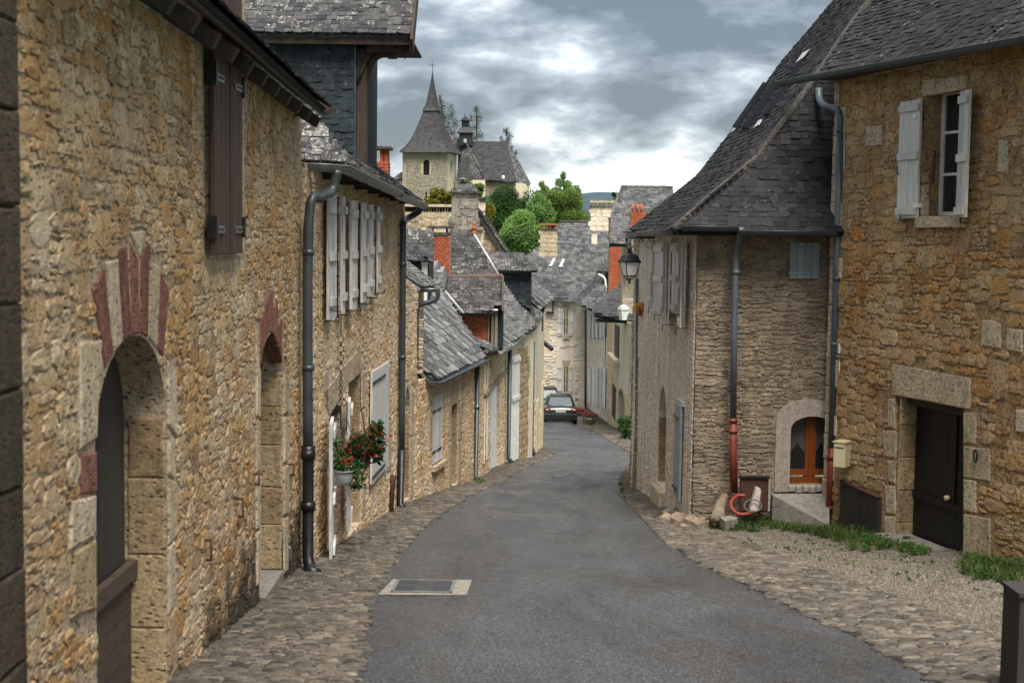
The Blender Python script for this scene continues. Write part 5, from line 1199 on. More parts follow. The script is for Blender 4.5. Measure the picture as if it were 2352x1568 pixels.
for px, py in ((2117, 268), (2117, 472)): u_, v_ = F1.uv(px, py); fbox('hinge_pin', F1, u_ - .06, u_ + .03, v_ - .03, v_ + .03, .02, .1, M['whitepaint'], H1)
for px, py in ((2083, 508), (2222, 512), (2076, 400)): u_, v_ = F1.uv(px, py); sweep('stop_hook', [F1.P(u_, v_, -.02), F1.P(u_ + .02, v_, .12), F1.P(u_ + .02, v_ + .1, .12)], .010, M['iron'], H1, 6)
# black door
sA, sB = dH[0][0] - .05, dH[1][0] + .05
dd_ = planked(H1, F1, sA, sB, gz(0, 19) - .25, dH[3][1] + .05, -.30, 8, M['doorshadeblack'], 'door', .04)
zm = F1.uv(2150, 1150, -.25)[1]; fbox('door_rail', F1, sA, sB, zm - .05, zm + .05, -.26, -.235, M['doorshadeblack'], dd_)
u_, v_ = F1.uv(2192, 920, -.25); fbox('cover_strip', F1, F1.uv(2196, 1000, -.25)[0] - .03, F1.uv(2196, 1000, -.25)[0] + .03, zm, dH[2][1], -.26, -.235, M['doorshadeblack'], dd_)
sweep('door_knob', [F1.P(*F1.uv(2178, 1143, -.24), -.25), F1.P(*F1.uv(2178, 1143, -.24), -.19)], .035, M['creampaint'], dd_, 10)
fbox('door_head', F1, sA, sB, dH[3][1] - .10, dH[3][1] + .02, -.30, -.10, M['timber'], H1)
Fr = Frame(F1.P(dH[0][0], 0, 0), -F1.n, (0, 0, 1), F1.u); z = gz(0, 21) - .1
for k in range(5): block('reveal_stone', Fr, rect(0.0, .27, z, z + .47), -.02, .014, M['dresseddark'], H1, .008); z += .47
sweep('iron_ring', [F1.P(*F1.uv(2248 + 4 * math.cos(t), 1046 + 14 * math.sin(t)), .05) for t in np.linspace(0, 6.28, 12)], .012, M['iron'], H1, 6, caps=False)
fbox('doorstep', F1, dH[0][0] - .1, dH[1][0] + .25, gz(0, 19.5) - .35, gz(0, 18.8) - .02, -.2, .30, M['concrete'], H1)
# wood hatch by the corner
hx = [F1.uv(x, 1150)[0] for x in (1937, 1960, 1983, 2006, 2026)]
for i in range(4):
    za = [-.0, 0, 0, 0]; top = F1.uv(1948 + i * 23, (1109, 1118, 1128, 1140)[i])[1]; block('board', F1, rect(hx[i], hx[i + 1] - .005, gz(0, 21.5) - .15, top), 0, .06 + .01 * (i % 2), M['boards'], H1, .004)
sweep('hatch_cap', [F1.P(hx[0], F1.uv(1937, 1103)[1], .05), F1.P(hx[4], F1.uv(2026, 1142)[1], .05)], .03, M['rust'], H1, 6)
# eave, gutter, roof
g1, g2 = at(1866, 196, 23.6), at(2352, 96, 16.6)
n1 = F1.n; eA = V(F1.P(-1.0, 0, .42)); eB = V(F1.P(LR, 0, .42)); eA.z = (538 - 196) / FP * eA.y + .03; eB.z = 2.30
eB.z = (544 - 92) / FP * F1.P(F1.uv(2352, 95, .42)[0], 0, .42).y; kk = (F1.uv(2352, 95, .42)[0] + 1.0) / (LR + 1.0); eB.z = eA.z + (eB.z - eA.z) / kk
RR1 = roof_frame(eA, eB, 40, n1)
pl1 = RR1.poly([(1868, 190), (2352, 88)]); L1 = (eB - eA).length
bnd = RR1.poly([(1868, 190), (1935, 100), (2000, 0), (2060, -120)])
roof(H1, RR1, [(bnd[0][0], -.05), (L1, -.05), (L1, 5), (bnd[3][0], bnd[3][1]), (bnd[2][0], bnd[2][1]), (bnd[1][0], bnd[1][1])], M['slatenear'], .20, .12, .06, 300, 9, .02)
gutter(H1, [eA + n1 * .05 + V((0, 0, -.02)), eB + n1 * .05 + V((0, 0, -.02))], .08, M['zincdark'])
fbox('soffit', F1, 0, LR, 2.36, 2.40, 0.0, .38, M['timber'], H1)
mesh('end_gable', [F1.P(0.05, z_, d_) for d_ in (-.02, -5) for z_ in (-5, 2.4)] + [F1.P(.3, z_, d_) for d_ in (-.02, -5) for z_ in (-5, 2.4)], [(0, 1, 3, 2), (4, 6, 7, 5), (0, 2, 6, 4), (1, 5, 7, 3), (0, 4, 5, 1), (2, 3, 7, 6)], M['orangemortar'], H1, recalc=True)
# corner pipe with red cast foot, conduit, boxes
cp = lambda px, py, y=21.95: at(px, py, y)
ptop = cp(1932, 262); pbot = cp(1911, 1030)
pipe(H1, [cp(1880, 205, 22.9), cp(1882, 228, 22.8), cp(1893, 243, 22.5), cp(1922, 252, 22.1), cp(1931, 268), cp(1930, 300)], .058, M['bluepipe'], 'pipe_elbow')
sweep('downpipe', [cp(1931, 285), cp(1922, 620), cp(1910, 1032)], .056, M['bluepipe'], H1, 14)
for py, px in ((300, 1930.5), (790, 1917), (640, 1921.6)): c = cp(px, py); sweep('pipe_collar', [c + V((0, 0, -.03)), c + V((0, 0, .03))], .066, M['bluepipe'], H1, 14)
sweep('red_drain_pipe', [cp(1911, 1028), cp(1908, 1100), cp(1904, 1222)], .062, M['redpipe'], H1, 14)
for py, px in ((1050, 1910), (1165, 1906)): c = cp(px, py); sweep('pipe_collar', [c + V((0, 0, -.03)), c + V((0, 0, .03))], .074, M['redpipe'], H1, 14)
sweep('conduit', [at(1933, 824, 21.85), at(1928, 1020, 21.85), at(1922, 1212, 21.85)], .038, M['whitepaint'], H1, 12)
sweep('cable', [at(1940, 270, 21.9), at(1934, 800, 21.9)], .012, M['whitepaint'], H1, 6)
def pbox(name, x0, x1, y0, y1, yd, dep, mat, par, yaw=0): 
    F_ = facing_wall((x0 + x1) / 2, (y0 + y1) / 2, yd, yaw); a = prect(F_, x0, x1, y0, y1); return fbox(name, F_, *a, -dep, 0, mat, par)
pbox('junction_box', 1927, 1944, 789, 811, 21.8, .12, M['whitepaint'], H1)
MBX = root('mailbox', 'cream metal mailbox fixed beside the corner downpipe of the orange house', 'mailbox', at(1940, 1076, 21.4))
Fm = facing_wall(1914, 1045, 21.35, -38); a = prect(Fm, 1914, 1941, 1016, 1073)
o = fbox('box', Fm, a[0], a[1], a[2], a[3], -.24, 0, M['creampaint'], MBX); bv = o.modifiers.new('bevel', 'BEVEL'); bv.width = .008; bv.segments = 2
fbox('letter_slot', Fm, a[0] + .03, a[1] - .04, a[3] - .085, a[3] - .070, 0, .004, M['iron'], MBX); fbox('flap', Fm, a[0] + .02, a[1] - .02, a[3] - .068, a[3] - .02, 0, .010, M['creampaint'], MBX)
fbox('lid', Fm, a[0] - .012, a[1] + .012, a[3], a[3] + .015, -.25, .02, M['creampaint'], MBX); fbox('bracket', Fm, a[0] + .05, a[1] - .05, a[2] + .1, a[2] + .2, -.5, -.24, M['zinc'], MBX)

# ---------- R2: hip roofed house
HR = root('hip_roofed_house', 'rubble house with great hipped slate roof, red and blue downpipe and arched wood window', 'house', (3.6, 25.5, -4.8))
S0, S1 = (2.87, 22.25), (2.62, 29.6)
FS = wall_frame(S1, S0); LS = (V((*S0, 0)) - V((*S1, 0))).length
FEn = wall_frame((S0[0] + .02, S0[1]), (6.2, 22.55)); EW = 3.3
adS = FS.poly([(1511, 1125), (1511, 960)]); 
a0, a1, b0_, b1_ = prect(FS, 1511, 1529, 960, 1120); dS = arch(a0, a1, FS.uv(1520, 1118)[1], FS.uv(1520, 965)[1], FS.uv(1519, 881)[1], power=1.7)
zt = .02; outS = [(0, gz(0, 29.6) - .3), (LS - .10, gz(0, 22.2) - .3), (LS - .10, zt + .1), (0, zt)]
opS = [dS]
for x0, x1 in ((1511, 1516), (1528, 1531), (1550, 1553), (1561, 1567)): a = prect(FS, x0, x1, 560, 720); opS.append(rect(*a))
plate('wall', FS, outS, opS, -.5, 0, M['whitemortar'], HR)
masonry(HR, FS, outS, opS + [rect(*prect(FS, 1551, 1568, 920, 1150))], M['white'], (.07, .30), (.05, .16), .007, 180, 9, gap=.010, wave=.05, tilt=8)
planked(HR, FS, a0 - .03, a1 + .03, b0_ - .1, dS[1][1] + .5, -.3, 3, M['timberlight'], 'door'); block('doorstep', FS, rect(a0 - .05, a1 + .05, b0_ - .45, b0_), -.2, .12, M['dressed'], HR)
reveal2(HR, FS, dS[0][0], .28, b0_, dS[1][1], 6, M['dresseddark'], 1)
a = prect(FS, 1553, 1566, 926, 1146, .03); shutter(HR, FS, *a, .03, M['shutterblue'], 2, (), (.1, .85), .04, name='shutter', label='tall closed blue-grey shutter'); fbox('shutter_frame', FS, a[0] - .05, a[1] + .05, a[3], a[3] + .07, .0, .05, M['shuttergrey'], HR)
for i, (x0, x1, y0, y1, br) in enumerate(((1502, 1510, 558, 704, 1), (1516, 1526, 558, 722, 0), (1531, 1549, 557, 744, 1), (1553, 1560, 558, 720, 0), (1566, 1577, 557, 752, 0))):
    dd = .07; a = prect(FS, x0, x1, y0, y1, dd); shutter(HR, FS, *a, dd, M['shuttergrey'], 3, (.08, .5, .92), (), .03, swing=8, hinge=i % 2, brace=bool(br))
    c_ = FS.P((a[0] + a[1]) / 2, a[2] - .02, dd); sweep('stop_hook', [c_ - FS.n * .08, c_ + FS.n * .12, c_ + FS.n * .12 + V((0, .03, -.10))], .009, M['iron'], HR, 6)
# end wall
outN_ = rect(0, EW, -5.2, .12)
wa = prect(FEn, 1814, 1905, 955, 1112); wN = arch(wa[0], wa[1] + .06, wa[2], FEn.uv(1860, 985)[1], FEn.uv(1860, 955)[1], power=2)
so = prect(FEn, 1780, 1925, 917, 1128); sur = arch(so[0], so[1], so[2], FEn.uv(1860, 970)[1], FEn.uv(1860, 917)[1], power=2.2)
ws = prect(FEn, 1812, 1880, 557, 639); wSq = rect(*ws)
plate('wall', FEn, outN_, [wN], -.45, 0, M['greymortar'], HR)
plate('render_surround', FEn, sur, [wN], 0.001, .035, M['plaster'], HR)
masonry(HR, FEn, outN_, [sur, wSq], M['greystone'], (.10, .34), (.05, .11), .015, 300, 9, gap=.009, wave=.03, tilt=4)
shutter(HR, FEn, *ws, .02, M['shutterblue'], 4, (), (.15, .86), .03, bmat=M['shutterblue'], name='shutter', label='small square blue-grey board shutter')
fr = sub('casement_window', HR, 'arched casement of varnished orange wood with lace curtains')
w0, w1 = wa[0], wa[1] + .06; mid = FEn.uv(1867, 1030)[0]
for a in ((w0, w0 + .05), (w1 - .05, w1), (mid - .085, mid + .085)): fbox('frame_post', FEn, a[0], a[1], wa[2] - .0, wN[8][1] - .02, -.22, -.13, M['orangewood'], fr)
fbox('mullion_bead', FEn, mid - .02, mid + .02, wa[2], wN[8][1] - .03, -.13, -.105, M['orangewood'], fr)
for z_ in (wa[2], wa[2] + .13): fbox('rail', FEn, w0 + .05, w1, z_, z_ + .09, -.23, -.12, M['orangewood'], fr)
for a, b_ in ((w0 + .05, mid - .085), (mid + .085, w1 - .05)):
    fbox('pane', FEn, a, b_, wa[2] + .2, wN[8][1], -.18, -.175, M['pane'], fr); 
    c = (a + b_) / 2; zt_ = wN[8][1]; vs_ = [FEn.P(a, zt_, -.2), FEn.P(b_, zt_, -.2), FEn.P(b_, wa[2] + .48, -.2)] + [FEn.P(a + (b_ - a) * (1 - t), wa[2] + .48 + .16 * (1 - abs(2 * t - 1)) * (1 + .1 * math.sin(t * 30)), -.2) for t in (.25, .5, .75)] + [FEn.P(a, wa[2] + .48, -.2)]
    cu = mesh('curtain', [v_ + FEn.n * .028 for v_ in vs_], [tuple(range(len(vs_)))], M['curtain'], fr)
for k in range(6): block('sill_stone', FEn, rect(w0 + k * .11 - .02, w0 + (k + 1) * .11 - .02, wa[2] - .11 - .02 * (k % 2), wa[2] - .005), -.2, .09 + .02 * (k % 3), M['plaster'], HR, .015)
# pipe on the end wall
q = lambda px, py, y=22.05: at(px, py, y)
pipe(HR, [q(1702, 522, 21.85), q(1700, 545, 21.9), q(1692, 570), q(1690, 600), q(1686, 760), q(1684, 962)], .052, M['bluepipe'], straight=True, collars=[(q(1691, 625), M['bluepipe'])])
sweep('red_drain_pipe', [q(1684, 960), q(1684, 1050), q(1686, 1130)], .06, M['redpipe'], HR, 14); 
for py in (966, 990): c = q(1684, py); sweep('pipe_collar', [c + V((0, 0, -.025)), c + V((0, 0, .025))], .070, M['redpipe'], HR, 14)
# base corner stones
for i in range(9):
    px, py = (1600, 1210) if i < 3 else (1520 + i * 7, 1178 + i * 4); p = G(px + random.uniform(-14, 8), py + random.uniform(-8, 6)); s_ = random.uniform(.12, .3)
    pieces('foot_stone', 'foot_stones', 'stone', [mat4(V((s_, 0, 0)), V((0, s_ * .8, 0)), V((0, 0, s_ * .6)), p - V((0, 0, .03)))], M['greystone'], HR, [1])
# roof: profile of the street slope (offset from eave, height)
prof = [(0, .02), (1.38, 1.15), (2.28, 2.36), (3.0, 3.42), (4.13, 4.8), (5.6, 6.6), (7.2, 8.6)]
XE, YV = 2.45, 29.7
def fprof(t):
    for (a, b_), (c, d) in zip(prof, prof[1:]):
        if t <= c: return b_ + (d - b_) * (t - a) / (c - a)
    return prof[-1][1]
EY = 21.85
def hy(t):   # y of the hip at slope offset t
    pts_ = [(0, EY), (.45, 22.25), (1.1, 22.62), (1.8, 22.9), (2.5, 23.1), (3.25, 23.3), (4.6, 23.7), (7.5, 24.4)]
    ys_ = np.interp(t, [p[0] for p in pts_], [p[1] for p in pts_]); return max(EY, float(ys_))
for (a, za), (c, zc) in zip(prof, prof[1:]):
    F_ = roof_frame((XE + a, YV, za), (XE + a, EY, za), math.degrees(math.atan2(zc - za, c - a)), (-1, 0, 0))
    L_ = math.hypot(c - a, zc - za); pl_ = [(0, 0), (YV - hy(a), 0), (YV - hy(c), L_), (0, L_)]
    roof(HR, F_, pl_, M['slatenear'], .19, .12, .08, 90, 9, .022)
# front slope, extruded along the end wall
ts = [0, .45, 1.0, 1.8, 2.6, 3.4, 4.6, 5.6]
ps = [(hy(t), fprof(t), t) for t in ts]
xr = 7.2
for (ya, za, ta), (yb, zb_, tb) in zip(ps, ps[1:]):
    pit = math.degrees(math.atan2(zb_ - za, max(.02, yb - ya))); F_ = roof_frame((XE, ya, za), (xr, ya, za), pit, (0, -1, 0)); L_ = math.hypot(yb - ya, zb_ - za)
    roof(HR, F_, [(ta, 0), (xr - XE, 0), (xr - XE, L_), (tb, L_)], M['slatenear'], .165, .105, .08, 110, 9, .018)
sweep('hip_mortar', [V((XE + t + .0, hy(t) - .03, fprof(t) + .03)) for t in (0, .2, .45, .7, 1.0, 1.4, 1.8, 2.2, 2.6, 3.0, 3.4, 4.0, 4.6)], .06, M['mortarcap'], HR, 8)
sweep('verge_tile', [V((XE + a, YV, z_ + .02)) for a, z_ in prof], .05, M['slate'], HR, 6)
gutter(HR, [V((XE - .02, YV, -.02)), V((XE - .05, 24.5, .03)), V((XE - .02, 22.2, .04)), V((XE + .2, EY - .06, .10)), at(1696, 521, EY - .06)], .075, M['zincdark'])
gutter(HR, [at(1695, 530, EY - .08), at(1922, 532, EY + .02)], .075, M['zincdark'])
fbox('soffit', FEn, -.35, EW, .02, .05, 0, .35, M['timber'], HR); fbox('soffit', FS, 0, LS, -.02, .01, 0, .36, M['timber'], HR)
plate('far_gable', Frame((0, YV - .12, 0), (1, 0, 0), (0, 0, 1), (0, -1, 0)), [(XE + .2, -5.8)] + [(XE + a + .05, z_ - .12) for a, z_ in prof] + [(XE + 7.3, -5.8)], [], -.2, 0, M['whitemortar'], HR)
# skylights, each on the profile segment it crosses
def onprof(px, py):
    r = ray(px, py); best = None
    for i in range(2400):
        y = 21.5 + 9 * i / 2400; p = r * (y / r.y); e_ = p.z - fprof(max(p.x - XE, 0))
        if best is None or abs(e_) < best[0]: best = (abs(e_), p)
    return best[1]
for quad in (((1690, 298), (1700, 300), (1769, 200), (1762, 194)), ((1712, 300), (1726, 300), (1795, 200), (1785, 190)), ((1762, 272), (1775, 268), (1850, 150), (1842, 148))):
    c = [onprof(*p) for p in quad]; n_ = (c[1] - c[0]).cross(c[3] - c[0]).normalized(); n_ = n_ if n_.x < 0 else -n_
    vs_ = [p + n_ * .02 for p in c] + [p + n_ * .10 for p in c]; sk = mesh('skylight', vs_, BOXF, M['skyglass'], HR, recalc=True)
    ce = sum(c, V()) / 4; vs_ = [p + (ce - p) * .1 + n_ * .102 for p in c] + [p + (ce - p) * .1 + n_ * .104 for p in c]; mesh('pane', vs_, BOXF, M['skyglass'], sk, recalc=True)
for quad in (((1737, 302), (1750, 294), (1757, 282), (1750, 284)), ((1834, 152), (1852, 140), (1868, 120), (1850, 130)), ((1684, 312), (1698, 302), (1702, 290), (1696, 292))):
    c = [onprof(*p) for p in quad]; mesh('lead_flashing', [p + V((-.05, 0, .05)) for p in c] + [p + V((-.06, 0, .06)) for p in c], BOXF, M['ridgewhite'], HR, recalc=True)
# ---------- concrete apron, hose, post, slab, cover
tr_ = [at(1770, 1133, 22.15), at(1905, 1133, 22.25), at(1905, 1207, 21.45), at(1775, 1137, 22.0)]; bt_ = [V((p.x, p.y, gz(0, p.y) - .1)) for p in tr_]
AP = mesh('ramp', bt_ + tr_, BOXF, M['concrete'], None, recalc=True); tag(AP, 'sloping concrete apron under the arched orange wood window', 'ramp')
hs = root('garden_hose', 'curved red plastic pipe lying in the grass at the foot of the red drainpipe', 'pipe', at(1690, 1180, 21.6))
sweep('tube', smooth_path([at(x, y, d) for x, y, d in ((1711, 1138, 21.7), (1695, 1138, 21.7), (1682, 1148, 21.6), (1679, 1162, 21.5), (1688, 1175, 21.4), (1705, 1181, 21.35), (1735, 1176, 21.4))], 5), .028, M['hose'], hs, 10)
ho = sweep('hose_coil', smooth_path([at(1729 + 20 * math.cos(t), 1161 + 14 * math.sin(t), 21.5 - .15 * math.sin(t)) for t in np.linspace(0, 6.6, 14)], 3), .011, M['hosegrey'], None, 8); tag(ho, 'thin grey hose coiled round the leaning stone post', 'hose')
c = [at(1722, 1174, 21.62), at(1743, 1174, 21.62), at(1750, 1124, 21.8), at(1738, 1119, 21.8)]; po = mesh('stone_post', c + [p + V((.0, .17, 0)) for p in c], BOXF, M['plaster'], None, recalc=True); bv = po.modifiers.new('b', 'BEVEL'); bv.width = .02; tag(po, 'grey stone post leaning against the wall inside the hose coil', 'stone post')
pn = root('metal_cover', 'dark rusty metal cover panel against the wall behind the leaning stone post', 'panel', at(1732, 1156, 22.05))
Fp = facing_wall(1732, 1130, 22.02); a = prect(Fp, 1701, 1764, 1098, 1172); fbox('panel', Fp, *a, -.1, 0, M['rust'], pn); fbox('frame_edge', Fp, a[0] - .02, a[1] + .02, a[3], a[3] + .03, -.1, .03, M['iron'], pn); fbox('frame_edge', Fp, a[1], a[1] + .03, a[2], a[3], -.1, .03, M['plaster'], pn)
c = [at(1653, 1186, 21.35), at(1690, 1182, 21.5), at(1694, 1190, 21.3), at(1665, 1197, 21.1)]; sl = mesh('stone_slab', [p - V((0, 0, .16)) for p in c] + c, BOXF, M['concrete'], None, recalc=True); tag(sl, 'flat weathered stone slab lying in the grass beside the red pipe', 'stone slab')
st = sweep('old_stump', [at(1648, 1197, 21.4), at(1652, 1165, 21.7), at(1664, 1140, 22.1)], .08, M['greystone'], None, 8, radii=[.13, .09, .07]); tag(st, 'short leaning grey stone spur at the house corner', 'stone spur')
# ---------- dark post at the lower right edge
pb = root('bollard', 'dark squat bollard cut off at the lower right edge of the picture', 'bollard', G(2350, 1590))
b_ = G(2352, 1600); Fb = facing_wall(2352, 1480, b_.y, 0); a = prect(Fb, 2338, 2440, 1365, 1640); fbox('post', Fb, a[0], a[1], gz(0, b_.y) - .2, a[3] - .02, -.35, 0, M['doorgrey'], pb); fbox('post_cap', Fb, a[0] - .015, a[1] + .02, a[3] - .02, a[3] + .01, -.37, .02, M['boards'], pb)
# ---------- grass and weeds in the yard
def tuft_area(name, poly_px, n, h, label):
    P = gp(poly_px); xs = [p[0] for p in P]; ys = [p[1] for p in P]; pts = []
    while len(pts) < n:
        x, y = random.uniform(min(xs), max(xs)), random.uniform(min(ys), max(ys))
        if inpoly(x, y, P):
            k = math.sin(x * 7.3 + y * 3) + math.sin(x * 17 - y * 13)
            if k > -.1 + .8 * random.random(): pts.append((x, y, gz(x, y) + .005))
    g = scatter(name, 'blade', pts, rng.uniform(.3, 1.2, n) ** 1.3 * h * .85, M['grass'], None, True, (.07, .8, 1)); tag(g, label, 'grass', kind='stuff')
    m = max(10, n // 2); sel = [pts[i] for i in rng.integers(0, n, m)]
    g2 = scatter('weeds', 'leafcard', [(a_, b2, c_ + random.uniform(.01, h * .8)) for a_, b2, c_ in sel], rng.uniform(.02, .06, m), M['leafpot'], None, False); tag(g2, 'leafy weeds among the ' + label, 'weeds', kind='stuff')
tuft_area('grass', [(1612, 1213), (1660, 1190), (1720, 1180), (1790, 1165), (1900, 1218), (1905, 1232), (1800, 1226), (1640, 1222)], 5200, .15, 'green weedy grass at the foot of the rubble wall and red pipe')
tuft_area('grass', [(1870, 1232), (1905, 1215), (2028, 1225), (2052, 1250), (2040, 1276), (1960, 1268)], 3800, .17, 'lush grass under the mailbox and dark hatch boards')
tuft_area('grass', [(2058, 1250), (2088, 1248), (2138, 1278), (2080, 1290)], 1200, .14, 'grass tuft at the left foot of the black door')
tuft_area('grass', [(2190, 1298), (2240, 1285), (2352, 1295), (2352, 1345), (2230, 1338)], 2200, .16, 'dark grass along the wall right of the black door')
tuft_area('grass', [(1640, 1225), (1900, 1240), (2150, 1300), (2320, 1370), (2300, 1400), (2000, 1320), (1750, 1262)], 420, .06, 'sparse small weeds scattered along the edge of the gravel yard')
tuft_area('grass', [(1420, 1108), (1432, 1106), (1436, 1150), (1425, 1135)], 160, .09, 'sparse weeds on the verge below the blue downpipe')

# ---------- R3 narrow house beyond
H3 = root('stone_house', 'narrow weathered house with two blue downpipes beyond the hip roofed house', 'house', (2.7, 31, -5.5))
F3 = Frame((3.2, 34.5, 0), (-.66, -4.75, 0), (0, 0, 1), (-.99, .1376, 0)); L3 = 4.79
t3 = at(1480, 640, 31).z; out3 = [(0, gz(0, 34.5) - .3), (L3, gz(0, 29.7) - .3), (L3, t3 - .02), (0, t3)]
plate('wall', F3, out3, [], -.5, 0, M['whitemortar'], H3)
F3e = facing_wall(1480, 900, 29.85); a = prect(F3e, 1466, 1500, 650, 1140)
masonry(H3, F3, out3, [], M['churchstone'], (.1, .26), (.06, .14), .02, 60, 9)
fbox('corner_wall', F3e, a[0], a[1] + .3, gz(0, 29.9) - .2, a[3], -.12, 0, M['mortarB'], H3); masonry(H3, F3e, [(a[0], gz(0, 29.9) - .1), (a[1], gz(0, 29.9) - .1), (a[1], a[3]), (a[0], a[3])], [], M['stoneB'], (.08, .2), (.06, .12), .02, 80, 8)
# buttress, ragged base
bt = [(1454, 1125), (1500, 1150), (1502, 900), (1470, 900)]; F3b = facing_wall(1480, 1100, 29.3); a2 = F3b.poly([(1454, 1130), (1484, 1143), (1484, 820), (1466, 820), (1464, 960)]); plate('buttress', F3b, a2, [], -1.2, 0, M['greymortar'], H3); masonry(H3, F3b, a2, [], M['churchstone'], (.06, .16), (.05, .12), .025, 60, 8)
R3_ = roof_frame(at(1461, 634, 33), at(1503, 645, 28.5), 38, (-1, 0, 0))
R3_ = facing_roof(1480, 640, 30.2, 48, -6); roof(H3, R3_, R3_.poly([(1458, 632), (1506, 646), (1506, 540), (1444, 528), (1436, 545)]), M['slatelichen'], .2, .13, .1, 140, 8, .025)
gutter(H3, [at(1460, 637, 30.1), at(1504, 648, 29.6)], .055, M['zinc'], False)
a = prect(F3e, 1482, 1500, 652, 702); shutter(H3, F3e, *a, .01, M['shutterwhite'], 3, (), (), .03, label='pale closed shutter beside the flower box')
pipe(H3, [at(1464, 640, 29.6), at(1464.5, 700, 29.55), at(1464, 830, 29.55), at(1462, 1000, 29.55), at(1460, 1105, 29.55)], .042, M['bluepipe'], straight=True)
pipe(H3, [at(1500, 735, 29.1), at(1491, 742, 29.1), at(1486, 755, 29.1), at(1489, 1020, 28.6)], .055, M['bluepipe'], straight=True)
sweep('red_drain_pipe', [at(1489, 1018, 28.6), at(1487, 1148, 28.0)], .062, M['redpipe'], H3, 12)
# flower box
fb = root('flower_box', 'terracotta window box of mixed red and yellow flowers high on the wall under the lamp', 'flower box', at(1477, 726, 28.8)); Ff_ = facing_wall(1477, 720, 28.8); a = prect(Ff_, 1464, 1491, 711, 726); fbox('box', Ff_, *a, -.2, 0, M['terracotta'], fb)
lb = [(at(1476, 703, 28.7).x, 28.7, at(1476, 703, 28.7).z, .17, .12, .09)]; scatter('blossom', 'leafcard', lobes_pts(lb, 190, .5), rng.uniform(.03, .06, 190), M['petalmix'], fb); scatter('foliage', 'leafcard', lobes_pts([(l[0] + .12, l[1], l[2], .12, .1, .09) for l in lb] + lb, 120, .2), rng.uniform(.03, .06, 120), M['leafpot'], fb)
fbox('bracket', Ff_, a[1] - .02, a[1] + .18, a[2], a[2] + .03, -.1, -.06, M['iron'], fb)
# ---------- lanterns
def lantern(name, label, px, ptop, cap_y, eave_y, bot_y, wtop, wbot, y, wall_px, bracket=True, mat='iron', group=None):
    c = at(px, eave_y, y); L = root(name, label, 'lantern', c, group); m_ = M[mat]; z = lambda py: at(px, py, y).z; s = y / FP; wt2, wb2 = wtop * s / 2, wbot * s / 2
    def frust(nm, z0, z1, r0, r1, mt): 
        A = [V((c.x + sx * r0, c.y + sy_ * r0, z0)) for sx, sy_ in ((-1, -1), (1, -1), (1, 1), (-1, 1))]; B = [V((c.x + sx * r1, c.y + sy_ * r1, z1)) for sx, sy_ in ((-1, -1), (1, -1), (1, 1), (-1, 1))]; a_ = math.radians(22)
        rot = lambda p: V((c.x + (p.x - c.x) * math.cos(a_) - (p.y - c.y) * math.sin(a_), c.y + (p.x - c.x) * math.sin(a_) + (p.y - c.y) * math.cos(a_), p.z)); return [rot(p) for p in A], [rot(p) for p in B]
    A, B = frust('', z(bot_y), z(eave_y), wb2 * .82, wt2 * .80, None)
    for i in range(4): j = (i + 1) % 4; mesh('pane', [A[i], A[j], B[j], B[i]], [(0, 1, 2, 3)], M['lampglass'], L)
    for i in range(4): sweep('frame_bar', [A[i], B[i]], .011, m_, L, 5)
    for i in range(4): sweep('frame_bar', [A[i], A[(i + 1) % 4]], .010, m_, L, 5)
    e0_, e1_ = frust('', z(eave_y) - .005, z(eave_y) + .025, wt2 * .93, wt2 * .93, None); mesh('cap_rim', e0_ + e1_, BOXF, m_, L, recalc=True)
    e0_, e1_ = frust('', z(eave_y) + .025, z(cap_y), wt2 * .84, wt2 * .62, None); mesh('cap', e0_ + e1_, BOXF, m_, L, recalc=True)
    e0_, e1_ = frust('', z(cap_y), z(cap_y) + .05, wt2 * .62, wt2 * .18, None); mesh('crown', e0_ + e1_, BOXF, m_, L, recalc=True)
    if bracket:
        sweep('finial', [V((c.x, c.y, z(cap_y) + .03)), V((c.x, c.y, z(cap_y) + .10)), V((c.x, c.y, z(cap_y) + .13)), V((c.x, c.y, z(cap_y) + .17))], .03, m_, L, 10, radii=[.06, .03, .05, .015])
        for i in range(4): sweep('foot', [A[i], V((c.x, c.y, z(bot_y) - .10))], .009, m_, L, 5)
        sweep('foot_finial', [V((c.x, c.y, z(bot_y) - .06)), V((c.x, c.y, z(bot_y) - .16))], .016, m_, L, 8)
        w_ = at(wall_px, ptop, y); top = V((c.x, c.y, w_.z)); sweep('hanger_rod', [V((c.x, c.y, z(cap_y) + .1)), top], .016, m_, L, 8)
        sweep('bracket_arm', [top + V((-.03, 0, 0)), w_], .018, m_, L, 8); sweep('bracket_plate', [w_ + V((0, 0, .10)), w_ + V((0, 0, -.30))], .02, m_, L, 6)
        for cx_, cz_, r_ in ((w_.x - .10, w_.z - .13, .10), (w_.x - .27, w_.z - .07, .05)): sweep('scroll', [V((cx_ + r_ * (1 - t / 14) * math.cos(t), c.y, cz_ + r_ * (1 - t / 14) * math.sin(t))) for t in np.linspace(0, 8, 20)], .007, m_, L, 5)
    else:
        w_ = at(wall_px, eave_y, y + .1); sweep('arm', [V((c.x, c.y, z(cap_y) + .05)), V((c.x, c.y, z(cap_y) + .22)), V((w_.x, w_.y, z(cap_y) + .22))], .014, m_, L, 6)
    return L
lantern('street_lantern', 'black four-sided street lantern hanging from a scrolled wall bracket', 1446, 546, 586, 602, 633, 43, 27, 27.2, 1505)
lantern('street_lantern', 'smaller pale grey street lantern seen below the black one', 1432, 683, 703, 711, 734, 23, 15, 47.0, 1468, False, 'shuttergrey')

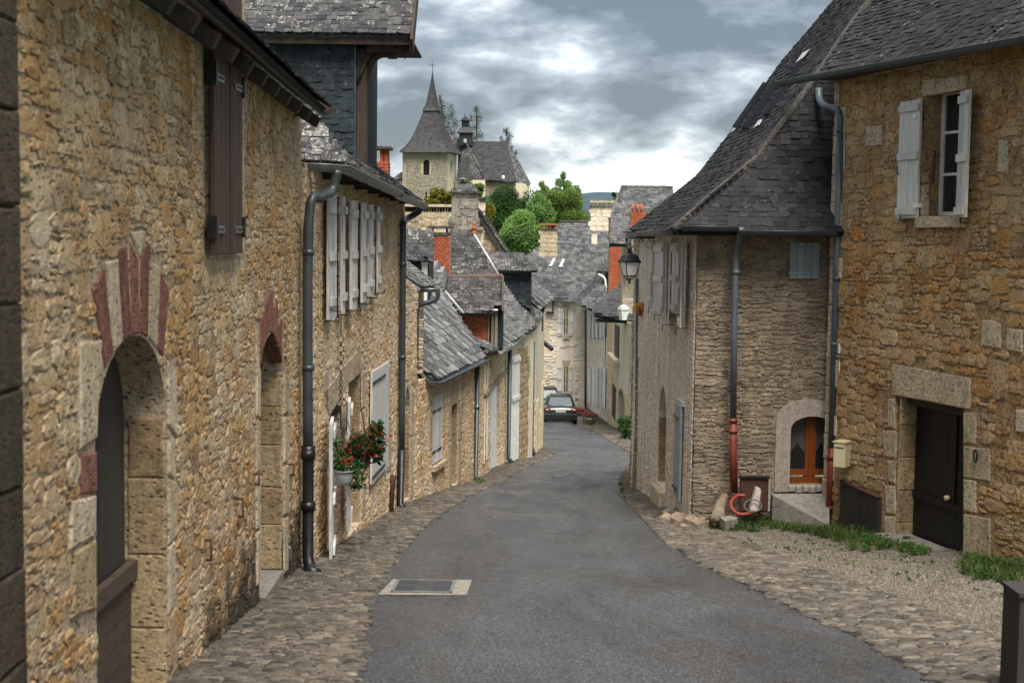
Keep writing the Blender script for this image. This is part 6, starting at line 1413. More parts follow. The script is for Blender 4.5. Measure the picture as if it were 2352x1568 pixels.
# ---------- R4, R5, R6 far houses
def win2(par, F, x0, x1, y0, y1, sw=None, mat='whitepaint', pane='curtain'):
    a = prect(F, x0, x1, y0, y1); window(par, F, *a, .015, 2, 3, M[mat], M[pane], .05)
    if sw:
        for u0, u1 in sw: a = prect(F, u0, u1, y0 - 1, y1 + 1); shutter(par, F, *a, .03, M['shutterwhite'], 2, (.1, .5, .9), (), .05)
H6 = root('stone_house', 'pale stone house with white shutters facing up the lane behind the parked cars', 'house', (3.4, 90, -11))
F6 = facing_wall(1290, 800, 88); out6 = F6.poly([(1215, 960), (1347, 960), (1347, 690), (1272, 684), (1215, 690)])
plate('wall', F6, out6, [], -8, 0, M['whitemortar'], H6)
ex6 = [rect(*prect(F6, 1280, 1318, 705, 790)), rect(*prect(F6, 1280, 1318, 800, 910))]
masonry(H6, F6, out6, ex6, M['white'], (.25, .6), (.13, .26), .04, 150, 8, gap=.035)
for y0, y1, s1_ in ((708, 770, ((1281, 1292), (1308.5, 1317))), (838, 902, ((1280, 1291), (1307, 1315)))):
    win2(H6, F6, 1293.5, 1306, y0, y1, s1_, 'creampaint'); block('sill', F6, rect(*prect(F6, 1292, 1308, y1 + 1, y1 + 9)), 0, .1, M['dressed'], H6); block('lintel', F6, rect(*prect(F6, 1292, 1308, y0 - 11, y0 - 1)), 0, .04, M['dressed'], H6)
R6_ = facing_roof(1295, 689, 87.5, 47, 4)
roof(H6, R6_, R6_.poly([(1200, 690), (1269, 686), (1322, 691), (1402, 600), (1402, 540), (1400, 512), (1291, 512), (1243, 567), (1200, 600)]), M['slatemid'], .3, .19, .2, 300, 6, .03)
sweep('ridge', [R6_.P(*R6_.uv(1289, 511), .05), R6_.P(*R6_.uv(1402, 511), .05)], .1, M['mortarcap'], H6, 8)
gutter(H6, [at(1268, 687, 87.3), at(1322, 692, 86.6)], .1, M['zinc'], False); sweep('downpipe', [at(1345, 700, 85.5), at(1345, 935, 85.5)], .07, M['zincdark'], H6, 8); sweep('cable', [at(1270, 690, 87.9), at(1270, 720, 87.9)], .04, M['iron'], H6, 6)
fbox('iron_bracket', F6, *prect(F6, 1254, 1269, 716, 719), .0, .3, M['iron'], H6)
for x0, x1, x2, x3, y0, y1 in ((1260, 1272, 1276, 1268, 615, 599), (1283, 1292, 1297, 1289, 617, 601)):
    c = [R6_.P(*R6_.uv(a, b_), .06) for a, b_ in ((x0, y0), (x0 + 7, y0), (x2, y1 - 2), (x2 - 6, y1 - 2))]; sk = mesh('skylight', c + [p + R6_.n * .12 for p in c], BOXF, M['ridgewhite'], H6, recalc=True)
def chim(par, x0, x1, y0, y1, yd, mat, capmat, kind='brick', dep=.7, caps=True, pots=0, bw=.16, bh=.07):
    F_ = facing_wall((x0 + x1) / 2, y0, yd); a = prect(F_, x0, x1, y0, y1); fbox('chimney_stack', F_, *a, -dep, 0, M['brickmortar'] if kind == 'brick' else M[mat], par)
    if kind == 'brick': bricks(par, F_, *a, M[mat], bw, bh, minpx=7, limit=150)
    else: masonry(par, F_, rect(*a), [], M[mat], (.3, .5), (.2, .3), .02, 30, 8, kind='block', wave=0)
    if caps: q_ = prect(F_, x0 - 2, x1 + 2, y0 - 3, y0); fbox('cap_slab', F_, *q_, -dep - .05, .08, M[capmat], par)
    w_ = (x1 - x0) / max(1, pots)
    for i in range(pots): sweep('chimney_pot', [at(x0 + w_ * (i + .5), y0, yd + .2), at(x0 + w_ * (i + .5), y0 - 20, yd + .2)], w_ * .36 * yd / FP, M['terracotta'], par, 10)
    return F_, a
Fc, a = chim(H6, 1242, 1279, 528, 590, 86, 'dressed', 'mortarcap', 'block')
for x_ in (1243, 1252, 1262, 1272): fbox('cap_post', Fc, *prect(Fc, x_, x_ + 4, 518, 526), -.5, 0, M['terracotta'], H6)
fbox('cap_slab', Fc, *prect(Fc, 1240, 1281, 513, 517), -.7, .1, M['terracotta'], H6)
H5 = root('stone_house', 'far house in the bend with a row of open white shutters and grey dormer', 'house', (5, 84, -11))
p5a, p5b = at(1347, 800, 87.9), at(1397, 800, 76); F5 = wall_frame((p5a.x, p5a.y), (p5b.x, p5b.y)); t5 = lambda px: F5.uv(px, 693 + (px - 1330) * .58)[1]
out5 = F5.poly([(1347, 955), (1396, 985), (1396, 733), (1365, 714), (1347, 705)]); plate('wall', F5, out5, [], -6, 0, M['whitemortar'], H5)
masonry(H5, F5, out5, [], M['white'], (.3, .6), (.15, .28), .02, 60, 8)
for x0, x1 in ((1353, 1357), (1361, 1366), (1369, 1374), (1378, 1383), (1386, 1390)):
    for y0, y1 in ((722 + (x0 - 1353) * .4, 778 - (x0 - 1353) * .1), (845, 925 + (x0 - 1353) * .35)):
        a = prect(F5, x0, x1, y0, y1, .1); shutter(H5, F5, *a, .1, M['shutterwhite'], 2, (), (), .06); a = prect(F5, x1, x1 + 2.4, y0, y1); fbox('window_dark_sheet', F5, *a, .005, .02, M['pane'], H5)
sweep('downpipe', [at(1393, 735, 77), at(1393, 978, 77)], .07, M['iron'], H5, 8)
R5_ = roof_frame(at(1324, 693, 86.5), at(1368, 716, 78), 44, (-1, -.3, 0))
roof(H5, R5_, R5_.poly([(1322, 692), (1334, 700), (1367, 717), (1400, 690), (1412, 640), (1412, 560), (1402, 520), (1360, 640)]), M['slatemid'], .3, .19, .2, 150, 6, .03)
gutter(H5, [at(1334, 701, 84.5), at(1366, 717, 78.5), at(1394, 736, 76)], .1, M['zinc'], False)
Rdm = facing_roof(1370, 624, 76, 55); roof(H5, Rdm, Rdm.poly([(1369, 624), (1407, 624), (1407, 590), (1391, 590)]), M['slatelichen'], .24, .14, .1, 60, 7, .03)
Fdm = facing_wall(1392, 650, 76.3); fbox('dormer_wall', Fdm, *prect(Fdm, 1391, 1405, 625, 700), -1.5, 0, M['slatewall'], H5); sweep('dormer_bracket', smooth_path([at(1374, 630, 76), at(1386, 636, 76), at(1391, 650, 76), at(1391, 685, 76)], 4), .06, M['whitepaint'], H5, 6)
Rdn = roof_frame(at(1340, 702, 77), at(1366, 718, 75), 44, (-1, -.5, 0)); roof(H5, facing_roof(1366, 720, 75, 50, -25), facing_roof(1366, 720, 75, 50, -25).poly([(1335, 700), (1366, 716), (1392, 690), (1388, 645)]), M['slatemid'], .3, .2, .1, 60, 7, .03)
Fw5, a = chim(H5, 1357, 1408, 476, 531, 84, 'white', 'mortarcap', 'block')
for x_ in (1359, 1367, 1377, 1387, 1398): fbox('cap_post', Fw5, *prect(Fw5, x_, x_ + 4, 466, 474), -.5, 0, M['dressed'], H5)
fbox('cap_slab', Fw5, *prect(Fw5, 1355, 1411, 461, 466), -.8, .1, M['dressed'], H5)
fbox('chimney_base', Fw5, *prect(Fw5, 1359, 1372, 531, 560), -.6, -.1, M['white'], H5)
H4 = root('stone_house', 'ochre far house with dark sagging roof, tall brick chimney and brown shutter', 'house', (5, 68, -10))
p4a, p4b = at(1395, 850, 76), at(1466, 850, 58); F4 = wall_frame((p4a.x, p4a.y), (p4b.x, p4b.y))
out4 = F4.poly([(1395, 990), (1467, 1030), (1467, 742), (1395, 734)]); a = prect(F4, 1419, 1434, 925, 1000); d4 = arch(a[0], a[1], F4.uv(1427, 985)[1], F4.uv(1427, 920)[1], F4.uv(1427, 895)[1])
plate('wall', F4, out4, [d4], -1, 0, M['creamplaster'], H4); fbox('door', F4, a[0], a[1], F4.uv(1427, 992)[1], F4.uv(1427, 893)[1], -.4, -.3, M['timberlight'], H4)
masonry(H4, F4, out4, [d4] + [rect(*prect(F4, 1423, 1445, 745, 895)), rect(*prect(F4, 1410, 1424, 740, 825))], M['stoneB'], (.2, .45), (.12, .22), .02, 100, 8)
a = prect(F4, 1413, 1422, 746, 818, .02); shutter(H4, F4, *a, .02, M['shutterbrown'], 3, (), (), .05); fbox('sill', F4, *prect(F4, 1408, 1424, 818, 825), 0, .3, M['dressed'], H4)
a = prect(F4, 1408, 1415, 885, 960); fbox('plank_door', F4, *a, 0.01, .05, M['timber'], H4)
R4_ = facing_roof(1410, 738, 64, 40, -12)
roof(H4, R4_, R4_.poly([(1364, 722), (1443, 738), (1466, 744), (1470, 640), (1455, 600), (1418, 665), (1378, 695)]), M['slate'], .3, .2, .15, 220, 7, .035)
fbox('eave_board', facing_wall(1400, 730, 64.5, -12), *prect(facing_wall(1400, 730, 64.5, -12), 1368, 1445, 733, 741), -1, 0, M['timber'], H4)
chim(H4, 1399.5, 1422, 503, 548, 72, 'brick', 'mortarcap'); chim(H4, 1399.5, 1428, 551, 690, 72, 'brick', 'mortarcap')
HBk = root('slate_roofed_house', 'tall hipped slate roof rising behind the brick chimneys on the right', 'house', (6, 60, -4))
Rb = facing_roof(1450, 532, 58, 52); roof(HBk, Rb, Rb.poly([(1400, 560), (1560, 560), (1545, 434), (1428, 434), (1412, 470), (1402, 500)]), M['slatemid'], .2, .14, .2, 300, 7, .03)
sweep('ridge', [Rb.P(*Rb.uv(1427, 433), .03), Rb.P(*Rb.uv(1545, 433), .03)], .06, M['mortarcap'], HBk, 8); plate('rear_wall', facing_wall(1450, 600, 59), facing_wall(1450, 600, 59).poly([(1430, 720), (1560, 720), (1560, 540), (1430, 540)]), [], -1, 0, M['mortarB'], HBk)
chim(HBk, 1449, 1478, 488, 530, 50, 'brick', 'mortarcap', pots=3, caps=False, bw=.14, bh=.06); chim(HBk, 1449, 1490, 488, 500, 50.3, 'brick', 'mortarcap', caps=False)
# ---------- pots, shrub
def pot_of_flowers(label, px, py, w, yd, petal, group='flower pots on the far verge'):
    g_ = at(px, py, yd); r = w * yd / FP / 2; z = g_.z; o = root('flower_pot', label, 'flower pot', g_, group)
    vs, fs, n = [], [], 18
    for rr, zz in ((.55, 0), (.62, .05), (.88, .75), (.95, .8), (.95, 1), (.85, 1), (.8, .85), (0, .85)):
        for i in range(n): a_ = 2 * math.pi * i / n; vs.append((g_.x + r * rr * math.cos(a_), g_.y + r * rr * math.sin(a_), z + zz * r * 1.05))
    for l in range(7):
        for i in range(n): fs.append((l * n + i, l * n + (i + 1) % n, (l + 1) * n + (i + 1) % n, (l + 1) * n + i))
    mesh('pot', vs, fs, M['concrete'], o, True, recalc=True)
    lb = [(g_.x, g_.y, z + r * 1.2, r * 1.15, r * 1.1, r * .45)]; scatter('foliage', 'leafcard', lobes_pts(lb, 260, .2), rng.uniform(.06, .12, 260), M['leafdark'], o); scatter('blossom', 'leafcard', lobes_pts([(g_.x, g_.y, z + r * 1.4, r * 1.1, r, r * .4)], 240, .6), rng.uniform(.06, .1, 240), M[petal], o, updir=(0, 0, .4))
pot_of_flowers('round stone pot of crimson flowers beside the rear of the green car', 1356, 974, 30, 72, 'petaldark')
pot_of_flowers('small pot of bright red geraniums half hidden by the green car', 1332, 955, 18, 76, 'petalred')
gS = at(1438, 1010, 55); sh_ = root('shrub', 'leafy potted shrub against the far right wall before the bend', 'shrub', gS)
lb = [(gS.x + dx, 55, gS.z + dz, rx, rx, rz) for dx, dz, rx, rz in ((-.0, .55, .35, .35), (.12, .28, .3, .3), (-.12, .75, .25, .2), (.18, .75, .2, .25), (.1, .1, .28, .2))]
scatter('foliage', 'leafcard', lobes_pts(lb, 1500, .3), rng.uniform(.05, .11, 1500), M['leafpot'], sh_); sweep('stem', [gS, gS + V((0, 0, .6))], .04, M['bark'], sh_, 6)
fg = scatter('grass', 'blade', [tuple(V((x_ := random.uniform(4.0, 5.6), y_ := random.uniform(70, 80), gz(x_, y_)))) for _ in range(900)], rng.uniform(.06, .16, 900), M['grass'], None, True, (.2, 1, 1)); tag(fg, 'thin yellowish grass round the flower pots beyond the car', 'grass', kind='stuff')

# ---------- cars
def carbody(label, px0, px1, pyb, yd, top_py, mats, hatch=False, group='cars parked in the bend', yaw=0, name='parked_car'):
    c = at((px0 + px1) / 2, pyb, yd); W = (px1 - px0) * yd / FP; H = at(0, top_py, yd).z - c.z; H = (pyb - top_py) * yd / FP
    R = root(name, label, 'car', c, group); bm_ = M[mats]
    ux, uy = V((math.cos(yaw), math.sin(yaw), 0)), V((-math.sin(yaw), math.cos(yaw), 0)); up = V((0, 0, 1))
    def P(x, y, z): return c + ux * x * W + uy * y + up * z * H
    def loft(nm, secs, mt, par=R, sm=True):
        vs = [P(*p) for s_ in secs for p in s_]; n = len(secs[0]); fs = [tuple(range(n)), tuple(reversed(range((len(secs) - 1) * n, len(secs) * n)))]
        for i in range(len(secs) - 1):
            for k in range(n): fs.append((i * n + k, i * n + (k + 1) % n, (i + 1) * n + (k + 1) % n, (i + 1) * n + k))
        o = mesh(nm, vs, fs, mt, par, sm, recalc=True); return o
    def sec(y, w, zb_, zt_, r=.10):
        pts = []
        for sx, z in ((-1, zb_), (-1.0, zb_ + .12), (-.99, zt_ - .16), (-.93, zt_ - .04), (-.80, zt_), (0, zt_ + .012), (.80, zt_), (.93, zt_ - .04), (.99, zt_ - .16), (1.0, zb_ + .12), (1, zb_)): pts.append((sx * w / 2, y, z))
        return pts
    loft('body', [sec(-.02, .86, .20, .52), sec(.05, .95, .14, .62), sec(.22, .99, .13, .655), sec(.8, 1, .12, .66), sec(2.6, 1, .12, .64), sec(3.9, .97, .13, .58), sec(4.35, .85, .18, .48)], bm_)
    cab = lambda y, wb, wt3, zt_: [(-wb / 2, y, .63), (-wt3 / 2 - .01, y, zt_ - .05), (-wt3 / 2 + .06, y, zt_), (wt3 / 2 - .06, y, zt_), (wt3 / 2 + .01, y, zt_ - .05), (wb / 2, y, .63)]
    yb = .25 if hatch else .62
    loft('cabin', [cab(yb, .86, .80, .66), cab(yb + .55, .88, .68, .97), cab(yb + 1.2, .88, .68, 1.0), cab(yb + 1.9, .88, .66, .97), cab(yb + 2.6, .86, .78, .66)], bm_)
    t = lambda f: (yb + .55 * f - .045)
    mesh('rear_window', [P(-.36, t(.10), .68), P(.36, t(.10), .68), P(.29, t(.86), .925), P(-.29, t(.86), .925)], [(0, 1, 2, 3)], M['carglass'], R)
    for s_ in (-1, 1):
        mesh('side_window', [P(s_ * .425, yb + .45, .68), P(s_ * .425, yb + 2.2, .68), P(s_ * .362, yb + 1.8, .93), P(s_ * .362, yb + .62, .93)], [(0, 1, 2, 3)], M['pane'], R)
        tl = loft('tail_light', [[(s_ * .30, -.035, .49), (s_ * .30, -.035, .59), (s_ * .465, .01, .60), (s_ * .47, .01, .49)], [(s_ * .30, .03, .49), (s_ * .30, .03, .59), (s_ * .49, .12, .60), (s_ * .495, .12, .49)]], M['taillight'], R, False)
        mesh('reverse_lamp', [P(s_ * .36, -.045, .55), P(s_ * .43, -.03, .55), P(s_ * .43, -.03, .585), P(s_ * .36, -.045, .585)], [(0, 1, 2, 3)], M['whitepaint'], tl)
        for y_ in (.75, 3.45):
            wc = P(s_ * .44, y_, .21); wl = sweep('wheel', [wc - ux * .10, wc + ux * .10], .21 * H, M['tyre'], R, 20); sweep('rim', [wc + ux * s_ * .09, wc + ux * s_ * .115], .13 * H, M['zinc'], wl, 16)
        sweep('wing_mirror', [P(s_ * .49, yb + 2.1, .70), P(s_ * .56, yb + 2.1, .72)], .06, bm_, R, 8)
    mesh('number_plate', [P(-.14, -.055, .47), P(.14, -.055, .47), P(.14, -.055, .545), P(-.14, -.055, .545)], [(0, 1, 2, 3)], M['whitepaint'], R)
    for i in range(7): x = -.11 + i * .034; mesh('plate_mark', [P(x, -.062, .49), P(x + .02, -.062, .49), P(x + .02, -.062, .528), P(x, -.062, .528)], [(0, 1, 2, 3)], M['iron'], R)
    mesh('bumper', [P(-.49, -.05, .26), P(.49, -.05, .26), P(.49, -.05, .40), P(-.49, -.05, .40), P(-.5, .2, .26), P(.5, .2, .26), P(.5, .2, .40), P(-.5, .2, .40)], BOXF, bm_, R, recalc=True)
    mesh('chrome_strip', [P(-.48, -.056, .395), P(.48, -.056, .395), P(.48, -.056, .41), P(-.48, -.056, .41)], [(0, 1, 2, 3)], M['zinc'], R)
    return R
b = NB('dark_green_car_paint'); b.b.inputs['Coat Weight'].default_value = .8; M['cargreen'] = b.done((.004, .008, .008), .25, None, .5, 0)
b = NB('tail_light_plastic'); M['taillight'] = b.done((.16, .008, .006), .25, None, .4)
b = NB('rear_glass'); M['carglass'] = b.done((.10, .12, .13), .2, None, .5, 0)
b = NB('tyre_rubber'); M['tyre'] = b.done((.012, .012, .012), .8)
b = NB('grey_car_paint'); M['cargrey'] = b.done((.03, .035, .04), .3, None, .5, .4)
carbody('dark green saloon car parked in the bend, seen from behind', 1248, 1327, 976, 73.0, 912, 'cargreen')
carbody('second dark car almost hidden beyond the green saloon', 1236, 1287, 960, 84.5, 893, 'cargrey', True)
# ================================================================== CHURCH AND TREES
CY = 228.0
CHR = root('church', 'stone village church with slated spire on the hill in the distance', 'church', at(980, 470, CY))
Fch = facing_wall(978, 400, CY, 6)
def cp_(px, py, y=CY): return at(px, py, y)
# tower
A_, B_ = at(932, 480, CY + .2), at(1026, 480, CY - .5); C_ = at(1048, 480, CY + 6.0); D_ = V((A_.x + (C_.x - B_.x), A_.y + (C_.y - B_.y), 0))
zb_, zt_ = at(978, 520, CY).z, at(978, 349, CY).z
def quadwall(name, p, q_, mat, holes_px=(), th=-.6, pieces_=True):
    F_ = wall_frame((p.x, p.y), (q_.x, q_.y)); L_ = (V((q_.x, q_.y, 0)) - V((p.x, p.y, 0))).length; hl = []
    for x0, x1, y0, y1, sp_ in holes_px:
        a = prect(F_, x0, x1, y0, y1); hl.append(arch(a[0], a[1], a[2], a[3] - (a[1] - a[0]) / 2, a[3], n=8))
    plate(name, F_, rect(0, L_, zb_, zt_ + .1), hl, th, 0, M[mat], CHR)
    for h_ in hl: fbox('belfry_shade_block', F_, h_[0][0] - .1, h_[-1][0] + .1, h_[0][1] - .1, max(p_[1] for p_ in h_) + .1, th - .5, th + .05, M['doorshadeblack'], CHR)  # black block behind each arch stands in for the belfry's inner shade
    return F_, L_, hl
Fw_, Lw, hl = quadwall('tower_wall', A_, B_, 'churchstone', ((972, 986.5, 367, 402, 0), (977, 981, 441, 455, 0)))
masonry(CHR, Fw_, rect(0, Lw, zb_, zt_), hl, M['churchstone'], (.35, .8), (.22, .34), .05, 120, 5, gap=.04, stuff='rubble_stonework')
a = hl[0]; 
for s_ in (-1, 1): x_ = a[0][0] - .3 if s_ < 0 else a[-1][0]; block('jamb_stone', Fw_, rect(x_, x_ + .3, a[0][1], a[1][1]), 0, .06, M['dressed'], CHR)
Fw2, Lw2, hl2 = quadwall('tower_wall', B_, C_, 'creamplaster', ((1034.5, 1039.5, 369, 402, 0),))
quadwall('tower_wall', A_, D_, 'churchstone')
# flared pyramid roof, then spire: rings of four corners
ctr = (A_ + C_) / 2; 
def ring(py_, k_, oct_=False, off=0):
    z_ = at(985, py_, CY + 2).z; out = []
    for p in (A_, B_, C_, D_): d_ = V((p.x, p.y, 0)) - V((ctr.x, ctr.y, 0)); out.append(V((ctr.x, ctr.y, z_)) + d_ * k_)
    return out
def skin(name, rings, mat, w=.45, e=.30, limit=60):
    vs = [p for r in rings for p in r]; fs = [tuple(range(4)), tuple(range((len(rings) - 1) * 4, len(rings) * 4))]
    for i in range(len(rings) - 1):
        for k in range(4): fs.append((i * 4 + k, i * 4 + (k + 1) % 4, (i + 1) * 4 + (k + 1) % 4, (i + 1) * 4 + k))
    mesh(name, vs, fs, M[mat], CHR, recalc=True)
    for i in range(len(rings) - 1):
        for k in (0, 1, 3):
            p, q_, r_, s_ = rings[i][k], rings[i][(k + 1) % 4], rings[i + 1][(k + 1) % 4], rings[i + 1][k]
            if (q_ - p).length < .8 or (s_ - p).length < .4: continue
            mid = ((p + q_) - V((ctr.x, ctr.y, 0)) * 2) / 2; mid.z = 0
            up_ = ((s_ + r_) - (p + q_)) / 2; pit = math.degrees(math.asin(min(1, up_.z / up_.length))); F_ = roof_frame(p, q_, pit, mid)
            pl_ = [(0, 0), ((q_ - p).length, 0), ((r_ - p).dot(F_.u), (r_ - p).dot(F_.v)), ((s_ - p).dot(F_.u), (s_ - p).dot(F_.v))]
            slates(CHR, F_, pl_, M['slate'], w, e, 0, 9, .02)
kw = 1.0
skin('tower_roof', [ring(352, 1.26), ring(340, 1.02), ring(326, .83), ring(305, .66), ring(285, .52), ring(265, .38), ring(250, .30)], 'slate')
skin('spire', [ring(254.5, .38), ring(247, .28), ring(235, .215), ring(205, .12), ring(175, .04), ring(162, .01)], 'slate')
tip = at(993.5, 163, CY + 2); tip = V((ctr.x, ctr.y, tip.z)); sweep('weather_cross', [tip - V((0, 0, .3)), tip + V((0, 0, 1.6))], .05, M['iron'], CHR, 6); sweep('weather_cross', [tip + V((-.45, 0, 1.0)), tip + V((.45, 0, 1.0))], .045, M['iron'], CHR, 6)
# left annex
Fa = facing_wall(915, 430, CY + 2); plate('annex_wall', Fa, Fa.poly([(908, 500), (935, 500), (935, 412), (908, 412)]), [], -4, 0, M['churchstone'], CHR)
Ra = facing_roof(905, 412, CY + 1.6, 40); roof(CHR, Ra, Ra.poly([(903, 412), (936, 410), (934, 392), (918, 400)]), M['slatemid'], .45, .3, .2, 0, 9, .04)
# nave
Fnv = facing_wall(1140, 430, CY + 9, -3); plate('nave_wall', Fnv, Fnv.poly([(1040, 520), (1185, 520), (1185, 415), (1112, 413), (1040, 409)]), [], -6, 0, M['churchstone'], CHR)
masonry(CHR, Fnv, Fnv.poly([(1112, 470), (1184, 470), (1184, 420), (1112, 417)]), [], M['churchstone'], (.4, .9), (.25, .4), .05, 40, 5, gap=.04)
for x_ in (1121, 1139, 1157): a = prect(Fnv, x_, x_ + 2.5, 424, 427); fbox('putlog_shade_mark', Fnv, *a, .0, .01, M['doorshadeblack'], CHR)  # flat black plates, shade of small wall holes put into colour
Rn = facing_roof(1150, 417, CY + 8.2, 58, -3)
roof(CHR, Rn, Rn.poly([(1114, 415), (1184, 418.5), (1165, 328), (1062, 327), (1071, 329)]), M['slate'], .45, .3, .3, 60, 5, .05)
sweep('ridge', [Rn.P(*Rn.uv(1060, 327), .05), Rn.P(*Rn.uv(1166, 328), .05)], .14, M['mortarcap'], CHR, 6)
a = prect(Rn, 1153, 1159, 404, 411); fbox('skylight', Rn, *a, .02, .15, M['ridgewhite'], CHR)
Rap = facing_roof(1200, 420, CY + 9, 58, 34); roof(CHR, Rap, Rap.poly([(1183, 418), (1219, 423), (1190, 370), (1165, 328)]), M['slatemid'], .45, .3, .3, 0, 5, .05); sweep('hip_ridge', [at(1165, 328, CY + 13), at(1176, 372, CY + 10.5), at(1184, 418.5, CY + 8)], .14, M['mortarcap'], CHR, 6)
Fap = facing_wall(1200, 440, CY + 9, 34); plate('apse_wall', Fap, Fap.poly([(1184, 500), (1216, 500), (1216, 422), (1184, 418)]), [], -5, 0, M['creamplaster'], CHR)
Rsd = facing_roof(1090, 413, CY + 6, 60, -40); roof(CHR, Rsd, Rsd.poly([(1084, 413), (1115, 415), (1098, 380), (1071, 327), (1053, 318), (1029, 314), (1040, 350), (1060, 358)]), M['slatemid'], .45, .3, .3, 40, 5, .05)
sweep('hip_ridge', [at(1071, 328, CY + 4), at(1090, 370, CY + 4), at(1114, 414, CY + 5)], .12, M['mortarcap'], CHR, 6)
Rsk = facing_roof(1062, 412, CY + 3.5, 66, -8); roof(CHR, Rsk, Rsk.poly([(1049, 413), (1085, 413), (1073, 360), (1052, 359)]), M['slate'], .45, .3, .2, 0, 5, .05)
Fsk = facing_wall(1065, 430, CY + 4); plate('chapel_wall', Fsk, Fsk.poly([(1046, 500), (1114, 500), (1114, 414), (1046, 412)]), [], -3, 0, M['creamplaster'], CHR)
# lantern turret
def box4(name, x0, x1, y0, y1, yd, x2=None, x3=None, mat='slatewall'):
    s_ = yd / FP; c = at((x0 + x1) / 2, y1, yd); r0 = (x1 - x0) / 2 * s_; r1 = ((x3 - x2) / 2 * s_) if x2 is not None else r0; z0, z1 = at(0, y1, yd).z, at(0, y0, yd).z
    z0 = at((x0 + x1) / 2, y1, yd).z; z1 = at((x0 + x1) / 2, y0, yd).z
    A = [V((c.x + a * r0, c.y + b_ * r0, z0)) for a, b_ in ((-1, -1), (1, -1), (1, 1), (-1, 1))]; B = [V((c.x + a * r1, c.y + b_ * r1, z1)) for a, b_ in ((-1, -1), (1, -1), (1, 1), (-1, 1))]
    mesh(name, A + B, BOXF, M[mat], CHR, recalc=True)
ty = CY + 12
box4('turret_base', 1055, 1085, 306, 335, ty); box4('turret_roof', 1049.5, 1088, 293, 306, ty, 1059, 1079, 'slate'); box4('turret_body', 1060.5, 1077.5, 277, 294, ty); box4('turret_cap', 1057, 1080, 266, 277.5, ty, 1068, 1069, 'slate')
sweep('turret_spike', [at(1068.5, 267, ty), at(1068.5, 259, ty)], .06, M['iron'], CHR, 6); Ft = facing_wall(1068, 320, ty - 1.3); a = prect(Ft, 1065, 1072, 319, 328); fbox('turret_opening', Ft, *a, .0, .1, M['ridgewhite'], CHR)
# ---------- trees
def tree(name, label, yd, lobes_px, n, leaf, mat, base_py, trunk_px, tr=.25, shell=.35, group=None, dep=.8, cat='tree'):
    s_ = yd / FP; b0 = at(trunk_px, base_py, yd); R = root(name, label, cat, b0, group); lb = []
    for x, y, rx, ry in lobes_px:
        c = at(x, y, yd); lb.append((c.x, c.y + random.uniform(-1, 1) * rx * s_ * .5, c.z, rx * s_, rx * s_ * dep, ry * s_))
    pts = lobes_pts(lb, n, shell)
    scatter('crown', 'leafcard', pts, rng.uniform(.7, 1.3, n) * leaf, M[mat], R, updir=(0, -.3, .7))
    top = max(lb, key=lambda l: l[2]); sweep('trunk', smooth_path([b0, b0 + (V(top[:3]) - b0) * .5 + V((tr, 0, 0)), V(top[:3]) + V((0, 0, top[5] * .6))], 4), tr, M['bark'], R, 8, radii=None)
    for i, l in enumerate(lb[:9]):
        st_ = b0 + (V(top[:3]) - b0) * min(.8, .25 + .07 * i); sweep('limb', [st_, (st_ + V(l[:3])) / 2 + V((0, 0, .2)), V(l[:3])], tr * .35, M['bark'], R, 6, radii=[tr * .4, tr * .3, tr * .12])
    return R
def blob(cx, cy, rx, ry, k, f=.42):
    out = [(cx, cy, rx * .55, ry * .55)]
    for i in range(k):
        a = random.uniform(0, 6.28); r = random.uniform(.45, .72); out.append((cx + rx * r * math.cos(a), cy - ry * r * math.sin(a), rx * f * random.uniform(.6, 1.1), ry * f * random.uniform(.6, 1.1)))
    return out
tree('broadleaf_tree', 'dark green round tree before the church nave', 150, blob(1180, 492, 66, 66, 24, .5), 30000, .17, 'leafdark', 600, 1178, .3)
tree('broadleaf_tree', 'mid green round tree right of the dark tree, below the pale poplars', 140, blob(1282, 484, 64, 52, 24, .5), 28000, .165, 'leafmid', 600, 1285, .3)
tree('broadleaf_tree', 'bright light green bushy tree in front of the two rounder ones', 115, blob(1206, 535, 62, 62, 20, .36), 22000, .14, 'leaflight', 620, 1206, .25)
tree('broadleaf_tree', 'low yellow-green bush at the foot of the church tower', 165, blob(1014, 452, 34, 22, 8) + blob(1000, 462, 26, 12, 4), 3000, .3, 'leafyellow', 490, 1014, .15)
tree('broadleaf_tree', 'small green tree just behind the stone chimney cap', 170, blob(1080, 436, 36, 22, 8), 3400, .32, 'leafmid', 490, 1080, .15)
tree('broadleaf_tree', 'yellowish shrub between the chimneys and the dark tree', 132, blob(1120, 500, 20, 44, 8), 2600, .26, 'leafyellow', 580, 1122, .12)
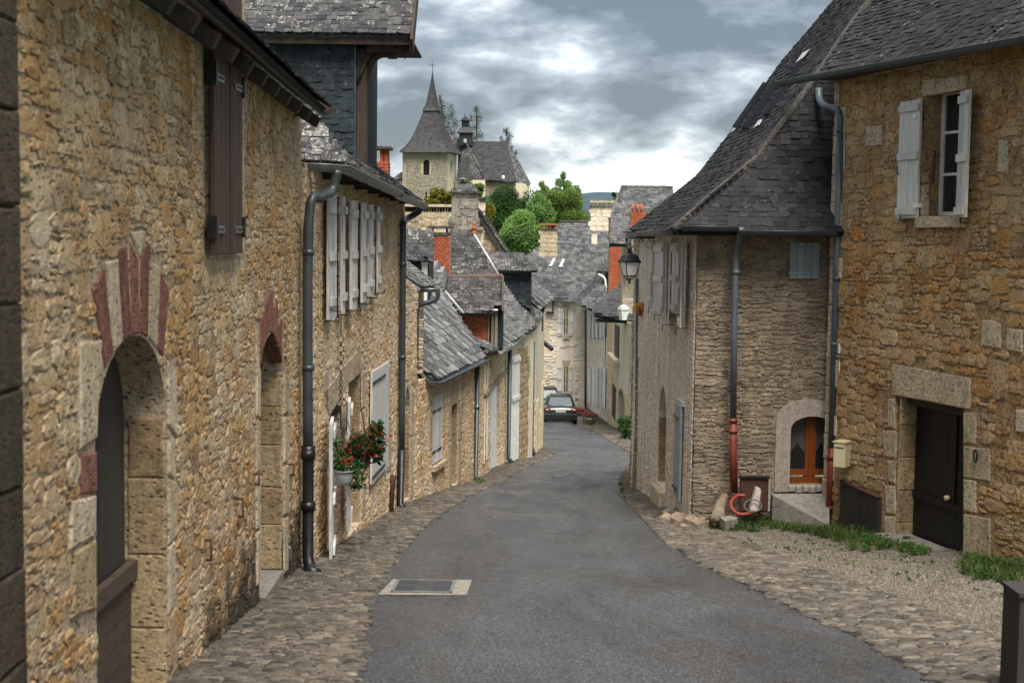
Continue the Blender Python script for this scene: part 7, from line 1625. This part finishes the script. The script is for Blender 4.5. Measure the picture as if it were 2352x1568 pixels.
tree('broadleaf_tree', 'pale tall tree rising above the round trees by the hill', 175, [(1294, 404, 7, 10), (1286, 420, 12, 10), (1303, 424, 12, 10), (1278, 440, 15, 10), (1310, 442, 15, 12), (1294, 450, 16, 12), (1272, 462, 18, 12), (1318, 464, 16, 14)], 9000, .15, 'leaflight', 520, 1293, .15)
tree('broadleaf_tree', 'small pale feathery tree left of the taller pale one', 180, [(1244, 424, 7, 8), (1252, 434, 9, 8), (1240, 446, 12, 9), (1254, 456, 14, 10)], 2600, .2, 'leaflight', 500, 1246, .12)
tree('broadleaf_tree', 'feathery pale tree at the right end of the tree group', 178, [(1322, 440, 12, 14), (1326, 462, 14, 22), (1322, 490, 16, 24)], 3000, .22, 'leaflight', 530, 1322, .12)
tree('broadleaf_tree', 'pale green tree filling the gap between the two round trees', 135, blob(1236, 486, 34, 40, 12, .5), 12000, .15, 'leaflight', 600, 1236, .15)
tree('broadleaf_tree', 'green hedge-like tree at the far roof behind the light tree', 120, blob(1240, 585, 60, 14, 8) , 2600, .25, 'leafmid', 620, 1240, .12)
def open_tree(label, pts_px, yd, base):
    pts_px = [(a, b_, c * 1.45, d * 1.4) for a, b_, c, d in pts_px]
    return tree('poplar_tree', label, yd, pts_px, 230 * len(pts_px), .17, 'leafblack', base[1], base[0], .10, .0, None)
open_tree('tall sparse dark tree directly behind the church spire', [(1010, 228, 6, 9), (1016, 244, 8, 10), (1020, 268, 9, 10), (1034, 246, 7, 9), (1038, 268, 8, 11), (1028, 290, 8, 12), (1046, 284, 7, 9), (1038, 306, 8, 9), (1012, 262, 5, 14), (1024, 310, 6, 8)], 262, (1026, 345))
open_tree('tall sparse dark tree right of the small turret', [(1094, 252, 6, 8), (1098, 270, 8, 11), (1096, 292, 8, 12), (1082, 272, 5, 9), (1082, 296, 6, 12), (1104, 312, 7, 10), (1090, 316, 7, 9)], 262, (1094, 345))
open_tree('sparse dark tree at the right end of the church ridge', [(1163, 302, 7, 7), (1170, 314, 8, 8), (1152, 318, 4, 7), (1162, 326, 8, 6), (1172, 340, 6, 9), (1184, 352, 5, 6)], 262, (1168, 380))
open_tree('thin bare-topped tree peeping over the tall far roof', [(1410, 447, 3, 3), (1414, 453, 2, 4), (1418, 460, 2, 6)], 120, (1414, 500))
